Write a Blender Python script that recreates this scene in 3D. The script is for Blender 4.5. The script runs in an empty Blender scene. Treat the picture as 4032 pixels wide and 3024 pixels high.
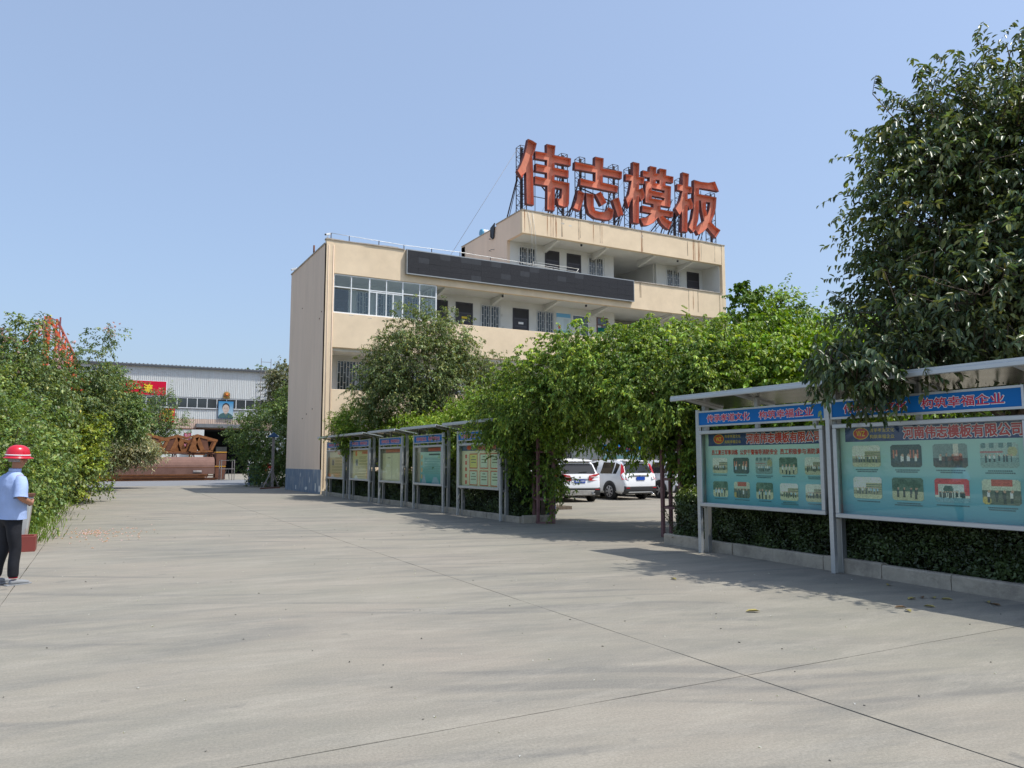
import bpy, bmesh, math, random
import numpy as np
from math import radians, sin, cos, pi, sqrt, atan2
from mathutils import Vector, Matrix
from mathutils.geometry import tessellate_polygon

# ------------------------------------------------------------------ camera, sky, sun, exposure
SC = bpy.context.scene
COL = SC.collection
cam_d = bpy.data.cameras.new('camera'); cam = bpy.data.objects.new('camera', cam_d); COL.objects.link(cam)
cam_d.sensor_width = 36.0; cam_d.lens = 27.03; cam_d.clip_end = 3000; cam_d.clip_start = 0.05
cam.location = (0, 0, 1.6)
cam.rotation_euler = (radians(90 + 5.76), 0, radians(-28.6))
SC.camera = cam
world = bpy.data.worlds.new('World'); SC.world = world; world.use_nodes = True
nt = world.node_tree; nt.nodes.clear()
wo = nt.nodes.new('ShaderNodeOutputWorld'); bg = nt.nodes.new('ShaderNodeBackground'); sky = nt.nodes.new('ShaderNodeTexSky')
SUN_EL, SUN_AZ = 61.3, 132.5          # azimuth clockwise from +Y: the sun stands at +X, -Y
sky.sky_type = 'NISHITA'; sky.sun_disc = False
sky.sun_elevation = radians(SUN_EL); sky.sun_rotation = radians(SUN_AZ)
sky.air_density = 1.2; sky.dust_density = 3.2; sky.ozone_density = 7.0; sky.altitude = 100
bg.inputs[1].default_value = 0.126
veil = nt.nodes.new('ShaderNodeMix'); veil.data_type = 'RGBA'; veil.inputs['Factor'].default_value = 0.45    # summer haze evens the clear sky out
veil.inputs['B'].default_value = (2.45, 2.95, 3.8, 1)
nt.links.new(sky.outputs[0], veil.inputs['A']); nt.links.new(veil.outputs['Result'], bg.inputs[0]); nt.links.new(bg.outputs[0], wo.inputs[0])
sun_d = bpy.data.lights.new('sun', 'SUN'); sun = bpy.data.objects.new('sun', sun_d); COL.objects.link(sun)
sun_d.energy = 2.5; sun_d.angle = radians(0.55); sun_d.color = (1.0, 0.955, 0.88)
sdir = Vector((sin(radians(SUN_AZ)) * cos(radians(SUN_EL)), cos(radians(SUN_AZ)) * cos(radians(SUN_EL)), sin(radians(SUN_EL))))
sun.rotation_euler = (-sdir).to_track_quat('-Z', 'Y').to_euler(); sun.location = (20, -20, 40)
vs = SC.view_settings
SC.display_settings.display_device = 'sRGB'
vs.view_transform = 'Standard'; vs.look = 'None'; vs.exposure = 0.75; vs.gamma = 1.0; vs.use_curve_mapping = False
SC.cycles.max_bounces = 6; SC.cycles.diffuse_bounces = 3; SC.cycles.glossy_bounces = 3
SC.cycles.transparent_max_bounces = 12; SC.cycles.transmission_bounces = 4
SC.cycles.caustics_reflective = False; SC.cycles.caustics_refractive = False

R = random.Random(7)
RG = np.random.default_rng(11)

# ------------------------------------------------------------------ materials
def srgb(r, g, b):
    f = lambda c: c / 12.92 if c <= 0.04045 else ((c + 0.055) / 1.055) ** 2.4
    return (f(r / 255), f(g / 255), f(b / 255))

def mat(name, col, rough=0.7, metal=0.0, var=0.0, scale=4.0, dirt=None, dirt_amt=0.0, dirt_scale=1.0, stretch=(1, 1, 1),
        bump=0.0, bump_scale=30.0, spec=0.4, alpha=1.0, trans=0.0):
    m = bpy.data.materials.new(name); m.use_nodes = True
    n = m.node_tree; N = n.nodes; L = n.links; p = N['Principled BSDF']
    p.inputs['Roughness'].default_value = rough; p.inputs['Metallic'].default_value = metal
    p.inputs['Specular IOR Level'].default_value = spec
    p.inputs['Base Color'].default_value = (*col, 1)
    if var or dirt or bump:
        tc = N.new('ShaderNodeTexCoord'); mp = N.new('ShaderNodeMapping'); mp.inputs['Scale'].default_value = stretch
        L.new(tc.outputs['Object'], mp.inputs['Vector'])
        last = None
        if var:
            nz = N.new('ShaderNodeTexNoise'); nz.inputs['Scale'].default_value = scale; nz.inputs['Detail'].default_value = 6; nz.inputs['Roughness'].default_value = 0.65
            L.new(mp.outputs[0], nz.inputs['Vector'])
            rp = N.new('ShaderNodeMapRange'); rp.inputs[1].default_value = 0.3; rp.inputs[2].default_value = 0.7
            rp.inputs[3].default_value = 1 - var; rp.inputs[4].default_value = 1 + var
            L.new(nz.outputs[0], rp.inputs[0])
            mx = N.new('ShaderNodeVectorMath'); mx.operation = 'SCALE'; mx.inputs[0].default_value = col
            L.new(rp.outputs[0], mx.inputs['Scale']); last = mx.outputs[0]
        if dirt:
            nz = N.new('ShaderNodeTexNoise'); nz.inputs['Scale'].default_value = dirt_scale; nz.inputs['Detail'].default_value = 9; nz.inputs['Roughness'].default_value = 0.7
            L.new(mp.outputs[0], nz.inputs['Vector'])
            rp = N.new('ShaderNodeMapRange'); rp.inputs[1].default_value = 0.48; rp.inputs[2].default_value = 0.72
            rp.inputs[3].default_value = 0; rp.inputs[4].default_value = dirt_amt
            L.new(nz.outputs[0], rp.inputs[0])
            mix = N.new('ShaderNodeMix'); mix.data_type = 'RGBA'; mix.inputs['B'].default_value = (*dirt, 1)
            if last: L.new(last, mix.inputs['A'])
            else: mix.inputs['A'].default_value = (*col, 1)
            L.new(rp.outputs[0], mix.inputs['Factor']); last = mix.outputs['Result']
        if last: L.new(last, p.inputs['Base Color'])
        if bump:
            nb = N.new('ShaderNodeTexNoise'); nb.inputs['Scale'].default_value = bump_scale; nb.inputs['Detail'].default_value = 5
            L.new(tc.outputs['Object'], nb.inputs['Vector'])
            b = N.new('ShaderNodeBump'); b.inputs['Strength'].default_value = bump; b.inputs['Distance'].default_value = 0.02
            L.new(nb.outputs[0], b.inputs['Height']); L.new(b.outputs[0], p.inputs['Normal'])
    return m

def mat_attr(name, rough=0.6, spec=0.3):
    """colour printed on the thing, stored as a colour attribute"""
    m = bpy.data.materials.new(name); m.use_nodes = True; n = m.node_tree; p = n.nodes['Principled BSDF']
    a = n.nodes.new('ShaderNodeAttribute'); a.attribute_name = 'Col'
    n.links.new(a.outputs['Color'], p.inputs['Base Color'])
    p.inputs['Roughness'].default_value = rough; p.inputs['Specular IOR Level'].default_value = spec
    return m

def mat_leaf(name, trans=0.35, rough=0.45, spec=0.35):
    m = bpy.data.materials.new(name); m.use_nodes = True; n = m.node_tree; N = n.nodes; L = n.links; p = N['Principled BSDF']
    a = N.new('ShaderNodeAttribute'); a.attribute_name = 'Col'
    L.new(a.outputs['Color'], p.inputs['Base Color'])
    p.inputs['Roughness'].default_value = rough; p.inputs['Specular IOR Level'].default_value = spec
    t = N.new('ShaderNodeBsdfTranslucent')
    v = N.new('ShaderNodeVectorMath'); v.operation = 'MULTIPLY'; v.inputs[1].default_value = (1.45, 1.45, 0.6)
    L.new(a.outputs['Color'], v.inputs[0]); L.new(v.outputs[0], t.inputs['Color'])
    mx = N.new('ShaderNodeMixShader'); mx.inputs[0].default_value = trans
    L.new(p.outputs[0], mx.inputs[1]); L.new(t.outputs[0], mx.inputs[2]); L.new(mx.outputs[0], N['Material Output'].inputs[0])
    return m

def mat_pane(name, tint=(0.75, 0.8, 0.78), refl=0.25, rough=0.03):
    """a thin window pane: see-through, with a mirror share that grows at grazing angles"""
    m = bpy.data.materials.new(name); m.use_nodes = True; n = m.node_tree; N = n.nodes; L = n.links
    N.remove(N['Principled BSDF'])
    t = N.new('ShaderNodeBsdfTransparent'); t.inputs[0].default_value = (*tint, 1)
    g = N.new('ShaderNodeBsdfGlossy'); g.inputs['Roughness'].default_value = rough; g.inputs[0].default_value = (0.9, 0.93, 0.95, 1)
    lw = N.new('ShaderNodeLayerWeight'); lw.inputs[0].default_value = 0.25
    mr = N.new('ShaderNodeMapRange'); mr.inputs[3].default_value = refl * 0.5; mr.inputs[4].default_value = min(1, refl * 2.5)
    L.new(lw.outputs['Facing'], mr.inputs[0])
    mx = N.new('ShaderNodeMixShader'); L.new(mr.outputs[0], mx.inputs[0]); L.new(t.outputs[0], mx.inputs[1]); L.new(g.outputs[0], mx.inputs[2])
    L.new(mx.outputs[0], N['Material Output'].inputs[0])
    return m

def mat_stain(name, col, dens=0.8, sx=14.0):
    """a rust run: colour with a ragged, see-through edge"""
    m = bpy.data.materials.new(name); m.use_nodes = True; n = m.node_tree; N = n.nodes; L = n.links; p = N['Principled BSDF']
    p.inputs['Base Color'].default_value = (*col, 1); p.inputs['Roughness'].default_value = 0.85
    tc = N.new('ShaderNodeTexCoord'); mp = N.new('ShaderNodeMapping'); mp.inputs['Scale'].default_value = (sx, 1, 1.1)
    L.new(tc.outputs['Object'], mp.inputs[0])
    nz = N.new('ShaderNodeTexNoise'); nz.inputs['Scale'].default_value = 1.0; nz.inputs['Detail'].default_value = 6
    L.new(mp.outputs[0], nz.inputs['Vector'])
    r = N.new('ShaderNodeMapRange'); r.inputs[1].default_value = 0.38; r.inputs[2].default_value = 0.62; r.inputs[3].default_value = 0.1; r.inputs[4].default_value = dens
    L.new(nz.outputs[0], r.inputs[0]); L.new(r.outputs[0], p.inputs['Alpha'])
    return m

# ------------------------------------------------------------------ objects
def tag(o, label=None, cat=None, group=None, kind=None):
    if label: o['label'] = label
    if cat: o['category'] = cat
    if group: o['group'] = group
    if kind: o['kind'] = kind
    return o
def thing(name, label, cat, loc=(0, 0, 0), group=None, rz=0.0):
    o = bpy.data.objects.new(name, None); COL.objects.link(o); o.location = loc; o.rotation_euler = (0, 0, rz)
    o.empty_display_size = 0.2
    return tag(o, label, cat, group)
def base(o):
    v = Vector((0, 0, 0))
    while o is not None: v += o.location; o = o.parent
    return v
def link_mesh(name, me, parent=None, origin=None):
    o = bpy.data.objects.new(name, me); COL.objects.link(o)
    if parent is not None: o.parent = parent
    elif origin is not None: o.location = origin
    return o

class MB:
    def __init__(s): s.v = []; s.f = []; s.m = []; s.sm = []
    def poly(s, pts, mi=0, smooth=False):
        b = len(s.v); s.v += [tuple(p) for p in pts]; s.f.append(tuple(range(b, b + len(pts)))); s.m.append(mi); s.sm.append(smooth)
    def box(s, x0, y0, z0, x1, y1, z1, mi=0):
        b = len(s.v)
        s.v += [(x0, y0, z0), (x1, y0, z0), (x1, y1, z0), (x0, y1, z0), (x0, y0, z1), (x1, y0, z1), (x1, y1, z1), (x0, y1, z1)]
        for f in ((0, 3, 2, 1), (4, 5, 6, 7), (0, 1, 5, 4), (1, 2, 6, 5), (2, 3, 7, 6), (3, 0, 4, 7)):
            s.f.append(tuple(b + i for i in f)); s.m.append(mi); s.sm.append(False)
        return s
    def cbox(s, c, d, mi=0): return s.box(c[0] - d[0] / 2, c[1] - d[1] / 2, c[2] - d[2] / 2, c[0] + d[0] / 2, c[1] + d[1] / 2, c[2] + d[2] / 2, mi)
    def bar(s, p, q, w, h=None, mi=0):
        """rectangular bar from p to q"""
        h = h or w; p = Vector(p); q = Vector(q); d = (q - p).normalized()
        u = d.cross(Vector((0, 0, 1)))
        if u.length < 1e-3: u = Vector((1, 0, 0))
        u.normalize(); n = u.cross(d).normalized()
        b = len(s.v)
        for e in (p, q):
            for a, c in ((-1, -1), (1, -1), (1, 1), (-1, 1)): s.v.append(tuple(e + u * (a * w / 2) + n * (c * h / 2)))
        for f in ((0, 3, 2, 1), (4, 5, 6, 7), (0, 1, 5, 4), (1, 2, 6, 5), (2, 3, 7, 6), (3, 0, 4, 7)):
            s.f.append(tuple(b + i for i in f)); s.m.append(mi); s.sm.append(False)
        return s
    def tube(s, pts, r, n=8, mi=0, cap=True):
        """round tube through pts, r a number or a list"""
        pts = [Vector(p) for p in pts]; rs = r if isinstance(r, (list, tuple)) else [r] * len(pts)
        b = len(s.v)
        for i, p in enumerate(pts):
            d = (pts[min(i + 1, len(pts) - 1)] - pts[max(i - 1, 0)]).normalized()
            u = d.cross(Vector((0.31, 0.17, 0.93)))
            if u.length < 1e-3: u = Vector((1, 0, 0))
            u.normalize(); w = d.cross(u)
            for k in range(n):
                a = 2 * pi * k / n; s.v.append(tuple(p + (u * cos(a) + w * sin(a)) * rs[i]))
        for i in range(len(pts) - 1):
            for k in range(n):
                k2 = (k + 1) % n
                s.f.append((b + i * n + k, b + i * n + k2, b + (i + 1) * n + k2, b + (i + 1) * n + k)); s.m.append(mi); s.sm.append(True)
        if cap:
            s.f.append(tuple(b + k for k in range(n))[::-1]); s.m.append(mi); s.sm.append(False)
            s.f.append(tuple(b + (len(pts) - 1) * n + k for k in range(n))); s.m.append(mi); s.sm.append(False)
        return s
    def lathe(s, prof, n=24, c=(0, 0, 0), mi=0, axis='Z'):
        """prof: list of (r, h)"""
        b = len(s.v)
        for r, h in prof:
            for k in range(n):
                a = 2 * pi * k / n; x, y = r * cos(a), r * sin(a)
                p = (x, y, h) if axis == 'Z' else ((h, x, y) if axis == 'X' else (x, h, y))
                s.v.append((c[0] + p[0], c[1] + p[1], c[2] + p[2]))
        for i in range(len(prof) - 1):
            for k in range(n):
                k2 = (k + 1) % n
                s.f.append((b + i * n + k, b + i * n + k2, b + (i + 1) * n + k2, b + (i + 1) * n + k)); s.m.append(mi); s.sm.append(True)
        return s
    def prism(s, pts, off, mi=0):
        """closed polygon pts (3d) extruded by off"""
        b = len(s.v); n = len(pts); off = Vector(off)
        s.v += [tuple(p) for p in pts] + [tuple(Vector(p) + off) for p in pts]
        s.f.append(tuple(range(b, b + n))); s.m.append(mi); s.sm.append(False)
        s.f.append(tuple(range(b + 2 * n - 1, b + n - 1, -1))); s.m.append(mi); s.sm.append(False)
        for i in range(n):
            j = (i + 1) % n; s.f.append((b + i, b + n + i, b + n + j, b + j)); s.m.append(mi); s.sm.append(False)
        return s
    def build(s, name, mats, parent=None, label=None, fix=True, bevel=0.0, world=True):
        me = bpy.data.meshes.new(name)
        o0 = base(parent) if (parent is not None and world) else Vector((0, 0, 0))
        vv = [(v[0] - o0.x, v[1] - o0.y, v[2] - o0.z) for v in s.v]
        me.from_pydata(vv, [], s.f)
        ml = mats if isinstance(mats, (list, tuple)) else [mats]
        for m_ in ml: me.materials.append(m_)
        me.polygons.foreach_set('material_index', s.m); me.polygons.foreach_set('use_smooth', s.sm)
        if fix:
            bm = bmesh.new(); bm.from_mesh(me); bmesh.ops.recalc_face_normals(bm, faces=bm.faces[:])
            if bevel:
                es = [e for e in bm.edges if len(e.link_faces) == 2 and e.calc_face_angle(0) > 0.6]
                bmesh.ops.bevel(bm, geom=es, offset=bevel, segments=1, affect='EDGES', clamp_overlap=True)
            bm.to_mesh(me); bm.free()
        o = link_mesh(name, me, parent)
        if label: o['label'] = label
        return o

def B(name, m, parent, *boxes, **kw):
    mb = MB()
    for b in boxes: mb.box(*b)
    return mb.build(name, m, parent, **kw)

def grid_print(name, arr, org, ux, uz, parent, material, mask=None):
    """flat print: arr[h][w] colours laid on a small grid of faces from org along ux (width) and uz (height, bottom up)"""
    h, w = arr.shape[:2]; org = np.array(org, float) - np.array(base(parent)); ux = np.array(ux, float); uz = np.array(uz, float)
    jj, ii = np.meshgrid(np.arange(w + 1), np.arange(h + 1))
    V = org + jj.reshape(-1, 1) / w * ux + ii.reshape(-1, 1) / h * uz
    F = []; C = []
    for i in range(h):
        for j in range(w):
            if mask is not None and not mask[i, j]: continue
            a = i * (w + 1) + j; F.append((a, a + 1, a + w + 2, a + w + 1)); C.append(arr[h - 1 - i, j])
    me = bpy.data.meshes.new(name); me.from_pydata([tuple(v) for v in V], [], F)
    ca = me.color_attributes.new('Col', 'FLOAT_COLOR', 'CORNER')
    C = np.array(C, dtype=np.float32); cc = np.ones((len(F) * 4, 4), np.float32); cc[:, :3] = np.repeat(C, 4, axis=0)
    cc[:, :3] = np.clip(cc[:, :3] * 1.45, 0, .9)
    ca.data.foreach_set('color', cc.ravel()); me.materials.append(material)
    return link_mesh(name, me, parent)

_txt = {}
def text_geo(s):
    if s not in _txt:
        cu = bpy.data.curves.new('t', 'FONT'); cu.body = s; cu.size = 1.0; cu.resolution_u = 2; cu.align_x = 'LEFT'
        ob = bpy.data.objects.new('t', cu); COL.objects.link(ob)
        dg = bpy.context.evaluated_depsgraph_get(); me = bpy.data.meshes.new_from_object(ob.evaluated_get(dg))
        V = np.array([v.co[:] for v in me.vertices]); F = [tuple(p.vertices) for p in me.polygons]
        bpy.data.objects.remove(ob); bpy.data.curves.remove(cu); bpy.data.meshes.remove(me)
        _txt[s] = (V, F)
    return _txt[s]
def text(name, s, material, parent, org, ux, uz, w=None, h=None, weight=0.0, ref=None, out=(0, 0, 0), label=None):
    """org: lower left of the box; ux, uz unit directions; stretched to w x h; weight thickens the strokes (share of the letter height)"""
    V, F = text_geo(s); lo = V.min(0); hi = V.max(0)
    sx = w / (hi[0] - lo[0]); sz = h / (hi[1] - lo[1]) if h else sx
    o0 = np.array(base(parent)); ux = np.array(ux, float); uz = np.array(uz, float); nn = np.cross(ux, uz)
    P0 = np.array(org) - o0 + np.array(out) + ((V[:, :1] - lo[0]) * sx) * ux + ((V[:, 1:2] - lo[1]) * sz) * uz
    sh = [(0, 0)]
    if weight > 0: sh += [(cos(a) * weight, sin(a) * weight) for a in [2 * pi * k / (8 if weight > .03 else 4) + .4 for k in range(8 if weight > .03 else 4)]]
    hs = h or 1.0; PP = []; FF = []
    for k, (a, b) in enumerate(sh):
        PP.append(P0 + ux * (a * hs) + uz * (b * hs) - nn * (.00012 * k)); FF += [tuple(i + k * len(P0) for i in f) for f in F]
    me = bpy.data.meshes.new(name); me.from_pydata([tuple(p) for p in np.concatenate(PP)], [], FF); me.materials.append(material)
    o = link_mesh(name, me, parent)
    if label: o['label'] = label
    return o

# ------------------------------------------------------------------ foliage
def leaf_object(name, P, D, Nn, L, W, col, material, parent=None, simple=False, kind=None):
    n = len(P)
    o0 = np.array(base(parent)) if parent is not None else np.zeros(3)
    P = P - o0
    D = D / (np.linalg.norm(D, axis=1, keepdims=True) + 1e-9)
    S = np.cross(D, Nn); S /= (np.linalg.norm(S, axis=1, keepdims=True) + 1e-9)
    Nv = np.cross(S, D)
    L = L.reshape(-1, 1); W = W.reshape(-1, 1)
    fold = W * 0.28
    if simple:
        V = np.stack([P, P + D * L * .45 + S * W * .5 + Nv * fold, P + D * L - Nv * L * .12, P + D * L * .45 - S * W * .5 + Nv * fold], 1).reshape(-1, 3)
        k = 4; nf = 1
        idx = (np.arange(n)[:, None] * 4 + np.array([0, 1, 2, 3])).reshape(-1)
        starts = np.arange(n) * 4; totals = np.full(n, 4)
    else:
        V = np.stack([P, P + D * L * .3 + S * W * .46 + Nv * fold, P + D * L * .68 + S * W * .38 + Nv * (fold * .8 - L * .05), P + D * L - Nv * L * .16,
                      P + D * L * .68 - S * W * .38 + Nv * (fold * .8 - L * .05), P + D * L * .3 - S * W * .46 + Nv * fold], 1).reshape(-1, 3)
        k = 6
        idx = (np.arange(n)[:, None] * 6 + np.array([0, 1, 2, 3, 0, 3, 4, 5])).reshape(-1)
        starts = np.arange(2 * n) * 4; totals = np.full(2 * n, 4)
    me = bpy.data.meshes.new(name)
    me.vertices.add(len(V)); me.vertices.foreach_set('co', V.astype(np.float32).ravel())
    me.loops.add(len(idx)); me.loops.foreach_set('vertex_index', idx.astype(np.int32))
    me.polygons.add(len(starts)); me.polygons.foreach_set('loop_start', starts.astype(np.int32)); me.polygons.foreach_set('loop_total', totals.astype(np.int32))
    me.update(calc_edges=True)
    ca = me.color_attributes.new('Col', 'FLOAT_COLOR', 'POINT')
    cc = np.ones((len(V), 4), np.float32); cc[:, :3] = np.repeat(col, k, axis=0)
    ca.data.foreach_set('color', cc.ravel()); me.materials.append(material)
    o = link_mesh(name, me, parent)
    if kind: o['kind'] = kind
    return o

def rand_dirs(n, rg):
    v = rg.normal(size=(n, 3)); return v / np.linalg.norm(v, axis=1, keepdims=True)

def foliage(parent, lobes, clumps, twigs, leaves, twig=0.35, L=0.08, W=0.035, col=(0.07, 0.12, 0.03), young_lit=None, droop=0.3, up=0.25,
            seed=1, shell=0.55, spread=0.17, material=None, simple=False, part='crown', wood=None, zmin=None, colvar=0.22, limit=None, kind='stuff', flip=0.0, sub=0.42):
    rg = np.random.default_rng(seed)
    lb = np.array(lobes, float); ar = (lb[:, 3] * lb[:, 4] + lb[:, 4] * lb[:, 5] + lb[:, 3] * lb[:, 5]); pr = ar / ar.sum()
    C = []; OUT = []; RF = []
    while len(C) < clumps:
        li = rg.choice(len(lb), p=pr); d = rand_dirs(1, rg)[0]
        r = shell + (1 - shell) * rg.random() ** 0.6
        r *= 1 + 0.12 * rg.normal()
        p = lb[li, :3] + d * lb[li, 3:6] * r
        q = ((p - lb[:, :3]) / lb[:, 3:6]); dist = np.sqrt((q ** 2).sum(1)); dist[li] = 9
        if dist.min() < sub: continue
        if zmin is not None and p[2] < zmin: continue
        if limit is not None and not limit(p): continue
        C.append(p); OUT.append(d / lb[li, 3:6]); RF.append(r)
    C = np.array(C); OUT = np.array(OUT); OUT /= np.linalg.norm(OUT, axis=1, keepdims=True); RF = np.array(RF)
    nt_ = clumps * twigs
    ci = np.repeat(np.arange(clumps), twigs)
    TB = C[ci] + rg.normal(size=(nt_, 3)) * spread
    TD = OUT[ci] * 0.8 + rand_dirs(nt_, rg) * 0.85 + np.array([0, 0, up]); TD /= np.linalg.norm(TD, axis=1, keepdims=True)
    TL = twig * (0.6 + 0.8 * rg.random(nt_))
    n = nt_ * leaves
    ti = np.repeat(np.arange(nt_), leaves)
    s = np.tile((np.arange(leaves) + 0.7) / leaves, nt_) * (0.9 + 0.2 * rg.random(n))
    sag = np.array([0, 0, -1.0]) * (droop * 0.5 * (s ** 2) * TL[ti])[:, None]
    P = TB[ti] + TD[ti] * (s * TL[ti])[:, None] + sag
    rd = rand_dirs(n, rg); side = np.cross(TD[ti], rd); side /= (np.linalg.norm(side, axis=1, keepdims=True) + 1e-9)
    D = TD[ti] * 0.45 + side * 0.8 + np.array([0, 0, -droop]) + rd * 0.15
    Nn = np.array([0, 0, 1.0]) + rand_dirs(n, rg) * 0.55 + OUT[ci][ti] * 0.3
    sz = 0.7 + 0.55 * rg.random(n)
    c0 = np.array(col, float); base_c = np.tile(c0, (n, 1))
    if young_lit is not None:
        cl = rg.random(clumps) ** 1.4
        f = np.clip((s - 0.35) * 1.3, 0, 1) * np.clip((RF[ci][ti] - 0.6) * 2.2, 0, 1) * (0.25 + 0.75 * cl[ci][ti])  # outer twig tips paler: new growth plus sunlit tone in the colour
        base_c = base_c * (1 - f[:, None]) + np.array(young_lit) * f[:, None]
    tw = (1 + colvar * 0.7 * rg.normal(size=clumps))[ci][ti]
    br = np.clip(tw * (1 + colvar * rg.normal(size=n)), 0.35, 1.9)[:, None]
    hue = rg.normal(size=n) * 0.12
    cc = base_c * br; cc[:, 0] *= 1 + hue; cc[:, 2] *= 1 - hue
    if flip:
        k = rg.random(n) < flip; cc[k] = cc[k] * np.array([1.9, 1.5, 1.2])
    cc = np.clip(cc * np.array([1.32, 1.28, 1.3]), 0.003, 0.9)
    o = leaf_object(part, P, D, Nn, L * sz, W * sz, cc, material, parent, simple, kind)
    if wood is not None:
        m_, keep = wood
        k = np.where(rg.random(nt_) < keep)[0]
        mb = MB()
        for i in k:
            a = TB[i]; b_ = TB[i] + TD[i] * TL[i] + np.array([0, 0, -droop * 0.5 * TL[i]]); c_ = C[ci[i]] - OUT[ci[i]] * 0.25
            mb.tube([c_, a, (a + b_) / 2 + np.array([0, 0, 0.1 * droop * TL[i]]), b_], [0.009, 0.007, 0.005, 0.002], 3, cap=False)
        t_ = mb.build('twigs', m_, parent, fix=False); t_['kind'] = 'stuff'
    return C, OUT

def trunk(parent, root, top, r0, targets, m, seed=3, name='trunk', bend=0.15):
    """tapered trunk and limbs reaching the given points"""
    rr = random.Random(seed); mb = MB(); root = Vector(root); top = Vector(top)
    pts = []; k = 6
    for i in range(k + 1):
        t = i / k; p = root.lerp(top, t) + Vector((rr.uniform(-1, 1), rr.uniform(-1, 1), 0)) * bend * sin(pi * t); pts.append(p)
    mb.tube(pts, [r0 * (1.25 if i == 0 else 1 - 0.6 * i / k) for i in range(k + 1)], 10)
    for tg in targets:
        tg = Vector(tg); t = rr.uniform(0.35, 0.95); i = int(t * k); st = pts[i]; tg = st.lerp(tg, .82)
        r = r0 * (1 - 0.6 * i / k) * 0.55
        mid = st.lerp(tg, 0.45) + Vector((rr.uniform(-1, 1), rr.uniform(-1, 1), rr.uniform(0.2, 0.8))) * (tg - st).length * 0.09
        m2 = st.lerp(tg, 0.75) + Vector((rr.uniform(-1, 1), rr.uniform(-1, 1), rr.uniform(0, 1))) * (tg - st).length * 0.05
        mb.tube([st, mid, m2, tg], [r, r * .65, r * .4, r * .15], 6)
    return mb.build(name, m, parent, fix=False)
# ------------------------------------------------------------------ shared materials
M = {}
M['cream'] = mat('cream render', (0.82, 0.655, 0.455), 0.9, var=0.07, scale=1.1, dirt=(0.62, 0.48, 0.32), dirt_amt=0.4, dirt_scale=0.45, bump=0.25, bump_scale=26, spec=0.2)
M['cream_side'] = mat('cream render streaked by rain', (0.84, 0.655, 0.50), 0.92, var=0.05, scale=1.2, dirt=(0.74, 0.57, 0.43), dirt_amt=0.5, dirt_scale=0.9, stretch=(1.6, 1.2, 0.22), bump=0.2, bump_scale=26, spec=0.15)  # same paint as the front, base lightened to lift the shaded side
M['white_wall'] = mat('white wall paint', (0.72, 0.72, 0.68), 0.9, var=0.04, scale=1.4, dirt=(0.5, 0.49, 0.44), dirt_amt=0.25, dirt_scale=0.8, spec=0.2)
M['cap'] = mat('weathered cement coping', (0.42, 0.36, 0.29), 0.95, var=0.2, scale=6, dirt=(0.62, 0.58, 0.52), dirt_amt=0.8, dirt_scale=3.5, bump=0.5, bump_scale=14)
M['plinth'] = mat('blue grey plinth paint', (0.20, 0.25, 0.31), 0.9, var=0.14, scale=2.0, dirt=(0.46, 0.46, 0.44), dirt_amt=0.8, dirt_scale=1.7, stretch=(1, 1.6, 0.7), spec=0.2)
M['door'] = mat('dark steel door', (0.045, 0.042, 0.05), 0.45, var=0.1, scale=3)
M['door_lt'] = mat('dark steel door relief', (0.075, 0.07, 0.08), 0.4)
M['mesh'] = mat('dark door grille', (0.035, 0.034, 0.036), 0.6, var=0.3, scale=40)
M['alu'] = mat('white aluminium frame', (0.80, 0.82, 0.82), 0.4, var=0.03, scale=5)
M['grille'] = mat('painted steel bars', (0.62, 0.62, 0.58), 0.5, var=0.12, scale=6)
M['glass'] = mat_pane('window glass', (0.88, 0.92, 0.91), 0.10)
M['glass_dk'] = mat('dark window glass', (0.03, 0.04, 0.045), 0.08, spec=0.8)
M['room'] = mat('dim room', (0.13, 0.15, 0.16), 0.9, var=0.4, scale=1.5)
M['curtain'] = mat('pale curtain', (0.34, 0.40, 0.42), 0.9, var=0.35, scale=3, stretch=(7, 7, 0.4))
M['led'] = mat('black display modules', (0.018, 0.018, 0.021), 0.55, var=0.25, scale=9, spec=0.35, bump=0.3, bump_scale=90)
M['led2'] = mat('swapped display module', (0.035, 0.036, 0.04), 0.5, var=0.2, scale=9)
M['steel'] = mat('dark rusted angle steel', (0.055, 0.04, 0.045), 0.7, var=0.4, scale=5)
M['red_steel'] = mat('old maroon paint on steel', (0.20, 0.10, 0.10), 0.7, var=0.3, scale=4, dirt=(0.28, 0.2, 0.17), dirt_amt=0.6, dirt_scale=4)
M['letter'] = mat('faded orange red sheet', (0.72, 0.275, 0.175), 0.75, var=0.12, scale=0.8, dirt=(0.45, 0.12, 0.08), dirt_amt=0.5, dirt_scale=1.4, spec=0.2)
M['letter_rim'] = mat('rusty letter rim', (0.16, 0.05, 0.045), 0.8, var=0.35, scale=4)
M['silver'] = mat('brushed aluminium', (0.56, 0.58, 0.58), 0.38, metal=0.55, var=0.06, scale=3, stretch=(1, 1, 12))
M['silver_dk'] = mat('dull steel sheet', (0.36, 0.37, 0.36), 0.42, metal=0.6, var=0.12, scale=2)
M['stainless'] = mat('stainless roof lining', (0.42, 0.40, 0.36), 0.22, metal=0.9, var=0.2, scale=1.3, stretch=(4, 1, 1))
M['blue'] = mat('blue header print', (0.004, 0.16, 0.50), 0.5, var=0.05, scale=2, spec=0.25)
M['navy'] = mat('navy header print', (0.025, 0.055, 0.17), 0.4)
M['white'] = mat('white print', (0.85, 0.85, 0.85), 0.5)
M['pinkred'] = mat('pink red print', (0.60, 0.025, 0.075), 0.5)
M['red_txt'] = mat('red print', (0.55, 0.04, 0.03), 0.5)
M['yellow'] = mat('yellow print', (0.80, 0.58, 0.03), 0.5)
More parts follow.
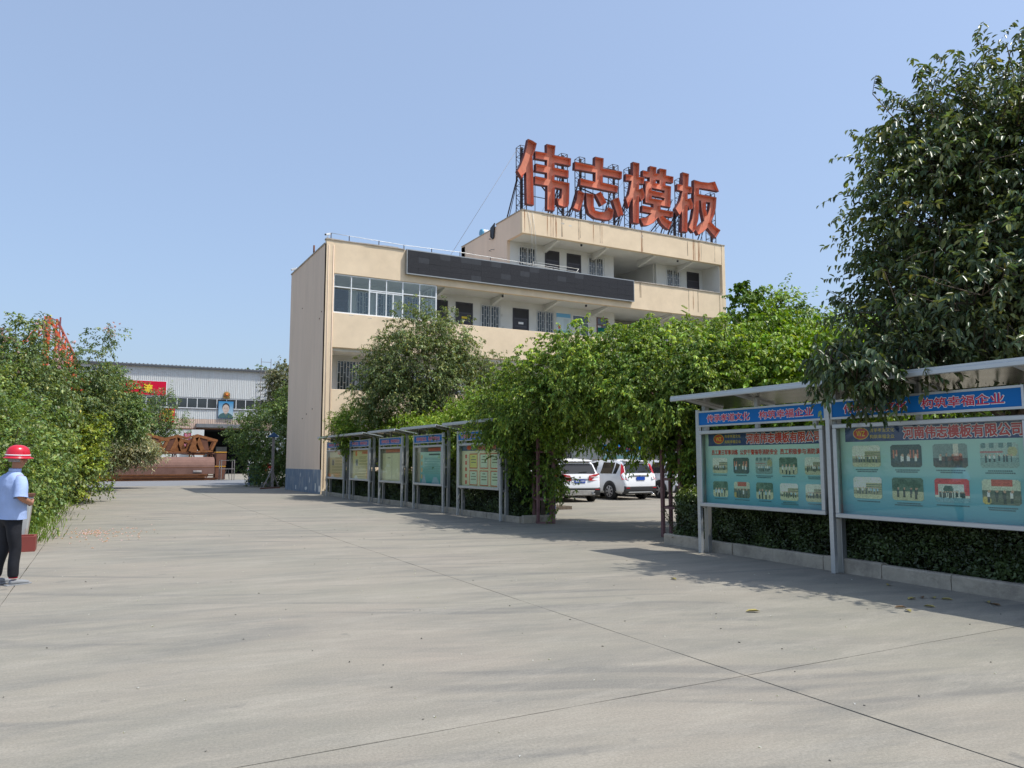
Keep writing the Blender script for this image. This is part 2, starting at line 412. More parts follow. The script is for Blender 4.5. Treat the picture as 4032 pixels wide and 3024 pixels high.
M['banner'] = mat('red banner cloth', (0.58, 0.012, 0.045), 0.8, var=0.06, scale=2, spec=0.1)
M['green_cloth'] = mat('green cloth', (0.01, 0.16, 0.12), 0.9, var=0.2, scale=3)
M['print'] = mat_attr('printed sheet', 0.55)
M['case_glass'] = mat_pane('display case glass', (0.96, 0.98, 0.95), 0.055, 0.02)
M['kerb'] = mat('kerb concrete', (0.42, 0.37, 0.29), 0.95, var=0.15, scale=5, dirt=(0.17, 0.15, 0.13), dirt_amt=0.7, dirt_scale=3, bump=0.6, bump_scale=25)
M['soil'] = mat('dry soil and litter', (0.14, 0.11, 0.08), 1.0, var=0.35, scale=9, bump=0.8, bump_scale=18)
M['shed'] = mat('pale steel cladding', (0.60, 0.62, 0.61), 0.55, var=0.05, scale=0.6, dirt=(0.42, 0.40, 0.37), dirt_amt=0.35, dirt_scale=0.9, stretch=(3, 1, 0.25))
M['shed_rust'] = mat('cladding foot stained by rust', (0.60, 0.47, 0.38), 0.6, var=0.12, scale=1.5, dirt=(0.42, 0.24, 0.15), dirt_amt=0.5, dirt_scale=2, stretch=(3, 1, 0.3))
M['shed_dk'] = mat('grey roof sheet', (0.16, 0.17, 0.18), 0.6, var=0.2, scale=2)
M['dark'] = mat('unlit hall interior', (0.02, 0.024, 0.03), 0.9)
M['rust'] = mat('orange brown rust', (0.27, 0.115, 0.045), 0.85, var=0.3, scale=2.2, dirt=(0.13, 0.05, 0.03), dirt_amt=0.6, dirt_scale=3, spec=0.2)
M['rust2'] = mat('dark brown rust', (0.16, 0.075, 0.05), 0.85, var=0.25, scale=1.4, spec=0.2)
M['pipe_top'] = mat('rolled steel plate with pink brown bloom', (0.20, 0.115, 0.09), 0.8, var=0.12, scale=0.8, dirt=(0.13, 0.07, 0.055), dirt_amt=0.7, dirt_scale=1.2, spec=0.25)
M['orange'] = mat('orange paint', (0.62, 0.12, 0.03), 0.5, var=0.12, scale=3)
M['crane'] = mat('orange red crane paint', (0.62, 0.10, 0.035), 0.5, var=0.08, scale=2)
M['maroon'] = mat('brown red sheet steel', (0.21, 0.045, 0.035), 0.6, var=0.1, scale=3)
M['bark'] = mat('grey brown bark', (0.13, 0.10, 0.075), 0.95, var=0.35, scale=7, bump=0.8, bump_scale=22)
M['black'] = mat('black plastic', (0.015, 0.015, 0.016), 0.5)
M['bluepaint'] = mat('blue paint', (0.03, 0.09, 0.20), 0.5, var=0.15, scale=3)
M['scaff'] = mat('weathered grey tube', (0.22, 0.20, 0.19), 0.6, var=0.2, scale=5)
M['whiteplastic'] = mat('white enamel', (0.75, 0.77, 0.78), 0.35)
M['cable'] = mat('grey cable', (0.36, 0.34, 0.33), 0.7)
LEAF = mat_leaf('leaves', 0.24)
LEAFW = mat_leaf('wisteria leaves', 0.30)
LEAFG = mat_leaf('glossy leaves', 0.22, 0.34, 0.5)
PETAL = mat_leaf('petals', 0.3, 0.8, 0.1)

# ------------------------------------------------------------------ ground
def concrete_mat():
    m = bpy.data.materials.new('worn yard concrete'); m.use_nodes = True; n = m.node_tree; N = n.nodes; L = n.links; p = N['Principled BSDF']
    p.inputs['Roughness'].default_value = 0.88; p.inputs['Specular IOR Level'].default_value = 0.25
    g = N.new('ShaderNodeNewGeometry')
    def noise(scale, rot, st, det=6, ro=0.6):
        mp = N.new('ShaderNodeMapping'); mp.inputs['Rotation'].default_value = (0, 0, rot); mp.inputs['Scale'].default_value = st
        L.new(g.outputs['Position'], mp.inputs[0])
        z = N.new('ShaderNodeTexNoise'); z.inputs['Scale'].default_value = scale; z.inputs['Detail'].default_value = det; z.inputs['Roughness'].default_value = ro
        L.new(mp.outputs[0], z.inputs['Vector']); return z
    def ramp(z, a, b, c, d):
        r = N.new('ShaderNodeMapRange'); r.inputs[1].default_value = a; r.inputs[2].default_value = b; r.inputs[3].default_value = c; r.inputs[4].default_value = d
        L.new(z.outputs[0], r.inputs[0]); return r
    def mixc(f, a, b):
        x = N.new('ShaderNodeMix'); x.data_type = 'RGBA'
        L.new(f.outputs[0], x.inputs['Factor'])
        for v, s in ((a, 'A'), (b, 'B')):
            if isinstance(v, tuple): x.inputs[s].default_value = (*v, 1)
            else: L.new(v.outputs['Result'], x.inputs[s])
        return x
    def warp(v, scale, amt):
        z = N.new('ShaderNodeTexNoise'); z.inputs['Scale'].default_value = scale; z.inputs['Detail'].default_value = 2; L.new(v, z.inputs['Vector'])
        sb = N.new('ShaderNodeVectorMath'); sb.operation = 'SUBTRACT'; L.new(z.outputs['Color'], sb.inputs[0]); sb.inputs[1].default_value = (.5, .5, .5)
        sc = N.new('ShaderNodeVectorMath'); sc.operation = 'SCALE'; L.new(sb.outputs[0], sc.inputs[0]); sc.inputs['Scale'].default_value = amt
        ad = N.new('ShaderNodeVectorMath'); ad.operation = 'ADD'; L.new(v, ad.inputs[0]); L.new(sc.outputs[0], ad.inputs[1]); return ad.outputs[0]
    def arcs(cx, cy, fr, fa, det=7, ro=.7, sc=1.0):
        """noise laid along circles about a turning point: the smears of tyres that turn in"""
        w = warp(g.outputs['Position'], .12, 3.0)
        sp = N.new('ShaderNodeSeparateXYZ'); L.new(w, sp.inputs[0])
        def mth(op, a, b=None):
            m_ = N.new('ShaderNodeMath'); m_.operation = op
            for k, v in ((0, a), (1, b)):
                if v is None: continue
                if isinstance(v, (int, float)): m_.inputs[k].default_value = v
                else: L.new(v, m_.inputs[k])
            return m_.outputs[0]
        x = mth('SUBTRACT', sp.outputs['X'], cx); y = mth('SUBTRACT', sp.outputs['Y'], cy)
        r = mth('SQRT', mth('ADD', mth('MULTIPLY', x, x), mth('MULTIPLY', y, y))); a = mth('ARCTAN2', y, x)
        cb = N.new('ShaderNodeCombineXYZ'); L.new(mth('MULTIPLY', r, fr), cb.inputs[0]); L.new(mth('MULTIPLY', a, fa), cb.inputs[1])
        z = N.new('ShaderNodeTexNoise'); z.inputs['Scale'].default_value = sc; z.inputs['Detail'].default_value = det; z.inputs['Roughness'].default_value = ro
        L.new(cb.outputs[0], z.inputs['Vector']); return z
    def mul(a, b):
        m_ = N.new('ShaderNodeMath'); m_.operation = 'MULTIPLY'; L.new(a.outputs[0], m_.inputs[0]); L.new(b.outputs[0], m_.inputs[1]); return m_
    big = ramp(noise(0.22, 0.3, (1, 1, 1), 5), 0.36, 0.64, 0, 1)
    c1 = mixc(big, (0.262, 0.248, 0.200), (0.308, 0.272, 0.222))             # greenish grey and rosier areas
    patch = ramp(noise(0.35, 1.0, (1, 1, 1), 4), 0.38, 0.56, 0.35, 1.0)
    t1 = mul(ramp(arcs(-9, -26, 1.5, 6, 10, .85), 0.43, 0.64, 0, 0.66), patch)
    c2 = mixc(t1, c1, (0.185, 0.180, 0.158))
    t2 = mul(ramp(arcs(1, -40, 1.9, 12, 7, .65), 0.49, 0.62, 0, 0.55), patch)
    c3 = mixc(t2, c2, (0.17, 0.167, 0.150))
    t3 = ramp(arcs(22, 52, 3.0, 8, 3, .4), 0.58, 0.66, 0, 0.5)
    c3b = mixc(t3, c3, (0.155, 0.152, 0.14))
    pale = ramp(noise(0.8, radians(30), (0.6, 2.2, 1), 10, 0.85), 0.48, 0.68, 0, 0.6)
    c4 = mixc(pale, c3b, (0.37, 0.34, 0.282))
    spots = ramp(noise(2.6, 0, (1, 1, 1), 3, 0.5), 0.69, 0.74, 0, 0.45)
    c5 = mixc(spots, c4, (0.14, 0.137, 0.125))
    fine = ramp(noise(55, 0, (1, 1, 1), 5, 0.8), 0.25, 0.75, 0.72, 1.28)
    s = N.new('ShaderNodeVectorMath'); s.operation = 'SCALE'; L.new(c5.outputs['Result'], s.inputs[0]); L.new(fine.outputs[0], s.inputs['Scale'])
    L.new(s.outputs[0], p.inputs['Base Color'])
    b = N.new('ShaderNodeBump'); b.inputs['Strength'].default_value = 0.35; b.inputs['Distance'].default_value = 0.01
    L.new(noise(70, 0, (1, 1, 1), 4, 0.7).outputs[0], b.inputs['Height']); L.new(b.outputs[0], p.inputs['Normal'])
    return m
M['concrete'] = concrete_mat()
M['joint'] = mat('dark dirt in the joints', (0.035, 0.03, 0.028), 1.0, var=0.3, scale=8)
M['asphalt'] = mat('grey asphalt cross road', (0.20, 0.205, 0.21), 0.9, var=0.08, scale=0.8, bump=0.3, bump_scale=60)
M['land'] = mat('open ground', (0.22, 0.20, 0.16), 1.0, var=0.15, scale=0.05)

o = B('ground', M['land'], None, (-1500, -600, -0.35, 1500, 2200, -0.06)); o['kind'] = 'structure'
o = B('yard', M['joint'], None, (-60, -30, -0.055, 75, 130, -0.03)); o['kind'] = 'structure'; yard = o
def wob(a, b, amp, step=0.35, seed=0):
    rr = random.Random(seed); a = Vector(a); b = Vector(b); n = max(2, int((b - a).length / step)); d = (b - a).normalized(); q = Vector((-d.y, d.x, 0)); out = []
    w = 0
    for i in range(n):
        w = w * 0.6 + rr.uniform(-1, 1) * amp
        out.append(tuple(a.lerp(b, i / n) + q * (w if 0 < i else 0)))
    return out
def slab(x00, x01, x10, x11, y0, y1, seed, g=0.006, amp=0.003):
    """corners: x at y0 (left, right) and at y1 (left, right)"""
    st = 0.25 if y0 < 8 else 0.9
    P = wob((x00 + g, y0 + g, 0), (x01 - g, y0 + g, 0), amp, st, seed) + wob((x01 - g, y0 + g, 0), (x11 - g, y1 - g, 0), amp, st, seed + 1) \
        + wob((x11 - g, y1 - g, 0), (x10 + g, y1 - g, 0), amp, st, seed + 2) + wob((x10 + g, y1 - g, 0), (x00 + g, y0 + g, 0), amp, st, seed + 3)
    mb = MB(); tri = tessellate_polygon([[Vector(p) for p in P]])
    b = len(mb.v); mb.v += P; n = len(P)
    for t in tri: mb.f.append(tuple(b + i for i in t)); mb.m.append(0); mb.sm.append(False)
    mb.v += [(p[0], p[1], -0.03) for p in P]
    for i in range(n):
        j = (i + 1) % n; mb.f.append((b + i, b + n + i, b + n + j, b + j)); mb.m.append(0); mb.sm.append(False)
    o = mb.build('concrete_slab', M['concrete'], yard); return o
X = lambda k, y: k + 0.0135 * y
rows = [(-12, 4.4), (4.4, 30.5), (30.5, 56)]
for ri, (y0, y1) in enumerate(rows):
    for ci, (a, b) in enumerate([(-20, -0.95), (-0.95, 4.34), (4.34, 9.75), (9.75, 26), (26, 60)]):
        slab(X(a, y0), X(b, y0), X(a, y1), X(b, y1), y0, y1, 10 * ri + ci, g=0.007 if ri == 0 else 0.005)
o = B('cross_road', M['asphalt'], None, (-45, 56.0, -0.03, 60, 72, -0.002)); o['kind'] = 'structure'
o = B('factory_forecourt', M['concrete'], None, (-45, 72.01, -0.03, 60, 112, 0.004)); o['kind'] = 'structure'

# kerbs round the planting beds
def kerb(label, p0, p1, seed, h=0.17, w=0.13, gap=()):
    rr = random.Random(seed); p0 = Vector(p0); p1 = Vector(p1); Lk = (p1 - p0).length; d = (p1 - p0).normalized(); q = Vector((d.y, -d.x, 0))
    if q.x < 0: q = -q
    t = thing('kerb', label, 'kerb', tuple(p0))
    s = 0.0
    while s < Lk - 0.2:
        l = min(1.0 + rr.uniform(-.06, .06), Lk - s)
        mb = MB(); hh = h + rr.uniform(-.012, .012); sh = rr.uniform(-.012, .012); a = p0 + d * (s + .006) + q * sh; b = p0 + d * (s + l - .006) + q * (sh + rr.uniform(-.008, .008))
        c = 0.02
        pr = lambda e: [e + Vector((0, 0, -.03)), e + Vector((0, 0, hh - c)), e + q * c + Vector((0, 0, hh)), e + q * (w - c) + Vector((0, 0, hh)), e + q * w + Vector((0, 0, hh - c)), e + q * w + Vector((0, 0, -.03))]
        mb.prism([tuple(v) for v in pr(a)], b - a)
        mb.build('kerb_block', M['kerb'], t); s += l
    return t
kerb('grey concrete kerb under the two large notice boards on the right', (9.93, 12.0, 0), (9.22, 2.0, 0), 3, h=0.2)
kerb('grey concrete kerb under the row of five smaller notice boards', (9.9, 17.75, 0), (9.92, 37.6, 0), 4, h=0.17)
kerb('short kerb closing the planting bed beside the parking entrance', (9.95, 17.62, 0), (10.75, 17.57, 0), 5, h=0.19)
kerb('weathered kerb along the foot of the left hedge', (-0.98, 16.8, 0), (-0.55, 45, 0), 6, h=0.12)
for nm, bx in (('planting_bed', (9.98, 17.8, -0.03, 10.75, 22.0, 0.11)), ('planting_bed', (9.98, 22.01, -0.03, 14.3, 37.7, 0.11)), ('planting_bed', (9.95, 1.0, -0.03, 12.3, 11.9, 0.14)), ('planting_bed', (-14, 16.8, -0.03, -1.05, 66, 0.08))):
    o = B(nm, M['soil'], None, bx); o['kind'] = 'structure'

# ------------------------------------------------------------------ office building
F, BK, RE = 38.03, 39.9, 45.85
OB = thing('office_building', 'cream four storey office block with open corridors and dark steel doors', 'building', (10, 38.03, 0))
def part(name, m, *boxes, **kw): return B(name, m, OB, *boxes, **kw)
# side wall towards the road, plinth strip
part('side_wall', M['cream_side'], (10.0, F, 1.2, 10.24, RE, 12.68))
part('plinth', M['plinth'], (9.985, F, 0, 10.24, RE, 1.2))
part('front_pillar', M['cream'], (10.0, F - .012, 0, 10.42, F + .25, 12.68))
part('rear_wall', M['cream_side'], (10.24, RE - .24, 0, 36.9, RE, 12.7), (21.4, RE, 0, 36.9, RE + .6, 16.0))
part('right_wall', M['cream_side'], (36.95, F + .241, 0, 37.2, RE + .5, 16.2))
# corridor walls at the back of the galleries
part('room_wall', M['white_wall'], (10.24, BK, 0, 29.3, BK + .2, 12.5))
part('room_wall', M['white_wall'], (21.621, BK + .001, 12.5, 29.3, BK + .22, 14.88))
part('room_wall', M['white_wall'], (32.8, BK, 0, 36.95, BK + .2, 14.9))
part('stair_hall_wall', M['white_wall'], (29.3, BK + .2, 0, 29.42, 45.5, 14.88), (32.7, BK + .2, 0, 32.8, 45.5, 14.88), (29.42, 44.4, 0, 32.7, 44.55, 14.88))
part('gallery_end_wall', M['white_wall'], (36.9, F + .24, 0, 36.949, BK, 14.88))
part('wall_return', M['cream_side'], (21.4, BK, 12.68, 21.62, 46.4, 14.859), (21.4, 41.301, 14.859, 21.62, 46.4, 16.049))
# slabs (gallery floors, ceilings)
for z in (3.62, 7.42, 11.2): part('floor_slab', M['white_wall'], (10.24, F + .24, z - .22 if z < 11 else 11.0 + .17, 36.9, RE - .24, z if z < 11 else 11.35))
part('roof_slab', M['cap'], (10.24, F + .24, 12.25, 21.4, RE - .24, 12.4))
part('roof_slab', M['white_wall'], (21.43, F + .24, 14.88, 36.9, 46.4, 15.1))
# parapets of the galleries
part('parapet', M['cream'], (10.42, F, 3.6, 36.95, F + .24, 5.22), bevel=.01)
part('parapet', M['cream'], (10.42, F, 7.35, 36.95, F + .24, 9.12), bevel=.01)
part('parapet', M['cream'], (10.42, F, 11.15, 36.95, F + .24, 12.86), bevel=.01)
part('parapet', M['cream'], (10.42, F, 0, 36.95, F + .24, 1.3), bevel=.01)
part('corner_pillar', M['cream'], (36.95, F - .01, 0, 37.22, F + .24, 16.25))
part('fascia', M['cream'], (21.4, F, 14.86, 36.95, F + .24, 16.22), bevel=.01)
part('fascia_return', M['cream_side'], (21.4, F + .24, 14.86, 21.62, 41.3, 16.22), (21.401, 41.3, 16.05, 21.62, 46.4, 16.062))
# rugged copings
def coping(x0, x1, z, seed):
    rr = random.Random(seed); mb = MB(); x = x0
    while x < x1:
        l = min(rr.uniform(.3, 1.1), x1 - x)
        mb.box(x, F - .045 + rr.uniform(-.012, .012), z, x + l, F + .29, z + .06 + rr.uniform(-.02, .02)); x += l + .001
    mb.build('coping', M['cap'], OB)
coping(9.97, 14.2, 12.69 + .17, 1); coping(21.36, 37.25, 16.225, 2); coping(29.35, 36.9, 12.865, 9)
part('parapet_top', M['cream'], (10.0, F + .001, 12.68, 10.42, F + .239, 12.86))
part('coping', M['cap'], (9.96, F + .3, 12.68, 10.28, RE + .03, 12.75))
part('coping', M['cap'], (21.36, F + .3, 16.225, 21.66, 41.32, 16.28), (21.37, 41.33, 16.065, 21.66, 46.42, 16.12))
part('parapet_upstand', M['cream_side'], (10.24, RE - .24, 12.7, 21.4, RE, 12.75))
# gallery beams seen from below
for x in (16.75, 20.42, 24.05, 27.65, 32.8):
    mb = MB(); mb.prism([(x - .1, F + .24, 11.16), (x - .1, F + .24, 11.08), (x - .1, BK, 10.78), (x - .1, BK, 11.16)], (.2, 0, 0)); mb.build('beam', M['white_wall'], OB)
for x in (24.05, 27.66, 31.36, 34.6):
    mb = MB(); mb.prism([(x - .1, F + .24, 14.87), (x - .1, F + .24, 14.78), (x - .1, BK, 14.45), (x - .1, BK, 14.87)], (.2, 0, 0)); mb.build('beam', M['white_wall'], OB)
for x in (13.2, 16.8): part('beam', M['white_wall'], (x, F + .24, 6.95, x + .2, BK, 7.2))
# stair soffit in the third floor opening
mb = MB(); mb.prism([(29.45, 40.4, 9.2), (29.45, 42.2, 11.1), (29.45, 42.2, 11.3), (29.45, 40.2, 9.2)], (3.2, 0, 0)); mb.build('stair_flight', M['white_wall'], OB)

def door(x0, x1, z0, z1, y=BK, plate=None, m='door'):
    d = MB(); d.box(x0, y - .04, z0, x0 + .07, y + .03, z1); d.box(x1 - .07, y - .04, z0, x1, y + .03, z1); d.box(x0 + .07, y - .04, z1 - .07, x1 - .07, y + .03, z1)
    d.box(x0 + .07, y - .012, z0, x1 - .07, y + .02, z1 - .07)
    o = d.build('door', M[m], OB)
    h = z1 - .62 if z1 - z0 > 1.8 else z1 - .58
    B('transom_grille', M['mesh'], o, (x0 + .11, y - .022, h + .06, x1 - .11, y - .013, z1 - .11))
    B('rail', M['door_lt'], o, (x0 + .07, y - .03, h - .03, x1 - .07, y - .013, h + .03))
    mid = (x0 + x1) / 2
    rl = MB(); rl.box(x0 + .16, y - .024, h - .5, x1 - .16, y - .0135, h - .42); rl.box(x0 + .2, y - .024, h - 1.25, x1 - .2, y - .0135, h - .72); rl.build('relief', M['door_lt'], o)
    B('handle', M['silver'], o, (x0 + .11, y - .07, h - .85, x0 + .15, y - .024, h - .7))
    if plate: B('name_plate', M[plate], o, (mid - .17, y - .034, h - .33, mid + .17, y - .0135, h - .2))
    return o
def grille_window(x0, x1, z0, z1, y=BK, seed=0, rows=5, cols=None, mg='grille', pane='room'):
    rr = random.Random(seed)
    w = MB(); t = .05
    w.box(x0, y - .03, z0, x0 + t, y + .02, z1); w.box(x1 - t, y - .03, z0, x1, y + .02, z1); w.box(x0 + t, y - .03, z1 - t, x1 - t, y + .02, z1); w.box(x0 + t, y - .03, z0, x1 - t, y + .02, z0 + t)
    w.box((x0 + x1) / 2 - .02, y - .028, z0 + t, (x0 + x1) / 2 + .02, y + .02, z1 - t)
    o = w.build('window', M['alu'], OB)
    B('pane', M['glass_dk'], o, (x0 + t, y - .014, z0 + t, (x0 + x1) / 2 - .02, y - .008, z1 - t), ((x0 + x1) / 2 + .02, y - .014, z0 + t, x1 - t, y - .008, z1 - t))
    if rr.random() < .8: B('curtain', M['curtain'], o, (x0 + t, y - .007, z0 + t, x0 + (x1 - x0) * rr.uniform(.3, .45), y - .004, z1 - t))
    g = MB(); cols = cols or max(5, round((x1 - x0) / .155)); yy = y - .11
    g.box(x0 - .02, yy - .012, z1 - .02, x1 + .02, yy + .012, z1 + .015); g.box(x0 - .02, yy - .012, z0 - .015, x1 + .02, yy + .012, z0 + .02)
    for i in range(cols + 1):
        x = x0 + (x1 - x0) * i / cols; g.box(x - .011, yy - .011, z0 + .02, x + .011, yy + .011, z1 - .02)
        if i < cols:
            for k in range(3):
                z = z0 + (z1 - z0) * ((k + (.35 if i % 2 else .75)) / 3); g.box(x + .011, yy - .009, z - .01, x + (x1 - x0) / cols - .011, yy + .009, z + .01)
    g.build('grille', M[mg], o)
    return o
# top floor
z1, z0 = 14.64, 12.6
grille_window(22.22, 23.42, 13.2, z1, seed=1); door(24.07, 25.11, z0, z1); door(25.67, 26.73, z0, z1, plate='black'); grille_window(27.3, 28.49, 13.2, z1, seed=2)
grille_window(33.66, 34.85, 13.25, z1, seed=3); door(35.48, 36.56, z0, z1)
# third floor
z1, z0 = 10.78, 8.7
door(10.96, 11.72, z0, z1); grille_window(12.18, 12.95, 9.3, z1, seed=4); grille_window(13.2, 14.2, 9.3, z1, seed=14); grille_window(14.89, 15.83, 9.3, z1, seed=5)
door(16.85, 17.55, z0, z1); door(18.05, 19.14, z0, z1, plate='yellow'); grille_window(19.67, 20.93, 9.3, z1, seed=6); door(21.8, 22.9, z0, z1, plate='white'); grille_window(23.45, 24.7, 9.3, z1, seed=7)
# office window with a sliding pair
def slide_window(x0, x1, z0, z1, y=BK, m='alu'):
    w = MB(); t = .06; zm = z1 - .48
    for a in ((x0, z0, x0 + t, z1), (x1 - t, z0, x1, z1), (x0 + t, z1 - t, x1 - t, z1), (x0 + t, zm - .03, x1 - t, zm + .03), (x0 + t, z0, x1 - t, z0 + t)): w.box(a[0], y - .05, a[1], a[2], y + .02, a[3])
    w.box((x0 + x1) / 2 - .03, y - .045, z0 + t, (x0 + x1) / 2 + .03, y + .02, zm - .03)
    o = w.build('window', M[m], OB)
    B('pane', M['glass_dk'], o, (x0 + t, y - .02, zm + .03, x1 - t, y - .012, z1 - t), ((x0 + x1) / 2 + .03, y - .03, z0 + t, x1 - t, y - .022, zm - .03))
    B('curtain', M['curtain'], o, (x0 + t, y - .01, zm + .03, x1 - t, y - .006, z1 - t), ((x0 + x1) / 2 + .03, y - .02, z0 + t, x1 - t, y - .016, zm - .03))
    return o
slide_window(26.03, 27.28, 9.2, 10.76)
o = slide_window(27.89, 28.73, 9.0, 10.76, m='red_steel')
B('green_curtain', M['green_cloth'], o, (27.95, BK - .06, 9.05, 28.67, BK - .053, 10.1))
door(29.9, 30.9, 8.7, 10.6, y=44.38)
# second floor
grille_window(11.19, 13.3, 5.35, 6.95, seed=8, cols=13); grille_window(14.6, 16.2, 5.35, 6.95, seed=9); door(17.2, 18.2, 4.8, 6.9); grille_window(19.3, 20.6, 5.4, 6.9, seed=10); door(22, 23, 4.8, 6.9); grille_window(24.2, 25.5, 5.4, 6.9, seed=11)
door(13, 14, 0.05, 2.6); grille_window(11, 12.2, 1.5, 2.9, seed=12); grille_window(15, 16.6, 1.5, 2.9, seed=13); grille_window(19, 21, 1.5, 2.9, seed=15); grille_window(24, 26, 1.5, 2.9, seed=16)
# glazed bay on the third floor: six bays, transoms
mb = MB(); t = .06; xs = [10.43, 11.35, 12.32, 13.24, 14.15, 15.11, 16.07]; za, zb = 9.13, 11.14; zt = 10.48; y = F + .06
mb.box(10.43, y, za, 16.07, y + .08, za + t); mb.box(10.43, y, zb - t, 16.07, y + .08, zb)
for i, x in enumerate(xs):
    w = .05 if i in (1, 3, 5) else .07
    mb.box(x - w / 2, y, za + t, x + w / 2, y + .08, zb - t)
for i in range(6): mb.box(xs[i] + .035, y + .003, zt - .025, xs[i + 1] - .035, y + .077, zt + .025)
for x in (12.72, 13.62): mb.box(x - .03, y + .01, za + t, x + .03, y + .07, zt - .08)
mb.box(12.355, y + .008, zt - .11, 13.205, y + .075, zt - .055); mb.box(13.275, y + .008, zt - .11, 14.115, y + .075, zt - .055)
bay = mb.build('glazed_bay', M['alu'], OB)
for i in range(6):
    B('pane', M['glass'], bay, (xs[i] + .035, y + .035, zt + .025, xs[i + 1] - .035, y + .041, zb - t))
    B('pane', M['glass'], bay, (xs[i] + .035, y + .035, za + t, xs[i + 1] - .035, y + .041, zt - .1))
mb = MB(); mb.box(16.04, F + .16, za, 16.09, BK - .01, za + t); mb.box(16.04, F + .16, zb - t, 16.09, BK - .01, zb); mb.box(16.04, F + .16, zt - .03, 16.09, BK - .01, zt + .03)
for yy in (38.7, 39.3): mb.box(16.045, yy, za + t, 16.085, yy + .05, zb - t)
mb.build('bay_side_frame', M['alu'], OB)
part('bay_side_pane', M['glass'], (16.06, F + .2, za + t, 16.066, BK - .02, zb - t))
# meter boxes and switch plates
part('switch_box', M['grille'], (21.0, BK - .04, 10.2, 21.12, BK - .002, 10.32)); part('switch_box', M['grille'], (21.12, BK - .04, 9.48, 21.22, BK - .002, 9.6))
for x, z in ((20.25, 10.98), (26.0, 10.98)): part('camera_dome', M['black'], (x, F + .27, z, x + .09, F + .36, z + .12))
for x, z in ((25.7, 14.75), (33.3, 14.72)): part('camera_dome', M['black'], (x, F + .27, z - .03, x + .09, F + .36, z + .08))
# drain pipe lines on the corner pillar
mb = MB(); mb.tube([(10.12, F - .03, .3), (10.12, F - .03, 12.6)], .014, 6); mb.tube([(10.36, F - .03, .2), (10.37, F - .03, 12.6)], .02, 6)
mb.build('conduit', M['cream_side'], OB)
# rungs up the return wall
for i in range(4):
    z = 13.2 + .75 * i
    mb = MB(); mb.tube([(21.39, 41.55, z), (21.22, 41.55, z), (21.22, 41.95, z), (21.39, 41.95, z)], .013, 5); mb.build('rung', M['steel'], OB)
# rust runs and lime stains on fascia and parapet
st1 = mat_stain('rust run', (0.36, 0.12, 0.025), 0.85); st2 = mat_stain('grey water run', (0.30, 0.22, 0.15), 0.55, 6); st3 = mat_stain('bare plaster patch', (0.72, 0.66, 0.56), 1.0, 2)
rr = random.Random(5)
for x, w, z0_, z1_, s in [(21.55, .05, 14.95, 16.2, st1), (23.1, .05, 14.9, 16.18, st1), (23.35, .04, 14.9, 16.15, st1), (23.5, .05, 14.9, 16.15, st1), (23.68, .09, 14.9, 16.18, st1), (24.1, .1, 15.0, 16.15, st2), (25.3, .1, 15.0, 16.2, st2), (25.45, .04, 15.1, 16.2, st2),
                    (26.4, .05, 14.95, 16.1, st1), (26.9, .06, 15.0, 16.1, st2), (27.05, .04, 15, 16.1, st1), (30.1, .09, 14.87, 16.2, st1), (30.2, .04, 14.9, 16.0, st2), (34.4, .09, 14.9, 16.2, st1), (34.55, .05, 14.9, 16.2, st1), (34.85, .16, 14.88, 16.2, st1), (35.1, .05, 14.95, 16.1, st2), (33.9, .08, 15.1, 16.1, st2),
                    (29.9, .15, 11.9, 12.84, st2), (33.9, .08, 11.4, 12.8, st2), (34.3, .06, 11.5, 12.84, st1), (34.7, .08, 11.4, 12.8, st2), (36.6, .1, 11.3, 12.8, st2), (36.9, .06, 14.9, 16.2, st2), (36.3, .05, 15, 16.1, st2)]:
    mb = MB(); mb.poly([(x, F - .003, z0_), (x + w, F - .003, z0_), (x + w, F - .003, z1_), (x, F - .003, z1_)]); mb.build('stain', s, OB, fix=False)
for x, z, w, h in [(24.05, 15.75, .3, .15), (24.6, 15.7, .3, .12), (12.2, 8.95, .3, .08), (11.2, 9.02, .35, .06), (30.08, 15.75, .2, .3)]:
    mb = MB(); mb.poly([(x + w * .5 + w * .5 * cos(a) * rr.uniform(.7, 1), F - .004, z + h * .5 + h * .5 * sin(a) * rr.uniform(.6, 1)) for a in [k * pi / 6 for k in range(12)]]); mb.build('plaster_patch', st3, OB, fix=False)
for y0_, z0_, w, h in [(39.0, .2, .35, .55), (38.2, .15, .5, .4), (43.2, .1, .3, .3), (40.9, .1, .7, .25), (40.2, .55, .18, .4), (42.2, .8, .15, .3)]:
    mb = MB(); mb.poly([(9.981, y0_ + w * cos(a) * .5 * rr.uniform(.5, 1), z0_ + .1 + h * .5 * sin(a) * rr.uniform(.6, 1)) for a in [k * pi / 6 for k in range(12)]]); mb.build('flaked_paint', M['white_wall'], OB, fix=False)
mb = MB()
for y0_, z0_, in [(42.8, 10.1), (42.1, 3.9), (41.2, 4.1), (40.0, 4.3), (39.0, 8.9), (38.6, 9.2)]: mb.box(9.98, y0_, z0_, 9.999, y0_ + .1, z0_ + .05)
mb.build('wall_scar', M['rust2'], OB)

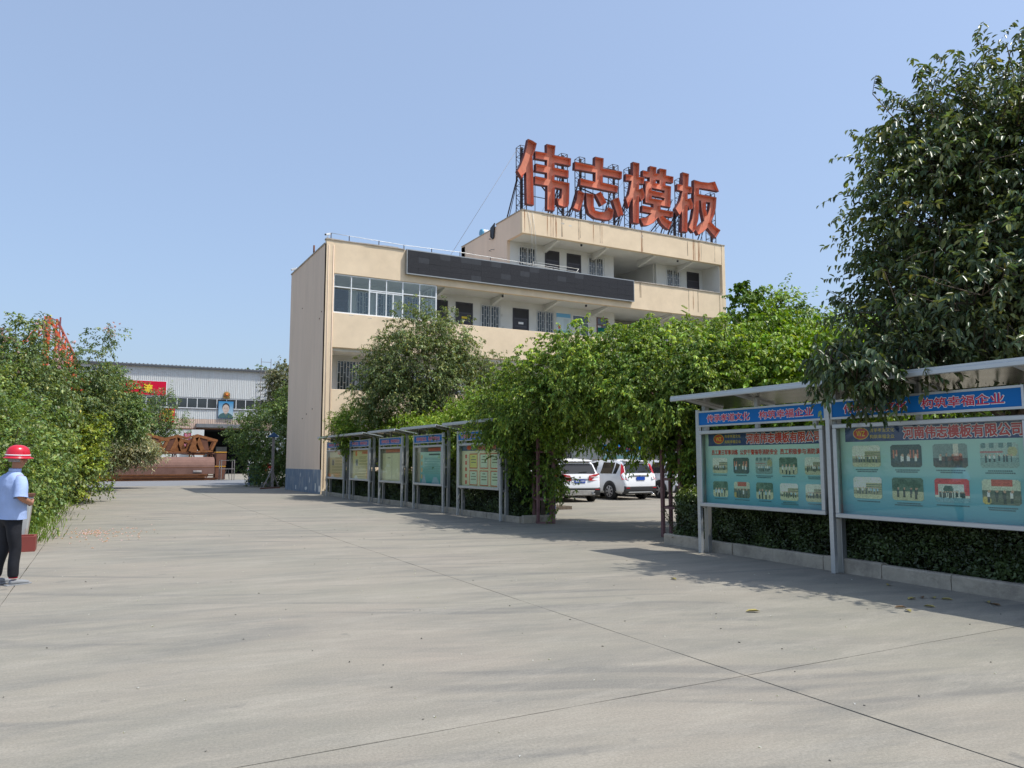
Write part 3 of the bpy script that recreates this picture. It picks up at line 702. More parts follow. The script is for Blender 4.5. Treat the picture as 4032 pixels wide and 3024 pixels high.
# ------------------------------------------------------------------ display screen on the parapet
LS = thing('led_screen', 'long black LED display screen mounted on the upper parapet of the office building', 'display screen', (14.28, F - .22, 11.55))
x0, x1, zb, zt = 14.28, 29.27, 11.57, 12.82
mb = MB(); mb.box(x0 - .04, F - .24, zb - .05, x1 + .04, F - .02, zb); mb.box(x0 - .04, F - .24, zt, x1 + .04, F - .02, zt + .05); mb.box(x0 - .04, F - .24, zb, x0, F - .02, zt); mb.box(x1, F - .24, zb, x1 + .04, F - .02, zt)
mb.build('frame', M['silver_dk'], LS)
B('back_box', M['black'], LS, (x0, F - .2, zb, x1, F - .03, zt))
nn = 24; w = (x1 - x0) / nn; odd = {(1, 1), (5, 0), (6, 0), (6, 3), (8, 0), (9, 2), (11, 1), (12, 0), (15, 1), (17, 0), (3, 0)}
rr = random.Random(3)
for i in range(nn):
    for j in range(4):
        dy = rr.uniform(0, .006); zz = zb + (zt - zb) * j / 4
        B('module', M['led2' if (i, 3 - j) in odd else 'led'], LS, (x0 + i * w + .002, F - .236 - dy, zz + .002, x0 + (i + 1) * w - .002, F - .2, zz + (zt - zb) / 4 - .002))

# ------------------------------------------------------------------ rooftop sign
SIGN = [
 ('wei', [[(21.87,20.66),(22.16,20.62),(22.48,20.5),(22.35,20.02),(22.18,19.64),(22.2,19.17),(22.23,18.64),(22.27,16.66),(21.76,16.66),(21.73,18.59),(21.61,18.45),(21.47,18.15),(21.14,18.57),(21.36,18.97),(21.58,19.51),(21.76,20.1)]]),
 ('wei', [[(23.16,20.61),(23.79,20.63),(23.72,20.03),(24.9,20.05),(24.88,19.56),(23.73,19.53),(23.73,19.25),(24.73,19.25),(24.71,18.78),(23.72,18.77),(23.71,18.48),(24.78,18.47),(24.73,17.17),(24.66,16.97),(24.4,16.89),(23.98,16.93),(23.84,17.39),(24.04,17.36),(24.16,17.43),(24.19,17.59),(24.21,18.0),(23.74,17.99),(23.7,16.55),(23.16,16.53),(23.19,18.0),(22.31,17.98),(22.34,18.47),(23.16,18.48),(23.16,18.79),(22.4,18.77),(22.41,19.25),(23.15,19.26),(23.17,19.58),(22.36,19.54),(22.38,20.01),(23.17,20.05)]]),
 ('zhi', [[(26.68,20.51),(27.34,20.53),(27.29,19.87),(28.76,19.93),(28.72,19.44),(27.27,19.41),(27.25,18.95),(28.43,18.93),(28.37,18.47),(25.54,18.46),(25.55,18.92),(26.66,18.9),(26.69,19.46),(25.15,19.41),(25.18,19.9),(26.65,19.9)]]),
 ('zhi', [[(25.39,18.14),(25.89,18.03),(25.77,17.49),(25.51,16.82),(25.02,16.94),(25.28,17.54)]]),
 ('zhi', [[(25.98,18.07),(26.56,18.07),(26.55,17.3),(26.66,17.06),(26.96,17.03),(27.33,17.06),(27.5,17.17),(27.65,17.44),(28.08,17.31),(27.99,16.83),(27.83,16.62),(27.48,16.55),(26.61,16.56),(26.17,16.78),(26.0,17.29)]]),
 ('zhi', [[(27.1,18.35),(27.54,17.7),(27.12,17.41),(26.67,18.09)]]),
 ('zhi', [[(28.46,18.21),(28.84,17.11),(28.37,16.9),(27.96,17.96)]]),
 ('mo', [[(29.62,20.74),(30.15,20.74),(30.1,19.84),(30.55,19.87),(30.51,19.41),(30.11,19.38),(30.09,19.0),(30.37,19.16),(30.57,18.74),(30.52,18.49),(30.23,18.22),(30.08,18.53),(30.04,16.71),(29.53,16.72),(29.56,18.34),(29.39,18.05),(29.21,17.61),(29.01,18.2),(29.25,18.53),(29.48,19.43),(29.02,19.4),(29.04,19.84),(29.6,19.85)]]),
 ('mo', [[(30.41,20.33),(30.95,20.33),(31.02,20.73),(31.55,20.74),(31.52,20.33),(31.75,20.35),(31.82,20.72),(32.38,20.74),(32.34,20.34),(32.96,20.36),(32.93,19.92),(32.29,19.88),(32.28,19.66),(32.74,19.66),(32.65,18.21),(31.82,18.2),(31.83,17.96),(32.9,17.97),(32.84,17.58),(32.04,17.54),(32.39,17.35),(32.77,17.25),(32.49,16.69),(32.16,16.8),(31.85,17.02),(31.6,17.37),(31.24,16.96),(30.81,16.72),(30.38,16.63),(30.13,17.11),(30.65,17.24),(31.05,17.55),(30.29,17.55),(30.32,17.98),(31.22,17.98),(31.21,18.19),(30.56,18.19),(30.6,19.66),(30.94,19.68),(30.96,19.92),(30.39,19.89)],[(31.48,19.87),(31.77,19.89),(31.74,19.67),(31.46,19.66)],[(31.13,19.26),(32.17,19.26),(32.13,19.11),(31.12,19.12)],[(31.12,18.74),(32.15,18.76),(32.11,18.62),(31.11,18.59)]]),
 ('ban', [[(33.75,20.82),(34.31,20.8),(34.22,19.93),(34.57,19.93),(34.54,19.49),(34.16,19.46),(34.15,19.04),(34.41,19.17),(34.64,18.75),(34.6,18.45),(34.27,18.29),(34.14,18.62),(34.06,16.74),(33.55,16.72),(33.62,18.1),(33.41,17.8),(33.05,18.21),(33.46,18.8),(33.69,19.49),(33.23,19.5),(33.27,19.93),(33.72,19.95)]]),
 ('ban', [[(34.73,20.47),(35.36,20.44),(36.02,20.5),(36.63,20.69),(36.97,20.03),(36.05,20.01),(35.18,19.97),(35.17,19.56),(36.73,19.58),(36.63,18.8),(36.47,18.29),(36.19,17.77),(36.54,17.51),(37.01,17.32),(36.56,16.72),(36.14,17.02),(35.84,17.31),(35.48,16.98),(35.01,16.69),(34.78,17.01),(34.57,16.79),(34.14,17.09),(34.48,17.76),(34.64,18.48)],[(35.15,19.09),(35.28,19.11),(35.34,18.45),(35.52,17.76),(35.12,17.4),(34.84,17.22),(35.04,17.78),(35.13,18.49)],[(35.76,19.09),(36.13,19.12),(36.03,18.63),(35.86,18.23),(35.75,18.58)]]),
]

SG = thing('rooftop_sign', 'large rusty orange red Chinese characters on steel lattice frames along the top roof', 'rooftop sign', (29, 38.4, 16.3))
def offset_loop(pts, d):
    """move a closed 2d loop outwards by d (positive = to the left of travel for ccw loops)"""
    n = len(pts); out = []
    for i in range(n):
        a = Vector(pts[i - 1]); b = Vector(pts[i]); c = Vector(pts[(i + 1) % n])
        e1 = (b - a).normalized(); e2 = (c - b).normalized(); n1 = Vector((e1.y, -e1.x)); n2 = Vector((e2.y, -e2.x))
        m_ = (n1 + n2); m_ = m_ / max(m_.length, .2) * (1 / max(.45, (1 + n1.dot(n2)) / 2) ** .5)
        out.append((b.x + m_.x * d, b.y + m_.y * d))
    return out
def area(p): return sum(p[i - 1][0] * p[i][1] - p[i][0] * p[i - 1][1] for i in range(len(p))) / 2
yf, yb = 38.12, 38.40       # front lip and back plate of the tray letters
done = {}
for nm, loops in SIGN:
    mb = MB(); loops = [(l if (area(l) > 0) == (i == 0) else l[::-1]) for i, l in enumerate(loops)]
    P = [[Vector((x, z, 0)) for x, z in l] for l in loops]; flat = [q for l in P for q in l]
    for t_ in tessellate_polygon(P): mb.poly([(flat[i].x, yb - .03, flat[i].y) for i in t_], 0)
    for l in loops:
        inn = offset_loop(l, -.035); n = len(l)
        for i in range(n):
            j = (i + 1) % n; a, b = l[i], l[j]; ia, ib = inn[i], inn[j]
            mb.poly([(a[0], yf, a[1]), (b[0], yf, b[1]), (b[0], yb, b[1]), (a[0], yb, a[1])], 1)
            mb.poly([(ia[0], yf, ia[1]), (ib[0], yf, ib[1]), (ib[0], yb - .03, ib[1]), (ia[0], yb - .03, ia[1])], 2)
            mb.poly([(a[0], yf, a[1]), (b[0], yf, b[1]), (ib[0], yf, ib[1]), (ia[0], yf, ia[1])], 1)
    if nm not in done:
        e = bpy.data.objects.new('character', None); COL.objects.link(e); e.parent = SG; done[nm] = e
        e['label'] = {'wei': 'character 伟', 'zhi': 'character 志', 'mo': 'character 模', 'ban': 'character 板'}[nm]
    mb.build('letter_tray', [M['letter'], M['letter_rim'], M['letter']], done[nm], fix=False)
def lattice(x, z1, y0=38.5, y1=39.0, w=.42, z0=16.2):
    mb = MB(); c = [(x, y0), (x + w, y0), (x + w, y1), (x, y1)]
    for a, b in c: mb.box(a - .02, b - .02, z0, a + .02, b + .02, z1)
    mb.box(x + w * .45 - .05, y0 + .1, z0, x + w * .45 + .05, y0 + .2, z1 - .05)
    n = int((z1 - z0) / .55)
    for i in range(n + 1):
        z = z0 + (z1 - z0) * i / n
        for k in range(4): mb.bar((*c[k], z), (*c[(k + 1) % 4], z), .025)
        if i < n: mb.bar((*c[0], z), (*c[1], z + .5), .02); mb.bar((*c[3], z + .5), (*c[0], z), .02)
    return mb.build('lattice_post', M['steel'], SG)
for x, z in ((21.55, 20.35), (24.45, 20.42), (25.75, 20.45), (28.3, 20.45), (29.55, 20.5), (33.2, 18.2), (33.8, 20.55), (36.5, 20.0)): lattice(x, z)
mb = MB()
for x0_, x1_ in ((21.6, 24.8), (25.8, 28.6), (29.6, 33.2), (33.9, 36.8)):
    for z in (16.45, 17.35, 18.9, 20.1): mb.box(x0_, 38.52, z, x1_, 38.56, z + .035)
    for x in (x0_ + .95, (x0_ + x1_) / 2 + .3): mb.box(x, 38.5, 16.4, x + .03, 38.53, 20.0)
mb.build('cross_rail', M['steel'], SG)
def brace(p, q, w): mb = MB(); mb.bar(p, q, w); mb.build('brace', M['steel'], SG)
for x in (21.7, 24.6, 25.95, 28.5, 29.75, 33.4, 34.0, 36.7): brace((x, 38.9, 19.0), (x, 41.2, 15.2), .06); brace((x - .1, 38.9, 18.4), (x - .1, 40.6, 15.2), .03)
for x0_, x1_ in ((23.4, 24.7), (24.7, 26.0), (28.3, 29.7), (32.7, 33.9), (31.2, 33.0)): brace((x0_, 38.7, 16.3), (x1_, 38.75, 18.3), .06); brace((x0_ + .25, 38.75, 16.3), (x1_ + .2, 38.8, 18.2), .03)
brace((23.0, 38.6, 18.2), (24.9, 38.6, 16.3), .06); brace((25.8, 38.6, 18.5), (28.8, 38.6, 17.9), .06)
mb = MB(); mb.tube([(21.6, 38.9, 20.3), (14.6 + 3.0, 42.0, 12.4)], .012, 4); mb.tube([(23.0, 38.9, 19.8), (21.9, 40.5, 16.1)], .01, 4); mb.tube([(25.0, 38.9, 19.6), (23.6, 40.5, 16.2)], .01, 4)
mb.tube([(29.4, 38.9, 19.6), (27.6, 40.8, 16.2)], .01, 4); mb.tube([(33.6, 38.9, 19.2), (32.0, 40.8, 16.2)], .01, 4)
mb.build('guy_wire', M['cable'], SG)

# ------------------------------------------------------------------ roof oddments
LP = thing('lightning_strip', 'silver lightning strip on short posts along the lower office roof edge', 'lightning conductor', (10.3, 38.1, 12.9))
mb = MB(); pts = [(10.25, 38.15, 13.25), (11.2, 38.15, 13.22), (14.2, 38.15, 13.15), (17.5, 38.15, 13.2), (21.3, 38.15, 13.12), (23.6, 38.15, 13.1), (25.4, 38.15, 13.0)]
mb.tube(pts, .016, 5); mb.build('strip', M['silver'], LP)
for x, y_, z in pts[:-1] + [(19.4, 38.15, 13.15), (12.8, 38.15, 13.18), (15.8, 38.15, 13.17)]: B('post', M['steel'], LP, (x - .018, 38.13, 12.84, x + .018, 38.166, z))
t = thing('rail', 'thin white handrail standing behind the display screen on the upper corridor', 'railing', (22.6, 38.5, 12.9))
mb = MB(); mb.tube([(21.7, 38.45, 13.15), (26.2, 38.45, 12.98)], .02, 5); mb.tube([(22.4, 38.45, 13.35), (25.6, 38.45, 13.3)], .015, 5); mb.tube([(25.3, 38.45, 12.9), (25.6, 38.45, 13.3)], .02, 5); mb.tube([(22.4, 38.45, 12.9), (22.4, 38.45, 13.35)], .015, 5); mb.build('tube_rail', M['grille'], t)
t = thing('hanging_cable', 'two pale cables hanging from the top fascia across the leftmost barred window', 'cable', (22.2, 37.95, 16))
mb = MB(); mb.tube([(21.8, F - .03, 16.15), (22.0, F - .06, 15.2), (22.1, F - .02, 13.0)], .014, 5); mb.tube([(22.1, F - .03, 16.15), (22.25, F - .06, 15.0), (22.4, F - .02, 13.0)], .014, 5); mb.build('cable_line', M['grille'], t)
def cctv(p, lab, aim):
    t = thing('security_camera', lab, 'camera', p); p = Vector(p); a = Vector(aim).normalized()
    mb = MB(); mb.tube([p, p + Vector((0, 0, .22))], .018, 6); mb.build('stem', M['grille'], t)
    mb = MB(); mb.bar(p + Vector((0, 0, .26)) - a * .16, p + Vector((0, 0, .26)) + a * .18, .11, .1); mb.build('housing', M['whiteplastic'], t, bevel=.01)
    mb = MB(); mb.bar(p + Vector((0, 0, .26)) + a * .18, p + Vector((0, 0, .26)) + a * .2, .09, .08); mb.build('lens', M['black'], t)
cctv((10.1, 38.2, 12.92), 'white security camera on the front corner of the lower roof', (-.8, -.5, -.35)); cctv((10.1, 45.6, 12.75), 'white security camera on the rear corner of the lower roof', (-.8, .3, -.3))
t = thing('roof_pipe', 'short rusty pipe stub standing on the side edge of the lower roof', 'pipe', (10.15, 41.2, 12.75)); mb = MB(); mb.tube([(10.15, 41.2, 12.74), (10.15, 41.2, 13.35)], .05, 8); mb.build('pipe_stub', M['rust2'], t)
t = thing('solar_water_heater', 'white and blue solar water heater tank on the upper roof', 'water heater', (22.6, 43.6, 16))
mb = MB(); mb.lathe([(0, 0), (.2, 0), (.25, .06), (.25, 1.9), (.2, 1.96), (0, 1.96)], 20, (21.75, 44.2, 16.55), axis='X'); mb.build('tank', M['whiteplastic'], t)
mb = MB(); mb.lathe([(0, -.01), (.21, -.01), (.256, .05), (.256, .14)], 20, (21.75, 44.2, 16.55), axis='X'); mb.build('end_cap', mat('light blue enamel', (.12, .36, .55), .4), t)
mb = MB(); mb.bar((21.95, 44.2, 16.4), (21.95, 43.9, 15.1), .03); mb.bar((23.4, 44.2, 16.4), (23.4, 43.9, 15.1), .03); mb.bar((21.95, 44.3, 16.3), (23.4, 44.3, 16.3), .03); mb.build('stand', M['scaff'], t)
t = thing('black_sheet', 'black plastic sheet hanging over the step of the upper side parapet', 'plastic sheet', (21.4, 41.6, 15.9))
mb = MB(); mb.prism([(21.30, 41.35, 16.35), (21.34, 42.0, 16.2), (21.3, 41.95, 15.6), (21.34, 41.7, 15.4), (21.3, 41.5, 15.45)], (.05, 0, 0)); mb.build('sheet', M['black'], t)
t = thing('wall_poster', 'white blue poster with a red lantern on the third floor corridor wall', 'poster', (25.4, BK, 9.7))
a = np.zeros((18, 16, 3)); 
for i in range(18):
    a[i, :] = np.array(srgb(175, 190, 194)) if i > 2 else np.array(srgb(95, 150, 185))
a[9:12, 2:5] = srgb(190, 50, 70); a[4:12, 8:14] *= .86; a[12:, 3] *= .6; a[13:18, 0:16] = srgb(120, 165, 168)
grid_print('poster_sheet', a, (24.87, BK - .02, 9.3), (1.05, 0, 0), (0, 0, 1.46), t, M['print'])
# ------------------------------------------------------------------ notice boards
def put(a, x0, y0, x1, y1, c): a[max(0, int(y0)):int(y1), max(0, int(x0)):int(x1)] = c
def blob(a, cx, cy, rx, ry, c):
    h, w = a.shape[:2]; yy, xx = np.mgrid[0:h, 0:w]; k = ((xx + .5 - cx) / rx) ** 2 + ((yy + .5 - cy) / ry) ** 2 <= 1; a[k] = c
def scene_photo(seed, kind, W=34, H=26):
    """a small generic group photograph, faded behind glass: sky or room, ground, rows of people"""
    rr = random.Random(seed); a = np.zeros((H, W, 3)); C = lambda r, g, b: np.array(srgb(r, g, b))
    sky_, gr, dk = C(205, 210, 190), C(180, 180, 145), C(70, 85, 80)
    if kind == 'yard': put(a, 0, 0, W, H * .55, sky_); put(a, 0, H * .5, W, H, gr); put(a, W * .45, H * .28, W, H * .6, C(165, 160, 125)); [put(a, W * .45, H * (.34 + .1 * k), W, H * (.37 + .1 * k), dk) for k in range(3)]; put(a, 0, H * .62, W, H * .8, C(120, 120, 95))
    elif kind == 'trees': put(a, 0, 0, W, H, C(85, 110, 95)); [blob(a, rr.uniform(0, W), rr.uniform(0, H * .45), 4, 3, C(60, 85, 70)) for _ in range(9)]; put(a, 0, H * .6, W, H, gr)
    elif kind == 'room': put(a, 0, 0, W, H, C(125, 140, 135)); put(a, W * .6, 0, W * .75, H * .5, C(205, 200, 180)); put(a, 0, H * .6, W, H, C(75, 70, 75)); put(a, W * .25, H * .55, W * .85, H * .75, C(105, 70, 65))
    elif kind == 'stage': put(a, 0, 0, W, H, C(35, 42, 50)); [put(a, W * (.08 + .11 * k), H * .25, W * (.13 + .11 * k), H * .6, C(175, 90, 70)) for k in (0, 1, 5, 6, 7)]; put(a, 0, H * .7, W, H, C(40, 48, 66))
    elif kind == 'arch': put(a, 0, 0, W, H, C(190, 195, 180)); put(a, 0, 0, W, H * .25, C(190, 55, 70)); put(a, 0, 0, W * .12, H * .7, C(190, 55, 70)); put(a, W * .86, 0, W, H * .7, C(190, 55, 70)); blob(a, W * .4, H * .45, 6, 5, C(70, 90, 85)); put(a, 0, H * .8, W, H, C(110, 150, 160))
    elif kind == 'street': put(a, 0, 0, W, H, C(150, 165, 155)); [put(a, W * .24 * k + 1, H * .02, W * .24 * k + 6, H * .22, C(85, 110, 110)) for k in range(4)]; put(a, 0, H * .36, W * .6, H * .42, C(165, 90, 90)); blob(a, W * .85, H * .35, 5, 6, C(160, 155, 110)); put(a, 0, H * .6, W, H, C(120, 145, 140))
    elif kind == 'machine': put(a, 0, 0, W, H, C(185, 190, 165)); put(a, W * .25, 0, W * .8, H * .28, C(180, 80, 70)); put(a, 0, H * .45, W, H, C(85, 90, 80)); blob(a, W * .1, H * .85, 5, 5, C(180, 160, 90))
    n = {'yard': 8, 'trees': 4, 'room': 4, 'stage': 4, 'arch': 13, 'street': 7, 'machine': 4}[kind]
    for k in range(n):
        x = W * (.1 + .8 * (k + .5) / n) + rr.uniform(-.8, .8); s = {'yard': .8, 'arch': .7, 'street': .8}.get(kind, 1.25) * rr.uniform(.9, 1.1)
        y = H * (.52 if kind != 'arch' else .58); top = rr.choice([C(210, 215, 205), C(60, 70, 80), C(150, 180, 195), C(50, 52, 58), C(205, 205, 190)]) if kind != 'arch' else C(55, 60, 70)
        put(a, x - 1.3 * s, y, x + 1.3 * s, y + 5.5 * s, top); put(a, x - 1.1 * s, y + 5 * s, x + 1.1 * s, y + 10 * s, C(45, 50, 58)); blob(a, x, y - 1.1 * s, 1.1 * s, 1.3 * s, C(190, 150, 125))
    tint = np.array(srgb(150, 190, 165)); a = (a * .86 + tint * .14) * np.random.default_rng(seed + 500).uniform(.85, 1.12)
    a *= 1 + .13 * np.random.default_rng(seed).normal(size=(H, W, 1))
    return np.clip(a, 0, 1)
def round_mask(h, w, r):
    yy, xx = np.mgrid[0:h, 0:w]; yy = yy + .5; xx = xx + .5
    dx = np.maximum(np.maximum(r - xx, xx - (w - r)), 0); dy = np.maximum(np.maximum(r - yy, yy - (h - r)), 0)
    return dx ** 2 + dy ** 2 <= r * r
SL = '传承孝道文化'; SR = '构筑幸福企业'; CO = '河南伟志模板有限公司'
UX, UZ = (0, -1, 0), (0, 0, 1)
def cap_lines(parent, xf, y, z, w, n, seed, m):
    """rows of caption print too small to read"""
    rr = random.Random(seed); mb = MB()
    for k in range(n):
        ww = w * rr.uniform(.6, .98); s = (w - ww) / 2; zz = z - k * .026; p = 0
        while p < ww:
            l = rr.uniform(.012, .02); mb.poly([(xf, y - s - p, zz), (xf, y - s - p - l, zz), (xf, y - s - p - l, zz + .015), (xf, y - s - p, zz + .015)]); p += l + .006
    o = mb.build('caption', m, parent, fix=False); return o
M['caption'] = mat('grey caption print', (0.10, 0.20, 0.22), 0.6)
M['caption_b'] = mat('brown caption print', (0.26, 0.19, 0.10), 0.6)

def cabinet(t, xf, y0, y1, z0, z1, sheet, near=False):
    """glazed aluminium case between y0 (left) and y1"""
    c = MB(); b = .062 if near else .07; d = .11
    for a in ((y1, z0, y0, z0 + b), (y1, z1 - b, y0, z1), (y1, z0 + b, y1 + b, z1 - b), (y0 - b, z0 + b, y0, z1 - b)): c.box(xf - .03, a[0], a[1], xf + .02, a[2], a[3])
    fr = c.build('case_frame', M['silver'], t, bevel=.008)
    c = MB(); c.box(xf + .02, y1 + .01, z0 + .012, xf + d, y1 + .03, z1 - .012); c.box(xf + .02, y0 - .03, z0 + .012, xf + d, y0 - .01, z1 - .012)
    c.box(xf + .02, y1 + .03, z0 + .012, xf + d, y0 - .03, z0 + .03); c.box(xf + .02, y1 + .03, z1 - .03, xf + d, y0 - .03, z1 - .012); c.box(xf + d, y1 + .01, z0 + .012, xf + d + .012, y0 - .01, z1 - .012)
    bx = c.build('case_box', M['silver_dk'], t)
    B('glass', M['case_glass'], fr, (xf - .012, y1 + b, z0 + b, xf - .007, y0 - b, z1 - b))
    sheet(bx, xf + d - .012, y0 - .035, y1 + .035, z0 + .035, z1 - .035)
def header(t, xf, y0, y1, z0=2.21, z1=2.49, wt=1.0):
    c = MB(); b = .03
    for a in ((y1, z0, y0, z0 + b), (y1, z1 - b, y0, z1), (y1, z0 + b, y1 + b, z1 - b), (y0 - b, z0 + b, y0, z1 - b)): c.box(xf - .02, a[0], a[1], xf + .03, a[2], a[3])
    o = c.build('header_frame', M['silver'], t)
    p = B('header_panel', M['blue'], t, (xf - .008, y1 + b, z0 + b, xf + .02, y0 - b, z1 - b))
    L = y0 - y1 - 2 * b; hh = .135
    for s, a, w in ((SL, .075, .375), (SR, .525, .40)):
        yy = y0 - b - L * a; z = (z0 + z1) / 2 - hh / 2
        text('lettering_edge', s, M['white'], p, (xf - .0095, yy, z), UX, UZ, L * w, hh, .055)
        text('lettering', s, M['pinkred'], p, (xf - .0115, yy - .006, z + .005), UX, UZ, L * w - .012, hh - .01, .022)
def wz_header(p, x, y0, y1, z1, h, navy=True):
    """navy strip with oval badge and company name"""
    L = y0 - y1
    if navy: B('title_strip', M['navy'], p, (x - .004, y1, z1 - h, x - .001, y0 - .09, z1))
    mb = MB(); mb.poly([(x - .006, y0 - L * .135 + .125 * cos(a), z1 - h / 2 + .083 * sin(a)) for a in [k * pi / 16 for k in range(32)]]); mb.build('badge_edge', M['yellow'], p, fix=False)
    mb = MB(); mb.poly([(x - .0075, y0 - L * .135 + .115 * cos(a), z1 - h / 2 + .074 * sin(a)) for a in [k * pi / 16 for k in range(32)]]); mb.build('badge', M['red_txt'], p, fix=False)
    text('badge_lettering', 'WZ', M['yellow'], p, (x - .009, y0 - L * .135 + .068, z1 - h / 2 - .036), UX, UZ, .136, .072, .03)
    text('slogan', SL, M['yellow'], p, (x - .006, y0 - L * .19, z1 - h * .44), UX, UZ, L * .145, .055, .0)
    text('slogan', SR, M['yellow'], p, (x - .006, y0 - L * .19, z1 - h * .83), UX, UZ, L * .145, .055, .0)
    text('company_name_edge', CO, M['white'], p, (x - .006, y0 - L * .385, z1 - h * .88), UX, UZ, L * .585, h * .70, .085)
    text('company_name', CO, M['red_txt'], p, (x - .008, y0 - L * .386, z1 - h * .87), UX, UZ, L * .583, h * .68, .04)
def gradient(p, name, x, y0, y1, z0, z1, stops, H=40):
    a = np.zeros((H, 1, 3))
    for i in range(H):
        t = i / (H - 1); k = min(int(t * (len(stops) - 1)), len(stops) - 2); f = t * (len(stops) - 1) - k
        a[i, 0] = np.array(srgb(*stops[k])) * (1 - f) + np.array(srgb(*stops[k + 1])) * f
    return grid_print(name, a, (x, y0, z0), (0, -(y0 - y1), 0), (0, 0, z1 - z0), p, M['print'])
def sheet_A(p, x, y0, y1, z0, z1):
    y1 = y1 + 0.0; gradient(p, 'printed_sheet', x, y0, y1, z0, z1, [(165, 190, 168), (155, 186, 172), (118, 172, 172), (80, 144, 160)]); h = .235; wz_header(p, x, y0, y1, z1, h)
    L = y0 - y1
    for s, a, w in (('员工夏日军事训练', .065, .24), ('公安干警指导消防安全', .325, .315), ('员工积极参与消防演练', .66, .33)): text('heading', s, M['red_txt'], p, (x - .004, y0 - L * a, z1 - h - .155), UX, UZ, L * w, .085, .03)
    kinds = ['yard', 'stage', 'street', 'trees', 'yard', 'trees', 'machine', 'trees', 'yard', 'yard']
    for i in range(10):
        r, c = divmod(i, 5); w, hh = L * .138, .265; yy = y0 - L * (.07 + .193 * c); zz = z1 - h - .205 - hh - r * .405
        grid_print('photo', scene_photo(20 + i, kinds[i]), (x - .004, yy, zz), (0, -w, 0), (0, 0, hh), p, M['print'], round_mask(26, 34, 4))
        cap_lines(p, x - .005, yy, zz - .04, w, 1 + (i in (2, 4, 8)), i, M['caption'])
def sheet_B(p, x, y0, y1, z0, z1):
    gradient(p, 'printed_sheet', x, y0, y1, z0, z1, [(158, 184, 168), (150, 186, 174), (118, 172, 176), (84, 146, 162)]); h = .225; wz_header(p, x, y0, y1, z1, h)
    L = y0 - y1; kinds = ['yard', 'stage', 'room', 'street', 'yard', 'trees', 'arch', 'machine']
    for i in range(8):
        r, c = divmod(i, 4); w, hh = L * .172, .30; yy = y0 - L * (.075 + .232 * c); zz = z1 - h - .055 - hh - r * .44
        grid_print('photo', scene_photo(50 + i, kinds[i], 40, 30), (x - .004, yy, zz), (0, -w, 0), (0, 0, hh), p, M['print'], round_mask(30, 40, 4.5))
        cap_lines(p, x - .005, yy, zz - .045, w, 2 if i not in (4, 6) else 1, 40 + i, M['caption'])
def text_page(kind, seed):
    W, H = 72, 46; rr = random.Random(seed); C = lambda r, g, b: np.array(srgb(r, g, b)); a = np.zeros((H, W, 3))
    if kind == 'cert':
        a[:] = C(212, 200, 165); put(a, 0, 0, W, 7, C(70, 84, 110)); put(a, 28, 2, 62, 6, C(165, 75, 72)); blob(a, 14, 3.5, 4, 2.5, C(190, 70, 55))
        for k in range(5): put(a, 7, 11 + 7 * k, 10, 15 + 7 * k, C(190, 80, 70))
        for r in range(2):
            for c in range(3):
                x, y = 15 + 19 * c, 10 + 18 * r; put(a, x, y, x + 15, y + 16, C(185, 85, 60)); put(a, x + 1, y + 1, x + 14, y + 15, C(205, 200, 120) if (r, c) == (0, 0) else C(195, 208, 180))
                for l in range(2): put(a, x + 3, y + 6 + 3 * l, x + 12, y + 7 + 3 * l, C(120, 125, 100))
                put(a, x + 5, y + 3, x + 10, y + 4, C(120, 125, 100))
    elif kind == 'teal':
        for i in range(H): t = i / H; a[i] = C(180, 205, 185) * (1 - t) + C(50, 140, 145) * t
        put(a, 0, 0, W, 7, C(90, 95, 98)); put(a, 30, 2, 64, 6, C(175, 85, 70)); put(a, 0, 0, 9, H, C(160, 150, 130))
        for k in range(4): blob(a, 13, 13 + 8 * k, 2.4, 3, C(195, 165, 110))
        put(a, 32, 9, 60, 11, C(70, 90, 85))
        for k in range(10): put(a, 20, 14 + 2 * k, rr.randint(52, 66), 15 + 2 * k, C(115, 155, 145))
        for k in range(12): put(a, 12 + k * .6, 45 - k, 26 - k * .5, 46 - k, C(150, 165, 175)); put(a, 40 + k * .4, 45 - k * .7, 60 - k * .6, 46 - k * .7, C(140, 165, 175))
    elif kind == 'letter':
        a[:] = C(190, 185, 145); put(a, 0, 0, W, 7, C(110, 108, 98)); put(a, 12, 2, 60, 6, C(180, 100, 80)); put(a, 12, 8, 56, 43, C(200, 198, 160)); put(a, 33, 9, 34, 42, C(150, 148, 120))
        for k in range(8): put(a, 60, 9 + 4 * k, 69, 12 + 4 * k, C(205, 160, 120))
        put(a, 18, 13, 28, 14, C(130, 125, 100)); put(a, 14, 22, 26, 26, C(208, 206, 180))
    else:
        a[:] = C(196, 184, 132) if kind == 'gold' else C(188, 172, 128); put(a, 0, 0, W, 2, C(185, 110, 80)); put(a, 38, 3, 66, 7, C(190, 110, 80))
        if kind == 'gold': blob(a, 15, 6, 4, 4, C(205, 100, 45))
        put(a, 12, 15, 23, 25, C(140, 145, 130)); put(a, 14, 17, 21, 25, C(95, 95, 90))
        for k in range(13): put(a, 27 if k < 6 else 12, 11 + 2.5 * k, rr.randint(52, 68), 12 + 2.5 * k, C(150, 140, 95))
        for k in range(6): put(a, 6 + k, 45 - k, 24 - k, 46 - k, C(205, 205, 190))
    return a
def sheet_small(kind, seed):
    def f(p, x, y0, y1, z0, z1): grid_print('printed_sheet', text_page(kind, seed), (x, y0, z0), (0, -(y0 - y1), 0), (0, 0, z1 - z0), p, M['print'])
    return f
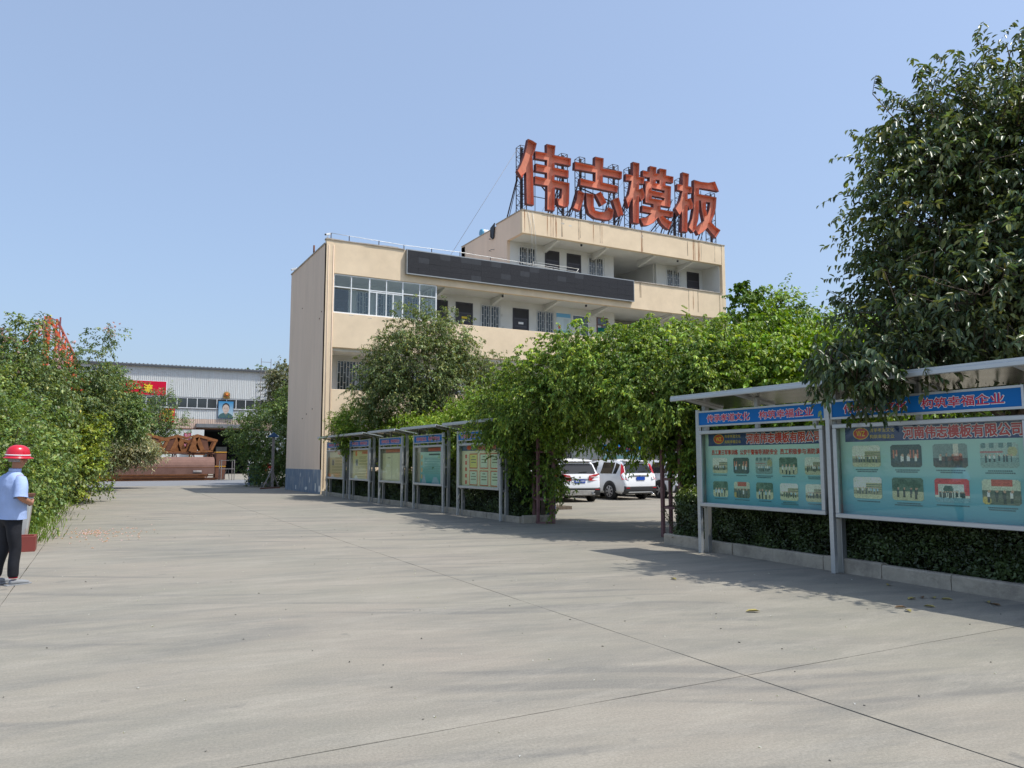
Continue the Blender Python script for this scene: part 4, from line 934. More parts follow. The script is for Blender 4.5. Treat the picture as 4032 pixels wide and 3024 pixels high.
def stand_post(t, xf, y, ztop, zside=2.14):
    """front post, deeper rear leg and the tie plates between them"""
    mb = MB(); mb.box(xf - .02, y - .035, 0, xf + .05, y + .035, 2.52); mb.build('post', M['silver'], t, bevel=.006)
    mb = MB(); mb.box(xf + .14, y - .045, 0, xf + .24, y + .045, ztop); mb.build('rear_post', M['silver_dk'], t, bevel=.006)
    mb = MB()
    for z in (.78, 1.4, 2.1): mb.box(xf + .051, y - .02, z, xf + .139, y + .02, z + .05)
    mb.build('tie', M['silver_dk'], t)
def canopy(t, x0, x1, ya, yb, z0, z1, ribs):
    """tilted roof: front edge x0 at height z1, rear edge x1 at z0"""
    pr = lambda o, h: [(x0, yb, z1 + o), (x1, yb, z0 + o), (x1, yb, z0 + o + h), (x0, yb, z1 + o + h)]
    mb = MB(); mb.prism(pr(0, .012), (0, ya - yb, 0)); mb.build('roof_lining', M['stainless'], t)
    mb = MB(); mb.prism([(x0 - .02, yb - .02, z1 + .014), (x1, yb - .02, z0 + .014), (x1, yb - .02, z0 + .045), (x0 - .02, yb - .02, z1 + .045)], (0, ya - yb + .04, 0)); mb.build('roof_sheet', M['silver'], t)
    mb = MB(); mb.box(x0 - .035, yb - .025, z1 - .05, x0 - .001, ya + .025, z1 + .0135); mb.build('roof_edge', M['silver'], t, bevel=.01)
    for y in ribs:
        mb = MB(); d = Vector((x1 - x0, 0, z0 - z1)); mb.prism([(x0 + .002, y, z1 - .002), (x1, y, z0 - .002), (x1, y, z0 - .05), (x0 + .002, y, z1 - .035)], (0, .05, 0)); mb.build('roof_rib', M['silver'], t)
rowB = [(36.05, 33.3, 'sepia', 'faded yellow notice board with a grey photo panel, nearest the building corner'),
        (32.4, 29.78, 'gold', 'yellow notice board with an orange emblem, second from the building corner'),
        (28.55, 26.1, 'letter', 'notice board with pale folded pages and a dark title strip, middle of the far row'),
        (24.95, 22.43, 'teal', 'notice board with a teal green sheet, between the pale paged one and the certificate one'),
        (21.32, 18.55, 'cert', 'notice board showing six framed certificates, partly covered by the leafy arch')]
for i, (y0, y1, kind, lab) in enumerate(rowB):
    xf = 9.75; t = thing('notice_board', lab, 'notice board', (xf, (y0 + y1) / 2, 0), 'aluminium notice boards along the hedge')
    stand_post(t, xf, y0, 2.6); stand_post(t, xf, y1, 2.6); cabinet(t, xf + .0, y0 - .05, y1 + .05, .82, 2.14, sheet_small(kind, i)); header(t, xf, y0 - .04, y1 + .04)
    if kind == 'cert': pass
    ribs = [y0 - .02, (y0 + y1) / 2, y1 + .02]; canopy(t, 9.38, 10.2, y0 + .28, y1 - .26, 2.57, 2.72, ribs)
    ym = (y0 + y1) / 2
    for yy, za, zb in ((ym, 2.495, 2.62), (ym, 2.142, 2.208), (y0 - .5, 2.142, 2.208), (y1 + .5, 2.142, 2.208)): B('spacer', M['silver_dk'], t, (xf, yy - .03, za, xf + .05, yy + .03, zb))
# the two big boards on the right share one roof
xf = 9.5; t = thing('notice_board', 'long double notice board with two large glazed photo cases under one metal roof at right', 'notice board', (xf, 7.7, 0), 'aluminium notice boards along the hedge')
for y, x_ in ((10.5, 9.53), (7.67, 9.47), (4.86, 9.45), (2.1, 9.4)): stand_post(t, x_ - .02, y, 2.6)
cabinet(t, xf, 10.45, 7.80, .82, 2.14, sheet_A, True); header(t, xf, 10.47, 7.73)
cabinet(t, xf - .03, 7.60, 4.93, .80, 2.14, sheet_B, True); header(t, xf - .03, 7.63, 4.95)
cabinet(t, xf - .06, 4.78, 2.16, .80, 2.14, sheet_A, True); header(t, xf - .06, 4.8, 2.18)
canopy(t, 9.12, 10.05, 10.72, 1.9, 2.56, 2.72, [10.42, 9.2, 7.7, 6.3, 4.85, 3.4, 2.1])
for yy, za, zb in ((9.1, 2.495, 2.64), (9.1, 2.142, 2.208), (6.3, 2.495, 2.64), (6.3, 2.142, 2.208), (10.3, 2.142, 2.208), (7.95, 2.142, 2.208)): B('spacer', M['silver_dk'], t, (xf + .0, yy - .035, za, xf + .05, yy + .035, zb))

# ------------------------------------------------------------------ arch frame over the parking entrance
def tower(lab, pts, h=2.6):
    t = thing('arch_frame_tower', lab, 'steel frame', (*pts[0], 0), 'maroon angle steel towers carrying the leafy arch')
    for x, y in pts: B('leg', M['red_steel'], t, (x - .035, y - .035, 0, x + .035, y + .035, h), bevel=.004)
    for z in (.02, .62, 1.22, 1.85, 2.4):
        for k in range(4):
            a, b = pts[k], pts[(k + 1) % 4]; mb = MB(); mb.bar((*a, z), (*b, z), .045, .05); mb.build('rung', M['red_steel'], t)
    return t
tower('maroon steel ladder tower on the left side of the parking entrance', [(10.26, 17.40), (10.62, 17.22), (10.85, 17.75), (10.45, 17.95)])
tower('maroon steel ladder tower on the right side of the parking entrance', [(10.79, 13.05), (11.32, 13.42), (11.5, 13.05), (10.98, 12.7)])
t = thing('hoop_frame', 'curved steel hoops of the arch hidden inside the wisteria', 'steel frame', (10.6, 15.3, 2.6))
for dx in (0, .55):
    mb = MB(); mb.tube([(10.35 + dx, 17.5 - .2 * dx, 2.55), (10.4 + dx, 17.2, 3.1), (10.5 + dx, 16.4, 3.6), (10.6 + dx, 15.3, 3.75), (10.75 + dx, 14.2, 3.6), (10.85 + dx, 13.4, 3.1), (10.9 + dx, 13.1, 2.55)], .03, 6); mb.build('hoop', M['red_steel'], t)

# ------------------------------------------------------------------ factory shed and what stands before it
SH = thing('factory_shed', 'long pale grey corrugated steel factory shed with a window band and dark doorway', 'factory building', (0, 105, 0)); Y = 105.0
def sheet_mesh(h, name, foot=0):
    """one ribbed cladding sheet, 0.9 m wide"""
    mb = MB(); prof = []; n = 4; w = .9 / n
    for i in range(n):
        x = i * w; prof += [(x, 0), (x + w * .55, 0), (x + w * .62, -.045), (x + w * .88, -.045), (x + w * .95, 0)]
    prof.append((.9, 0))
    for a, b in zip(prof, prof[1:]): mb.poly([(a[0], a[1], 0), (b[0], b[1], 0), (b[0], b[1], h), (a[0], a[1], h)])
    return mb
def cladding(x0, x1, z0, z1, m):
    me = None; x = x0
    while x < x1 - .01:
        if me is None:
            o = sheet_mesh(z1 - z0, 'cladding_sheet').build('cladding_sheet', m, None, fix=False); me = o.data
            # a rendered normal that points to the yard
        else: o = bpy.data.objects.new('cladding_sheet', me); COL.objects.link(o)
        o.parent = SH; o.location = (x, random.Random(x).uniform(-.01, .01), z0); x += .9
cladding(-24.0, 20.9, 9.72, 13.45, M['shed'])
cladding(-24.0, 20.9, 7.0, 8.28, M['shed']); cladding(-24.0, 20.9, 5.75, 6.99, M['shed_rust'])
B('side_cladding', M['shed'], SH, (20.9, Y, 0, 21.1, 150, 13.5))
B('back_wall', M['dark'], SH, (-24, Y + .3, 5.6, 20.9, Y + .4, 13.4), (-24, Y + .25, 0, 11.0, Y + .4, 5.6), (18.0, Y + .25, 0, 20.9, Y + .4, 5.6))
B('lower_wall', M['shed'], SH, (-24, Y - .02, 0, 10.9, Y + .2, 5.72), (18.0, Y - .02, 0, 20.9, Y + .2, 5.72))
B('canopy_beam', M['shed_dk'], SH, (11.45, Y - 1.2, 5.9, 18.6, Y - .06, 6.35)); B('door_reveal', M['shed'], SH, (10.9, Y - 1.1, 0, 12.4, Y - .9, 5.6)); B('gutter', M['rust2'], SH, (-24, Y - .08, 5.66, 20.9, Y - .05, 5.78))
B('interior', M['dark'], SH, (10.9, 112, 0, 20, 112.1, 9), (10.9, Y + .4, 5.61, 20, 112, 5.7)); B('inner_frame', M['shed'], SH, (12.6, 111.6, 1.9, 13.9, 111.7, 3.6), (14.9, 111.6, 1.9, 16.3, 111.7, 3.6), (14.9, 111.6, .6, 16.2, 111.7, 1.5))
mb = MB(); mb.box(-24.3, Y - .5, 13.5, 21.3, 150, 13.62); x = -24.3
mb.build('roof', M['shed_dk'], SH)
mb = MB()
for i in range(98): mb.box(-24.2 + i * .465, Y - .52, 13.625, -24.2 + i * .465 + .14, Y + 2, 13.70)
o = mb.build('roof_ribs', M['shed_dk'], SH); o['kind'] = 'stuff'
B('eaves_board', M['shed_dk'], SH, (-24.3, Y - .45, 13.36, 21.3, Y - .3, 13.5))
B('window_lintel', M['shed_dk'], SH, (-24, Y - .06, 9.68, 20.9, Y + .1, 9.74)); B('window_sill', M['shed_dk'], SH, (-24, Y - .12, 8.24, 20.9, Y + .1, 8.31))
i = 0; x = -22.7
while x < 20.5:
    w = 1.18; mb = MB(); t_ = .07; mb.box(x, Y - .04, 8.34, x + t_, Y + .03, 9.66); mb.box(x + t_, Y - .04, 9.6, x + w, Y + .03, 9.66); mb.box(x + t_, Y - .04, 8.34, x + w, Y + .03, 8.42)
    o = mb.build('window', M['alu'], SH)
    B('pane', M['glass_dk'], o, (x + t_, Y, 8.42, x + w, Y + .02, 9.6)); x += w; i += 1
t = thing('banner', 'wide red banner with yellow characters on the upper wall of the shed', 'banner', (3, 104.9, 9.8))
mb = MB(); n = 24
for k in range(n):
    a = -6.5 + 14.35 * k / n; b = a + 14.35 / n; f = lambda v: 104.86 - .03 * sin(v * 5.1)
    mb.poly([(a, f(a), 9.82), (b, f(b), 9.82), (b, f(b + .3), 11.55), (a, f(a + .3), 11.55)])
mb.build('cloth', M['banner'], t, fix=False)
mb = MB(); mb.box(-6.55, 104.9, 9.76, 7.95, 104.93, 9.815); mb.box(-6.55, 104.9, 11.555, 7.95, 104.93, 11.61); mb.box(7.86, 104.9, 9.815, 7.95, 104.93, 11.555); mb.build('banner_frame', M['alu'], t)
for s, x in (('流', 5.31), ('一', 4.05)):
    text('lettering', s, M['yellow'], t, (x, 104.81, 10.1 if s != '一' else 10.58), (1, 0, 0), (0, 0, 1), .98, 1.06 if s != '一' else .16, .045 if s != '一' else .3)
t = thing('banner', 'small square red banner with a yellow character below the shed windows', 'banner', (8.2, 104.9, 6.6))
B('cloth', M['banner'], t, (7.25, 104.86, 6.5, 8.98, 104.9, 8.2)); text('lettering', '存', M['yellow'], t, (7.5, 104.84, 6.7), (1, 0, 0), (0, 0, 1), 1.35, 1.35, .05)
# portrait: a plain generic bust of a man in a grey green jacket on sky blue
t = thing('portrait_poster', 'tall portrait poster of a man in a grey green jacket above the shed doorway', 'poster', (15, 104.7, 7.2))
W_, H_ = 48, 58; a = np.zeros((H_, W_, 3)); C_ = lambda r, g, b: np.array(srgb(r, g, b))
for i in range(H_): f = min(1, i / 45); a[i] = C_(55, 150, 205) * (1 - f) + C_(190, 215, 225) * f
blob(a, 24, 58, 25, 19, C_(78, 112, 112)); blob(a, 24, 40, 6.5, 8, C_(185, 165, 150)); put(a, 17, 40, 31, 46, C_(84, 118, 118)); blob(a, 24, 41, 5, 3.5, C_(190, 168, 152))
blob(a, 24, 21, 12.5, 16, C_(52, 52, 56)); blob(a, 24, 26, 10.8, 15.5, C_(214, 196, 182)); put(a, 18, 22, 22, 23, C_(70, 62, 60)); put(a, 26, 22, 30, 23, C_(70, 62, 60)); put(a, 18, 25, 22, 26, C_(60, 55, 55)); put(a, 26, 25, 30, 26, C_(60, 55, 55)); put(a, 23, 27, 25, 32, C_(196, 172, 158)); put(a, 20, 35, 28, 36, C_(165, 110, 105))
blob(a, 30, 30, 3, 6, C_(202, 182, 168)); put(a, 23, 46, 24, 58, C_(60, 90, 92)); put(a, 14, 46, 22, 47, C_(62, 92, 94)); put(a, 26, 46, 34, 47, C_(62, 92, 94))
grid_print('poster_sheet', a * .5, (14.12, 104.75, 7.2), (1.78, 0, 0), (0, 0, 2.12), t, M['print'])
B('poster_board', M['bluepaint'], t, (14.08, 104.76, 7.14, 15.94, 104.85, 9.36))
t = thing('wall_emblem', 'round gold emblem with a red centre mounted above the portrait poster', 'emblem', (15.05, 104.8, 10)); gold = mat('gilt metal', (.28, .17, .05), .7, metal=.3)
mb = MB(); mb.lathe([(0, -.1), (.33, -.1), (.42, -.02), (.42, .02), (0, .02)], 18, (15.05, 104.78, 10.2), axis='Y'); mb.build('ring', gold, t)
mb = MB(); mb.lathe([(0, -.125), (.15, -.125), (.18, -.1)], 18, (15.05, 104.78, 10.22), axis='Y'); mb.build('centre', M['banner'], t)
mb = MB(); mb.lathe([(0, -.14), (.07, -.14), (.09, -.125)], 10, (15.05, 104.78, 10.24), axis='Y'); mb.build('star', M['yellow'], t)
mb = MB(); mb.prism([(14.68, 104.72, 9.72), (15.42, 104.72, 9.72), (15.5, 104.72, 9.95), (15.3, 104.72, 9.9), (15.05, 104.72, 9.84), (14.8, 104.72, 9.9), (14.6, 104.72, 9.95)], (0, .08, 0)); mb.build('ribbon', gold, t)
t = thing('pink_poster', 'small pink poster in a dark frame on the shed wall beside the doorway', 'poster', (10.6, 104.8, 3.9)); B('frame', M['maroon'], t, (10.15, 104.9, 3.3, 11.1, 104.96, 5.2)); B('sheet', mat('pink print', (.6, .2, .3), .6, var=.3, scale=3), t, (10.25, 104.88, 3.4, 11.0, 104.9, 5.1))
t = thing('blue_sign', 'long faded blue sign on the lower shed wall behind the thin tree', 'sign', (3, 104.8, 4.6)); B('board', M['bluepaint'], t, (-6, 104.88, 4.4, 6.0, 104.96, 5.05)); B('board_strip', M['white'], t, (-6, 104.86, 4.0, 6.0, 104.94, 4.38))
# ladder and pipes on the shed corner
t = thing('roof_ladder', 'thin blue grey roof ladder rising past the right corner of the shed', 'ladder', (19.6, 104.5, 8)); mb = MB()
for x in (19.2, 20.45): mb.box(x - .03, 104.5, 7.5, x + .03, 104.56, 15.2)
mb.build('rail', M['scaff'], t)
for k in range(9):
    mb = MB(); mb.box(19.23, 104.505, 7.9 + k * .85, 20.42, 104.55, 7.95 + k * .85); mb.build('rung', M['scaff'], t)
t = thing('roof_duct', 'pale metal duct box on the roof edge at the right end of the shed', 'duct', (21.5, 106, 13)); mb = MB(); mb.tube([(20.8, 105, 13.2), (21.8, 105, 13.3), (22.4, 105, 12.6)], .4, 10); mb.build('duct_pipe', M['silver'], t)

# big steel stack
t = thing('steel_trough', 'huge pink brown rolled steel half pipe lying on a stack of plates', 'steel pipe', (5, 72.5, .5)); x0, x1 = -1.6, 9.6; yc, zc = 73.2, .52; prof = []
for k in range(13): a_ = pi * k / 12; prof.append((yc - .95 * cos(a_), zc + .55 + .93 * sin(a_)))
prof = [(yc - .95, zc)] + prof + [(yc + .95, zc)]
mb = MB(); n = 8
for j in range(n):
    xa, xb = x0 + (x1 - x0) * j / n, x0 + (x1 - x0) * (j + 1) / n
    for i in range(len(prof) - 1):
        (a, b), (c, d) = prof[i], prof[i + 1]; mb.poly([(xa, a, b), (xb, a, b), (xb, c, d), (xa, c, d)], 0 if i > 3 else 1, True)
mb.poly([(x1, a, b) for a, b in prof], 1); mb.build('rolled_shell', [M['pipe_top'], M['pipe_top']], t)
mb = MB(); mb.box(-1.6, 72.235, 1.08, 9.6, 72.249, 1.11); mb.build('weld_seam', M['rust'], t)
rr = random.Random(12)
for k in range(14):
    z = .02 + (k // 3) * .1; xa = rr.uniform(-2.2, 1.5); xb = rr.uniform(7.8, 10.3); yy = 70.6 + (k % 3) * .75 + rr.uniform(-.1, .1)
    if k % 4 == 3: xa = rr.uniform(2, 5)
    t = thing('steel_beam', ['flat orange brown steel section lying in the plate stack', 'dark rusty steel section lying in the plate stack'][k % 2] , 'steel beam', (xa, yy, z), 'steel sections stacked under the half pipe')
    m = M['rust'] if k % 2 == 0 else M['rust2']; dz = .09
    mb = MB(); mb.box(xa, yy, z, xb, yy + .3, z + .022); mb.build('bottom_flange', m, t); mb = MB(); mb.box(xa, yy + .13, z + .0225, xb, yy + .17, z + dz - .0225); mb.build('web', m, t); mb = MB(); mb.box(xa, yy, z + dz - .022, xb, yy + .3, z + dz); mb.build('top_flange', m, t)
t = thing('grey_roll', 'short grey roll lying on the steel stack near its right end', 'roll', (8.1, 71.2, .62)); mb = MB(); mb.lathe([(0, 0), (.12, 0), (.14, .02), (.14, .68), (.12, .7), (0, .7)], 14, (7.8, 71.9, .7), axis='X'); mb.build('roll_body', M['scaff'], t)
# bent formwork frames
def formwork(x, y, z, flip, lab, s=1.0, parts=5):
    t = thing('formwork_frame', lab, 'steel formwork', (x, y, z), 'rusty formwork frames piled behind the half pipe'); f = -1 if flip else 1
    Q = lambda u, v, w: (x + f * u * s, y + v, z + w * s)
    for k in range(parts):
        v = k * .42; mb = MB(); m = M['rust'] if k % 2 == 0 else M['rust2']
        mb.bar(Q(0, v, 0), Q(1.9, v, .06), .1, .16); mb.bar(Q(0, v, 0), Q(.45, v, 1.45), .12, .42); mb.bar(Q(.45, v, 1.5), Q(-.35, v, 1.3), .1, .12)
        mb.bar(Q(.45, v, 1.5), Q(2.25, v, 1.0), .1, .24); mb.bar(Q(2.1, v, .95), Q(1.75, v, .1), .1, .2); mb.bar(Q(.5, v, 1.3), Q(1.0, v, .1), .12, .36)
        mb.build('rib_frame', m, t)
    mb = MB(); mb.prism([Q(.75, 0, 1.4), Q(1.35, 0, 1.2), Q(1.55, 0, .15), Q(1.05, 0, .15)], (0, 1.6, 0)); mb.build('panel', M['rust2'], t)
    for w in (.3, .7, 1.1): mb = MB(); mb.bar(Q(.1 + w * .3, -.06, w), Q(.1 + w * .3, 2.0, w), .05); mb.build('cross_bar', M['rust'], t)
    return t
formwork(8.0, 76, 2.5, False, 'rightmost rusty bent steel formwork frame, in front of the dark doorway'); formwork(7.45, 76.4, 2.45, True, 'rusty formwork frame leaning left with a raised arm, second from right')
formwork(3.9, 76, 2.5, False, 'rusty formwork frame in the middle of the pile'); formwork(3.6, 77, 2.35, True, 'leftmost rusty formwork frame, beside the grey green shrub')
formwork(6.1, 79, 2.4, False, 'rusty formwork frame behind the gap in the middle of the pile'); formwork(9.6, 79.5, 2.3, True, 'rusty formwork frame at the back right of the pile')
rr = random.Random(4)
t = thing('frame_trestle', 'dark steel trestles carrying the pile of formwork frames', 'trestle', (6, 76.5, 0))
for x in (1.8, 3.3, 4.8, 6.3, 7.8, 9.4):
    for p_, q_ in (((x, 76.2, 0), (x + .35, 76.2, 2.3)), ((x + .9, 76.2, 0), (x + .45, 76.2, 2.3)), ((x, 78.5, 0), (x + .4, 78.5, 2.3))): mb = MB(); mb.bar(p_, q_, .1); mb.build('trestle_leg', M['rust2'], t)
B('trestle_rail', M['rust2'], t, (1.5, 76.1, 2.3, 10.6, 76.3, 2.42), (1.5, 78.4, 2.3, 10.6, 78.6, 2.35)); B('stacked_plate', M['rust2'], t, (1.5, 76.6, .2, 9.6, 78.2, 2.0))
for x, z, lab in ((9.75, .03, 'lower brown steel box with a yellow edge beside the half pipe'), (9.8, 1.28, 'upper brown steel box with a yellow rim beside the half pipe')):
    t = thing('steel_box', lab, 'steel box', (x, 73, z)); B('box_wall', M['rust2'], t, (x, 73, z, x + .85, 74.2, z + 1.1), bevel=.01); B('box_rim', mat('yellow edge paint', (.55, .28, .03), .6, var=.2), t, (x - .03, 72.97, z + 1.101, x + .88, 74.23, z + 1.2))
t = thing('steel_rack', 'grey steel rack with a shelf standing right of the steel stack', 'rack', (10.3, 70.5, 0))
for x, y in ((9.85, 70), (10.9, 70), (9.85, 71.2), (10.9, 71.2)): B('rack_post', M['scaff'], t, (x - .03, y - .03, 0, x + .03, y + .03, 1.75))
for z in (1.7, .98):
    mb = MB()
    for a, b in (((9.85, 70, z), (10.9, 70, z)), ((9.85, 71.2, z), (10.9, 71.2, z)), ((9.85, 70, z), (9.85, 71.2, z)), ((10.9, 70, z), (10.9, 71.2, z))): mb.bar(a, b, .04)
    mb.build('rack_rail', M['scaff'], t)
B('rack_shelf', M['scaff'], t, (9.88, 70.03, .94, 10.87, 71.17, .955)); mb = MB(); mb.bar((10.1, 70.6, .05), (10.35, 70.6, .9), .06); mb.bar((10.6, 70.6, .05), (10.5, 70.6, .9), .05); mb.build('leaning_rod', M['scaff'], t)
for x, y, lab in ((.45, 68.9, 'orange bucket at the left end of the steel stack'), (-.25, 69.2, 'orange bucket half hidden by the hedge foot')):
    t = thing('bucket', lab, 'bucket', (x, y, 0)); mb = MB(); mb.lathe([(0, 0), (.2, 0), (.27, .55), (.25, .55), (.19, .04)], 16, (x, y, 0)); mb.build('bucket_body', M['orange'], t); mb = MB(); mb.lathe([(.265, .5), (.285, .52), (.285, .58), (.26, .58)], 16, (x, y, 0)); mb.build('bucket_rim', M['orange'], t)
# gantry crane top behind the left trees
t = thing('gantry_crane', 'orange red lattice top of a gantry crane rising behind the left trees', 'crane', (-3.2, 70, 0))
B('tower_leg', M['crane'], t, (-3.75, 70.0, 0, -3.3, 70.4, 13.0))
mb = MB(); mb.bar((-3.5, 70.2, 12.9), (-5.6, 70.2, 10.2), .16); mb.bar((-3.5, 70.2, 12.9), (-5.0, 72.5, 10.2), .12); mb.bar((-3.4, 70.2, 12.9), (-2.2, 70.5, 10.5), .2); mb.bar((-5.3, 70.2, 10.6), (-3.5, 70.2, 11.8), .1); mb.bar((-2.4, 70.4, 11.0), (-3.5, 70.2, 11.3), .1); mb.build('tower_brace', M['crane'], t)
for k in range(9):
    yy = 71.5 + k * 3.4; z = 13.0; mb = MB(); mb.bar((-2.95 + .12 * k, yy, 9), (-2.95 + .12 * k, yy, z), .14); mb.build('girder_post', M['crane'], t)
    mb = MB(); mb.bar((-2.95 + .12 * k, yy, 9.2), (-2.83 + .12 * k, yy + 3.4, z), .09); mb.build('girder_brace', M['crane'], t)
mb = MB(); mb.bar((-2.95, 71.5, 13.0), (-1.9, 100, 13.0), .16); mb.bar((-2.95, 71.5, 9.1), (-1.9, 100, 9.1), .2); mb.build('girder_chord', M['crane'], t)
lad = mat('purple brown ladder paint', (.25, .09, .10), .6)
for k in range(8):
    z = 9.4 + .5 * k; mb = MB(); mb.bar((-3.45, 70.35, z + .1), (-2.72, 71.9, z), .07); mb.build('rung', lad, t)
mb = MB(); mb.bar((-2.72, 71.9, 8.5), (-2.72, 71.9, 13.3), .12); mb.build('ladder_rail', lad, t)
# sign stand with a blue cap, blue bin, orange stand, leaning timber at the building's rear corner
t = thing('post_stand', 'tall narrow wooden post stand with a blue pointed cap at the building corner', 'stand', (9.55, 47.4, 0))
mb = MB(); mb.box(9.5, 47.4, .05, 9.64, 47.5, 3.05); mb.build('post', M['scaff'], t); mb = MB(); mb.prism([(9.25, 47.3, 3.06), (9.89, 47.3, 3.06), (9.57, 47.3, 3.34)], (0, .35, 0)); mb.build('cap', M['bluepaint'], t)
mb = MB(); mb.bar((8.75, 46.6, .04), (10.1, 47.9, .04), .1, .07); mb.build('foot_bar', M['rust2'], t); mb = MB(); mb.bar((8.95, 46.9, .08), (9.55, 47.4, 1.2), .05); mb.build('prop', M['scaff'], t); mb = MB(); mb.bar((10.0, 47.8, .08), (9.6, 47.48, 1.0), .05); mb.build('prop', M['scaff'], t)
t = thing('waste_bin', 'dark blue upright bin in the planting beside the shed road', 'bin', (9.9, 55.8, 0)); mb = MB(); mb.box(9.7, 55.6, 0, 10.5, 56.3, 1.35); mb.build('bin_body', M['bluepaint'], t, bevel=.04); mb = MB(); mb.box(9.66, 55.56, 1.352, 10.54, 56.34, 1.48); mb.build('lid', M['bluepaint'], t, bevel=.04)
t = thing('orange_stand', 'small orange steel stand half hidden by the tree beside the blue bin', 'stand', (11.2, 58, 0)); mb = MB(); mb.box(11.15, 58, 0, 11.3, 58.15, 1.4); mb.build('upright', M['orange'], t); mb = MB(); mb.bar((11.3, 58.07, .9), (11.7, 58.07, 1.0), .08); mb.bar((11.3, 58.07, .4), (11.7, 58.07, .9), .06); mb.build('arm', M['orange'], t)
for k, (a, b, lab) in enumerate([((9.6, 50.5, .05), (10.5, 51.2, 1.35), 'upper leaning grey plank beside the post stand'), ((9.75, 49.9, .05), (10.5, 50.6, 1.1), 'lower leaning grey plank beside the post stand')]):
    t = thing('plank', lab, 'plank', a, 'planks leaning against the corner tree'); mb = MB(); mb.bar(a, b, .25, .05); mb.build('board', M['scaff'], t)
t = thing('red_cart', 'red and white low machine inside the forecourt right of the doorway', 'machine', (18, 100, 0)); mb = MB(); mb.box(16.8, 98, .35, 20.5, 99.5, .7); mb.build('deck', M['white'], t, bevel=.03); mb = MB(); mb.prism([(17.0, 98, .71), (20.5, 98, .71), (20.5, 98, 1.3), (18, 98, 1.3)], (0, 1.4, 0)); mb.build('hood', M['banner'], t)
for x in (17.4, 20.0): mb = MB(); mb.lathe([(0, 0), (.33, 0), (.33, .25), (0, .25)], 16, (x, 97.99, .33), axis='Y'); mb.build('wheel', M['black'], t)
# left foreground: low maroon steel box and rusted bin in front of the hedge end
t = thing('maroon_planter_box', 'low brown red steel box beside the man at the hedge end', 'box', (-1.0, 16.5, 0))
mb = MB(); mb.box(-2.3, 16.35, 0, -.80, 16.39, .27); mb.box(-.84, 16.391, 0, -.80, 16.79, .27); mb.box(-2.3, 16.8, 0, -.80, 16.84, .27); mb.build('side_plate', M['maroon'], t, bevel=.004); B('box_lid', M['maroon'], t, (-2.3, 16.392, .20, -.842, 16.798, .225))
t = thing('rusty_bin', 'square grey steel bin streaked with orange rust behind the man', 'bin', (-1.0, 17.1, 0)); rs = mat('grey paint eaten by rust', (.42, .45, .44), .7, dirt=(.40, .15, .04), dirt_amt=1.0, dirt_scale=2.6, stretch=(1.5, 1.5, .5))
mb = MB(); x0, x1, y0_, y1_ = -1.5, -.92, 16.95, 17.5
mb.v += [(x0 + .05, y0_ + .05, 0), (x1 - .08, y0_ + .05, 0), (x1 - .08, y1_ - .05, 0), (x0 + .05, y1_ - .05, 0), (x0, y0_, .95), (x1, y0_, .95), (x1, y1_, .95), (x0, y1_, .95)]
for f in ((0, 3, 2, 1), (0, 1, 5, 4), (1, 2, 6, 5), (2, 3, 7, 6), (3, 0, 4, 7), (4, 5, 6, 7)): mb.f.append(f); mb.m.append(0); mb.sm.append(False)
mb.build('bin_body', rs, t, bevel=.02); mb = MB(); mb.box(x0 - .02, y0_ - .02, .952, x1 + .02, y1_ + .02, 1.0); mb.build('bin_rim', M['rust2'], t)
# ------------------------------------------------------------------ planting
def tree(name, label, cat, root, group=None): return thing(name, label, cat, root, group)
YG = (0.12, 0.19, 0.035); DG = (0.032, 0.058, 0.018)
WOOD = mat('twig bark', (0.10, 0.075, 0.05), 0.9)
# big dark evergreen at the right, its crown hanging over the double board
t = tree('evergreen_tree', 'large dark evergreen tree hanging over the double notice board at the right edge', 'tree', (12.2, 6.3, 0))
lob = [(12.5, 6.2, 5.0, 2.4, 2.0, 1.8), (11.5, 6.7, 3.9, 1.6, 1.4, 1.25), (12.9, 5.6, 6.1, 1.9, 1.7, 1.3), (11.6, 6.6, 5.2, 1.45, 1.25, 1.4), (10.6, 6.75, 3.45, .95, .9, .8), (11.9, 6.5, 6.3, 1.0, .9, .95), (13.4, 5.0, 6.9, 1.2, 1.1, .7),
       (10.9, 5.6, 3.6, 1.3, 1.5, .9), (12.6, 4.2, 4.6, 2.1, 2.0, 1.9), (10.1, 6.4, 3.1, .6, .7, .45), (11.15, 6.55, 6.1, .8, .7, .85), (12.2, 6.2, 6.9, .9, .8, .6)]
C_, O_ = foliage(t, lob, 800, 7, 12, twig=.42, L=.108, W=.046, col=(0.080, 0.115, 0.048), young_lit=(0.25, 0.29, 0.08), droop=.75, up=.15, seed=21, shell=.35, spread=.22, material=LEAFG, wood=(WOOD, .35), zmin=2.75, sub=.3, flip=.03)
for sx, sy, sz, n_, sd in ((9.3, 6.75, 2.80, 9, 1), (9.4, 6.3, 2.74, 9, 2), (9.15, 6.95, 2.92, 6, 4)):   # sprays drooping before the header
    foliage(t, [(sx, sy, sz, .25, .36, .12)], n_, 6, 11, twig=.27, L=.11, W=.05, col=(0.05, 0.08, 0.03), young_lit=(0.12, 0.16, 0.04), droop=1.0, up=-.4, seed=50 + sd, shell=.2, spread=.12, material=LEAFG, part='drooping_spray', wood=(WOOD, .5))
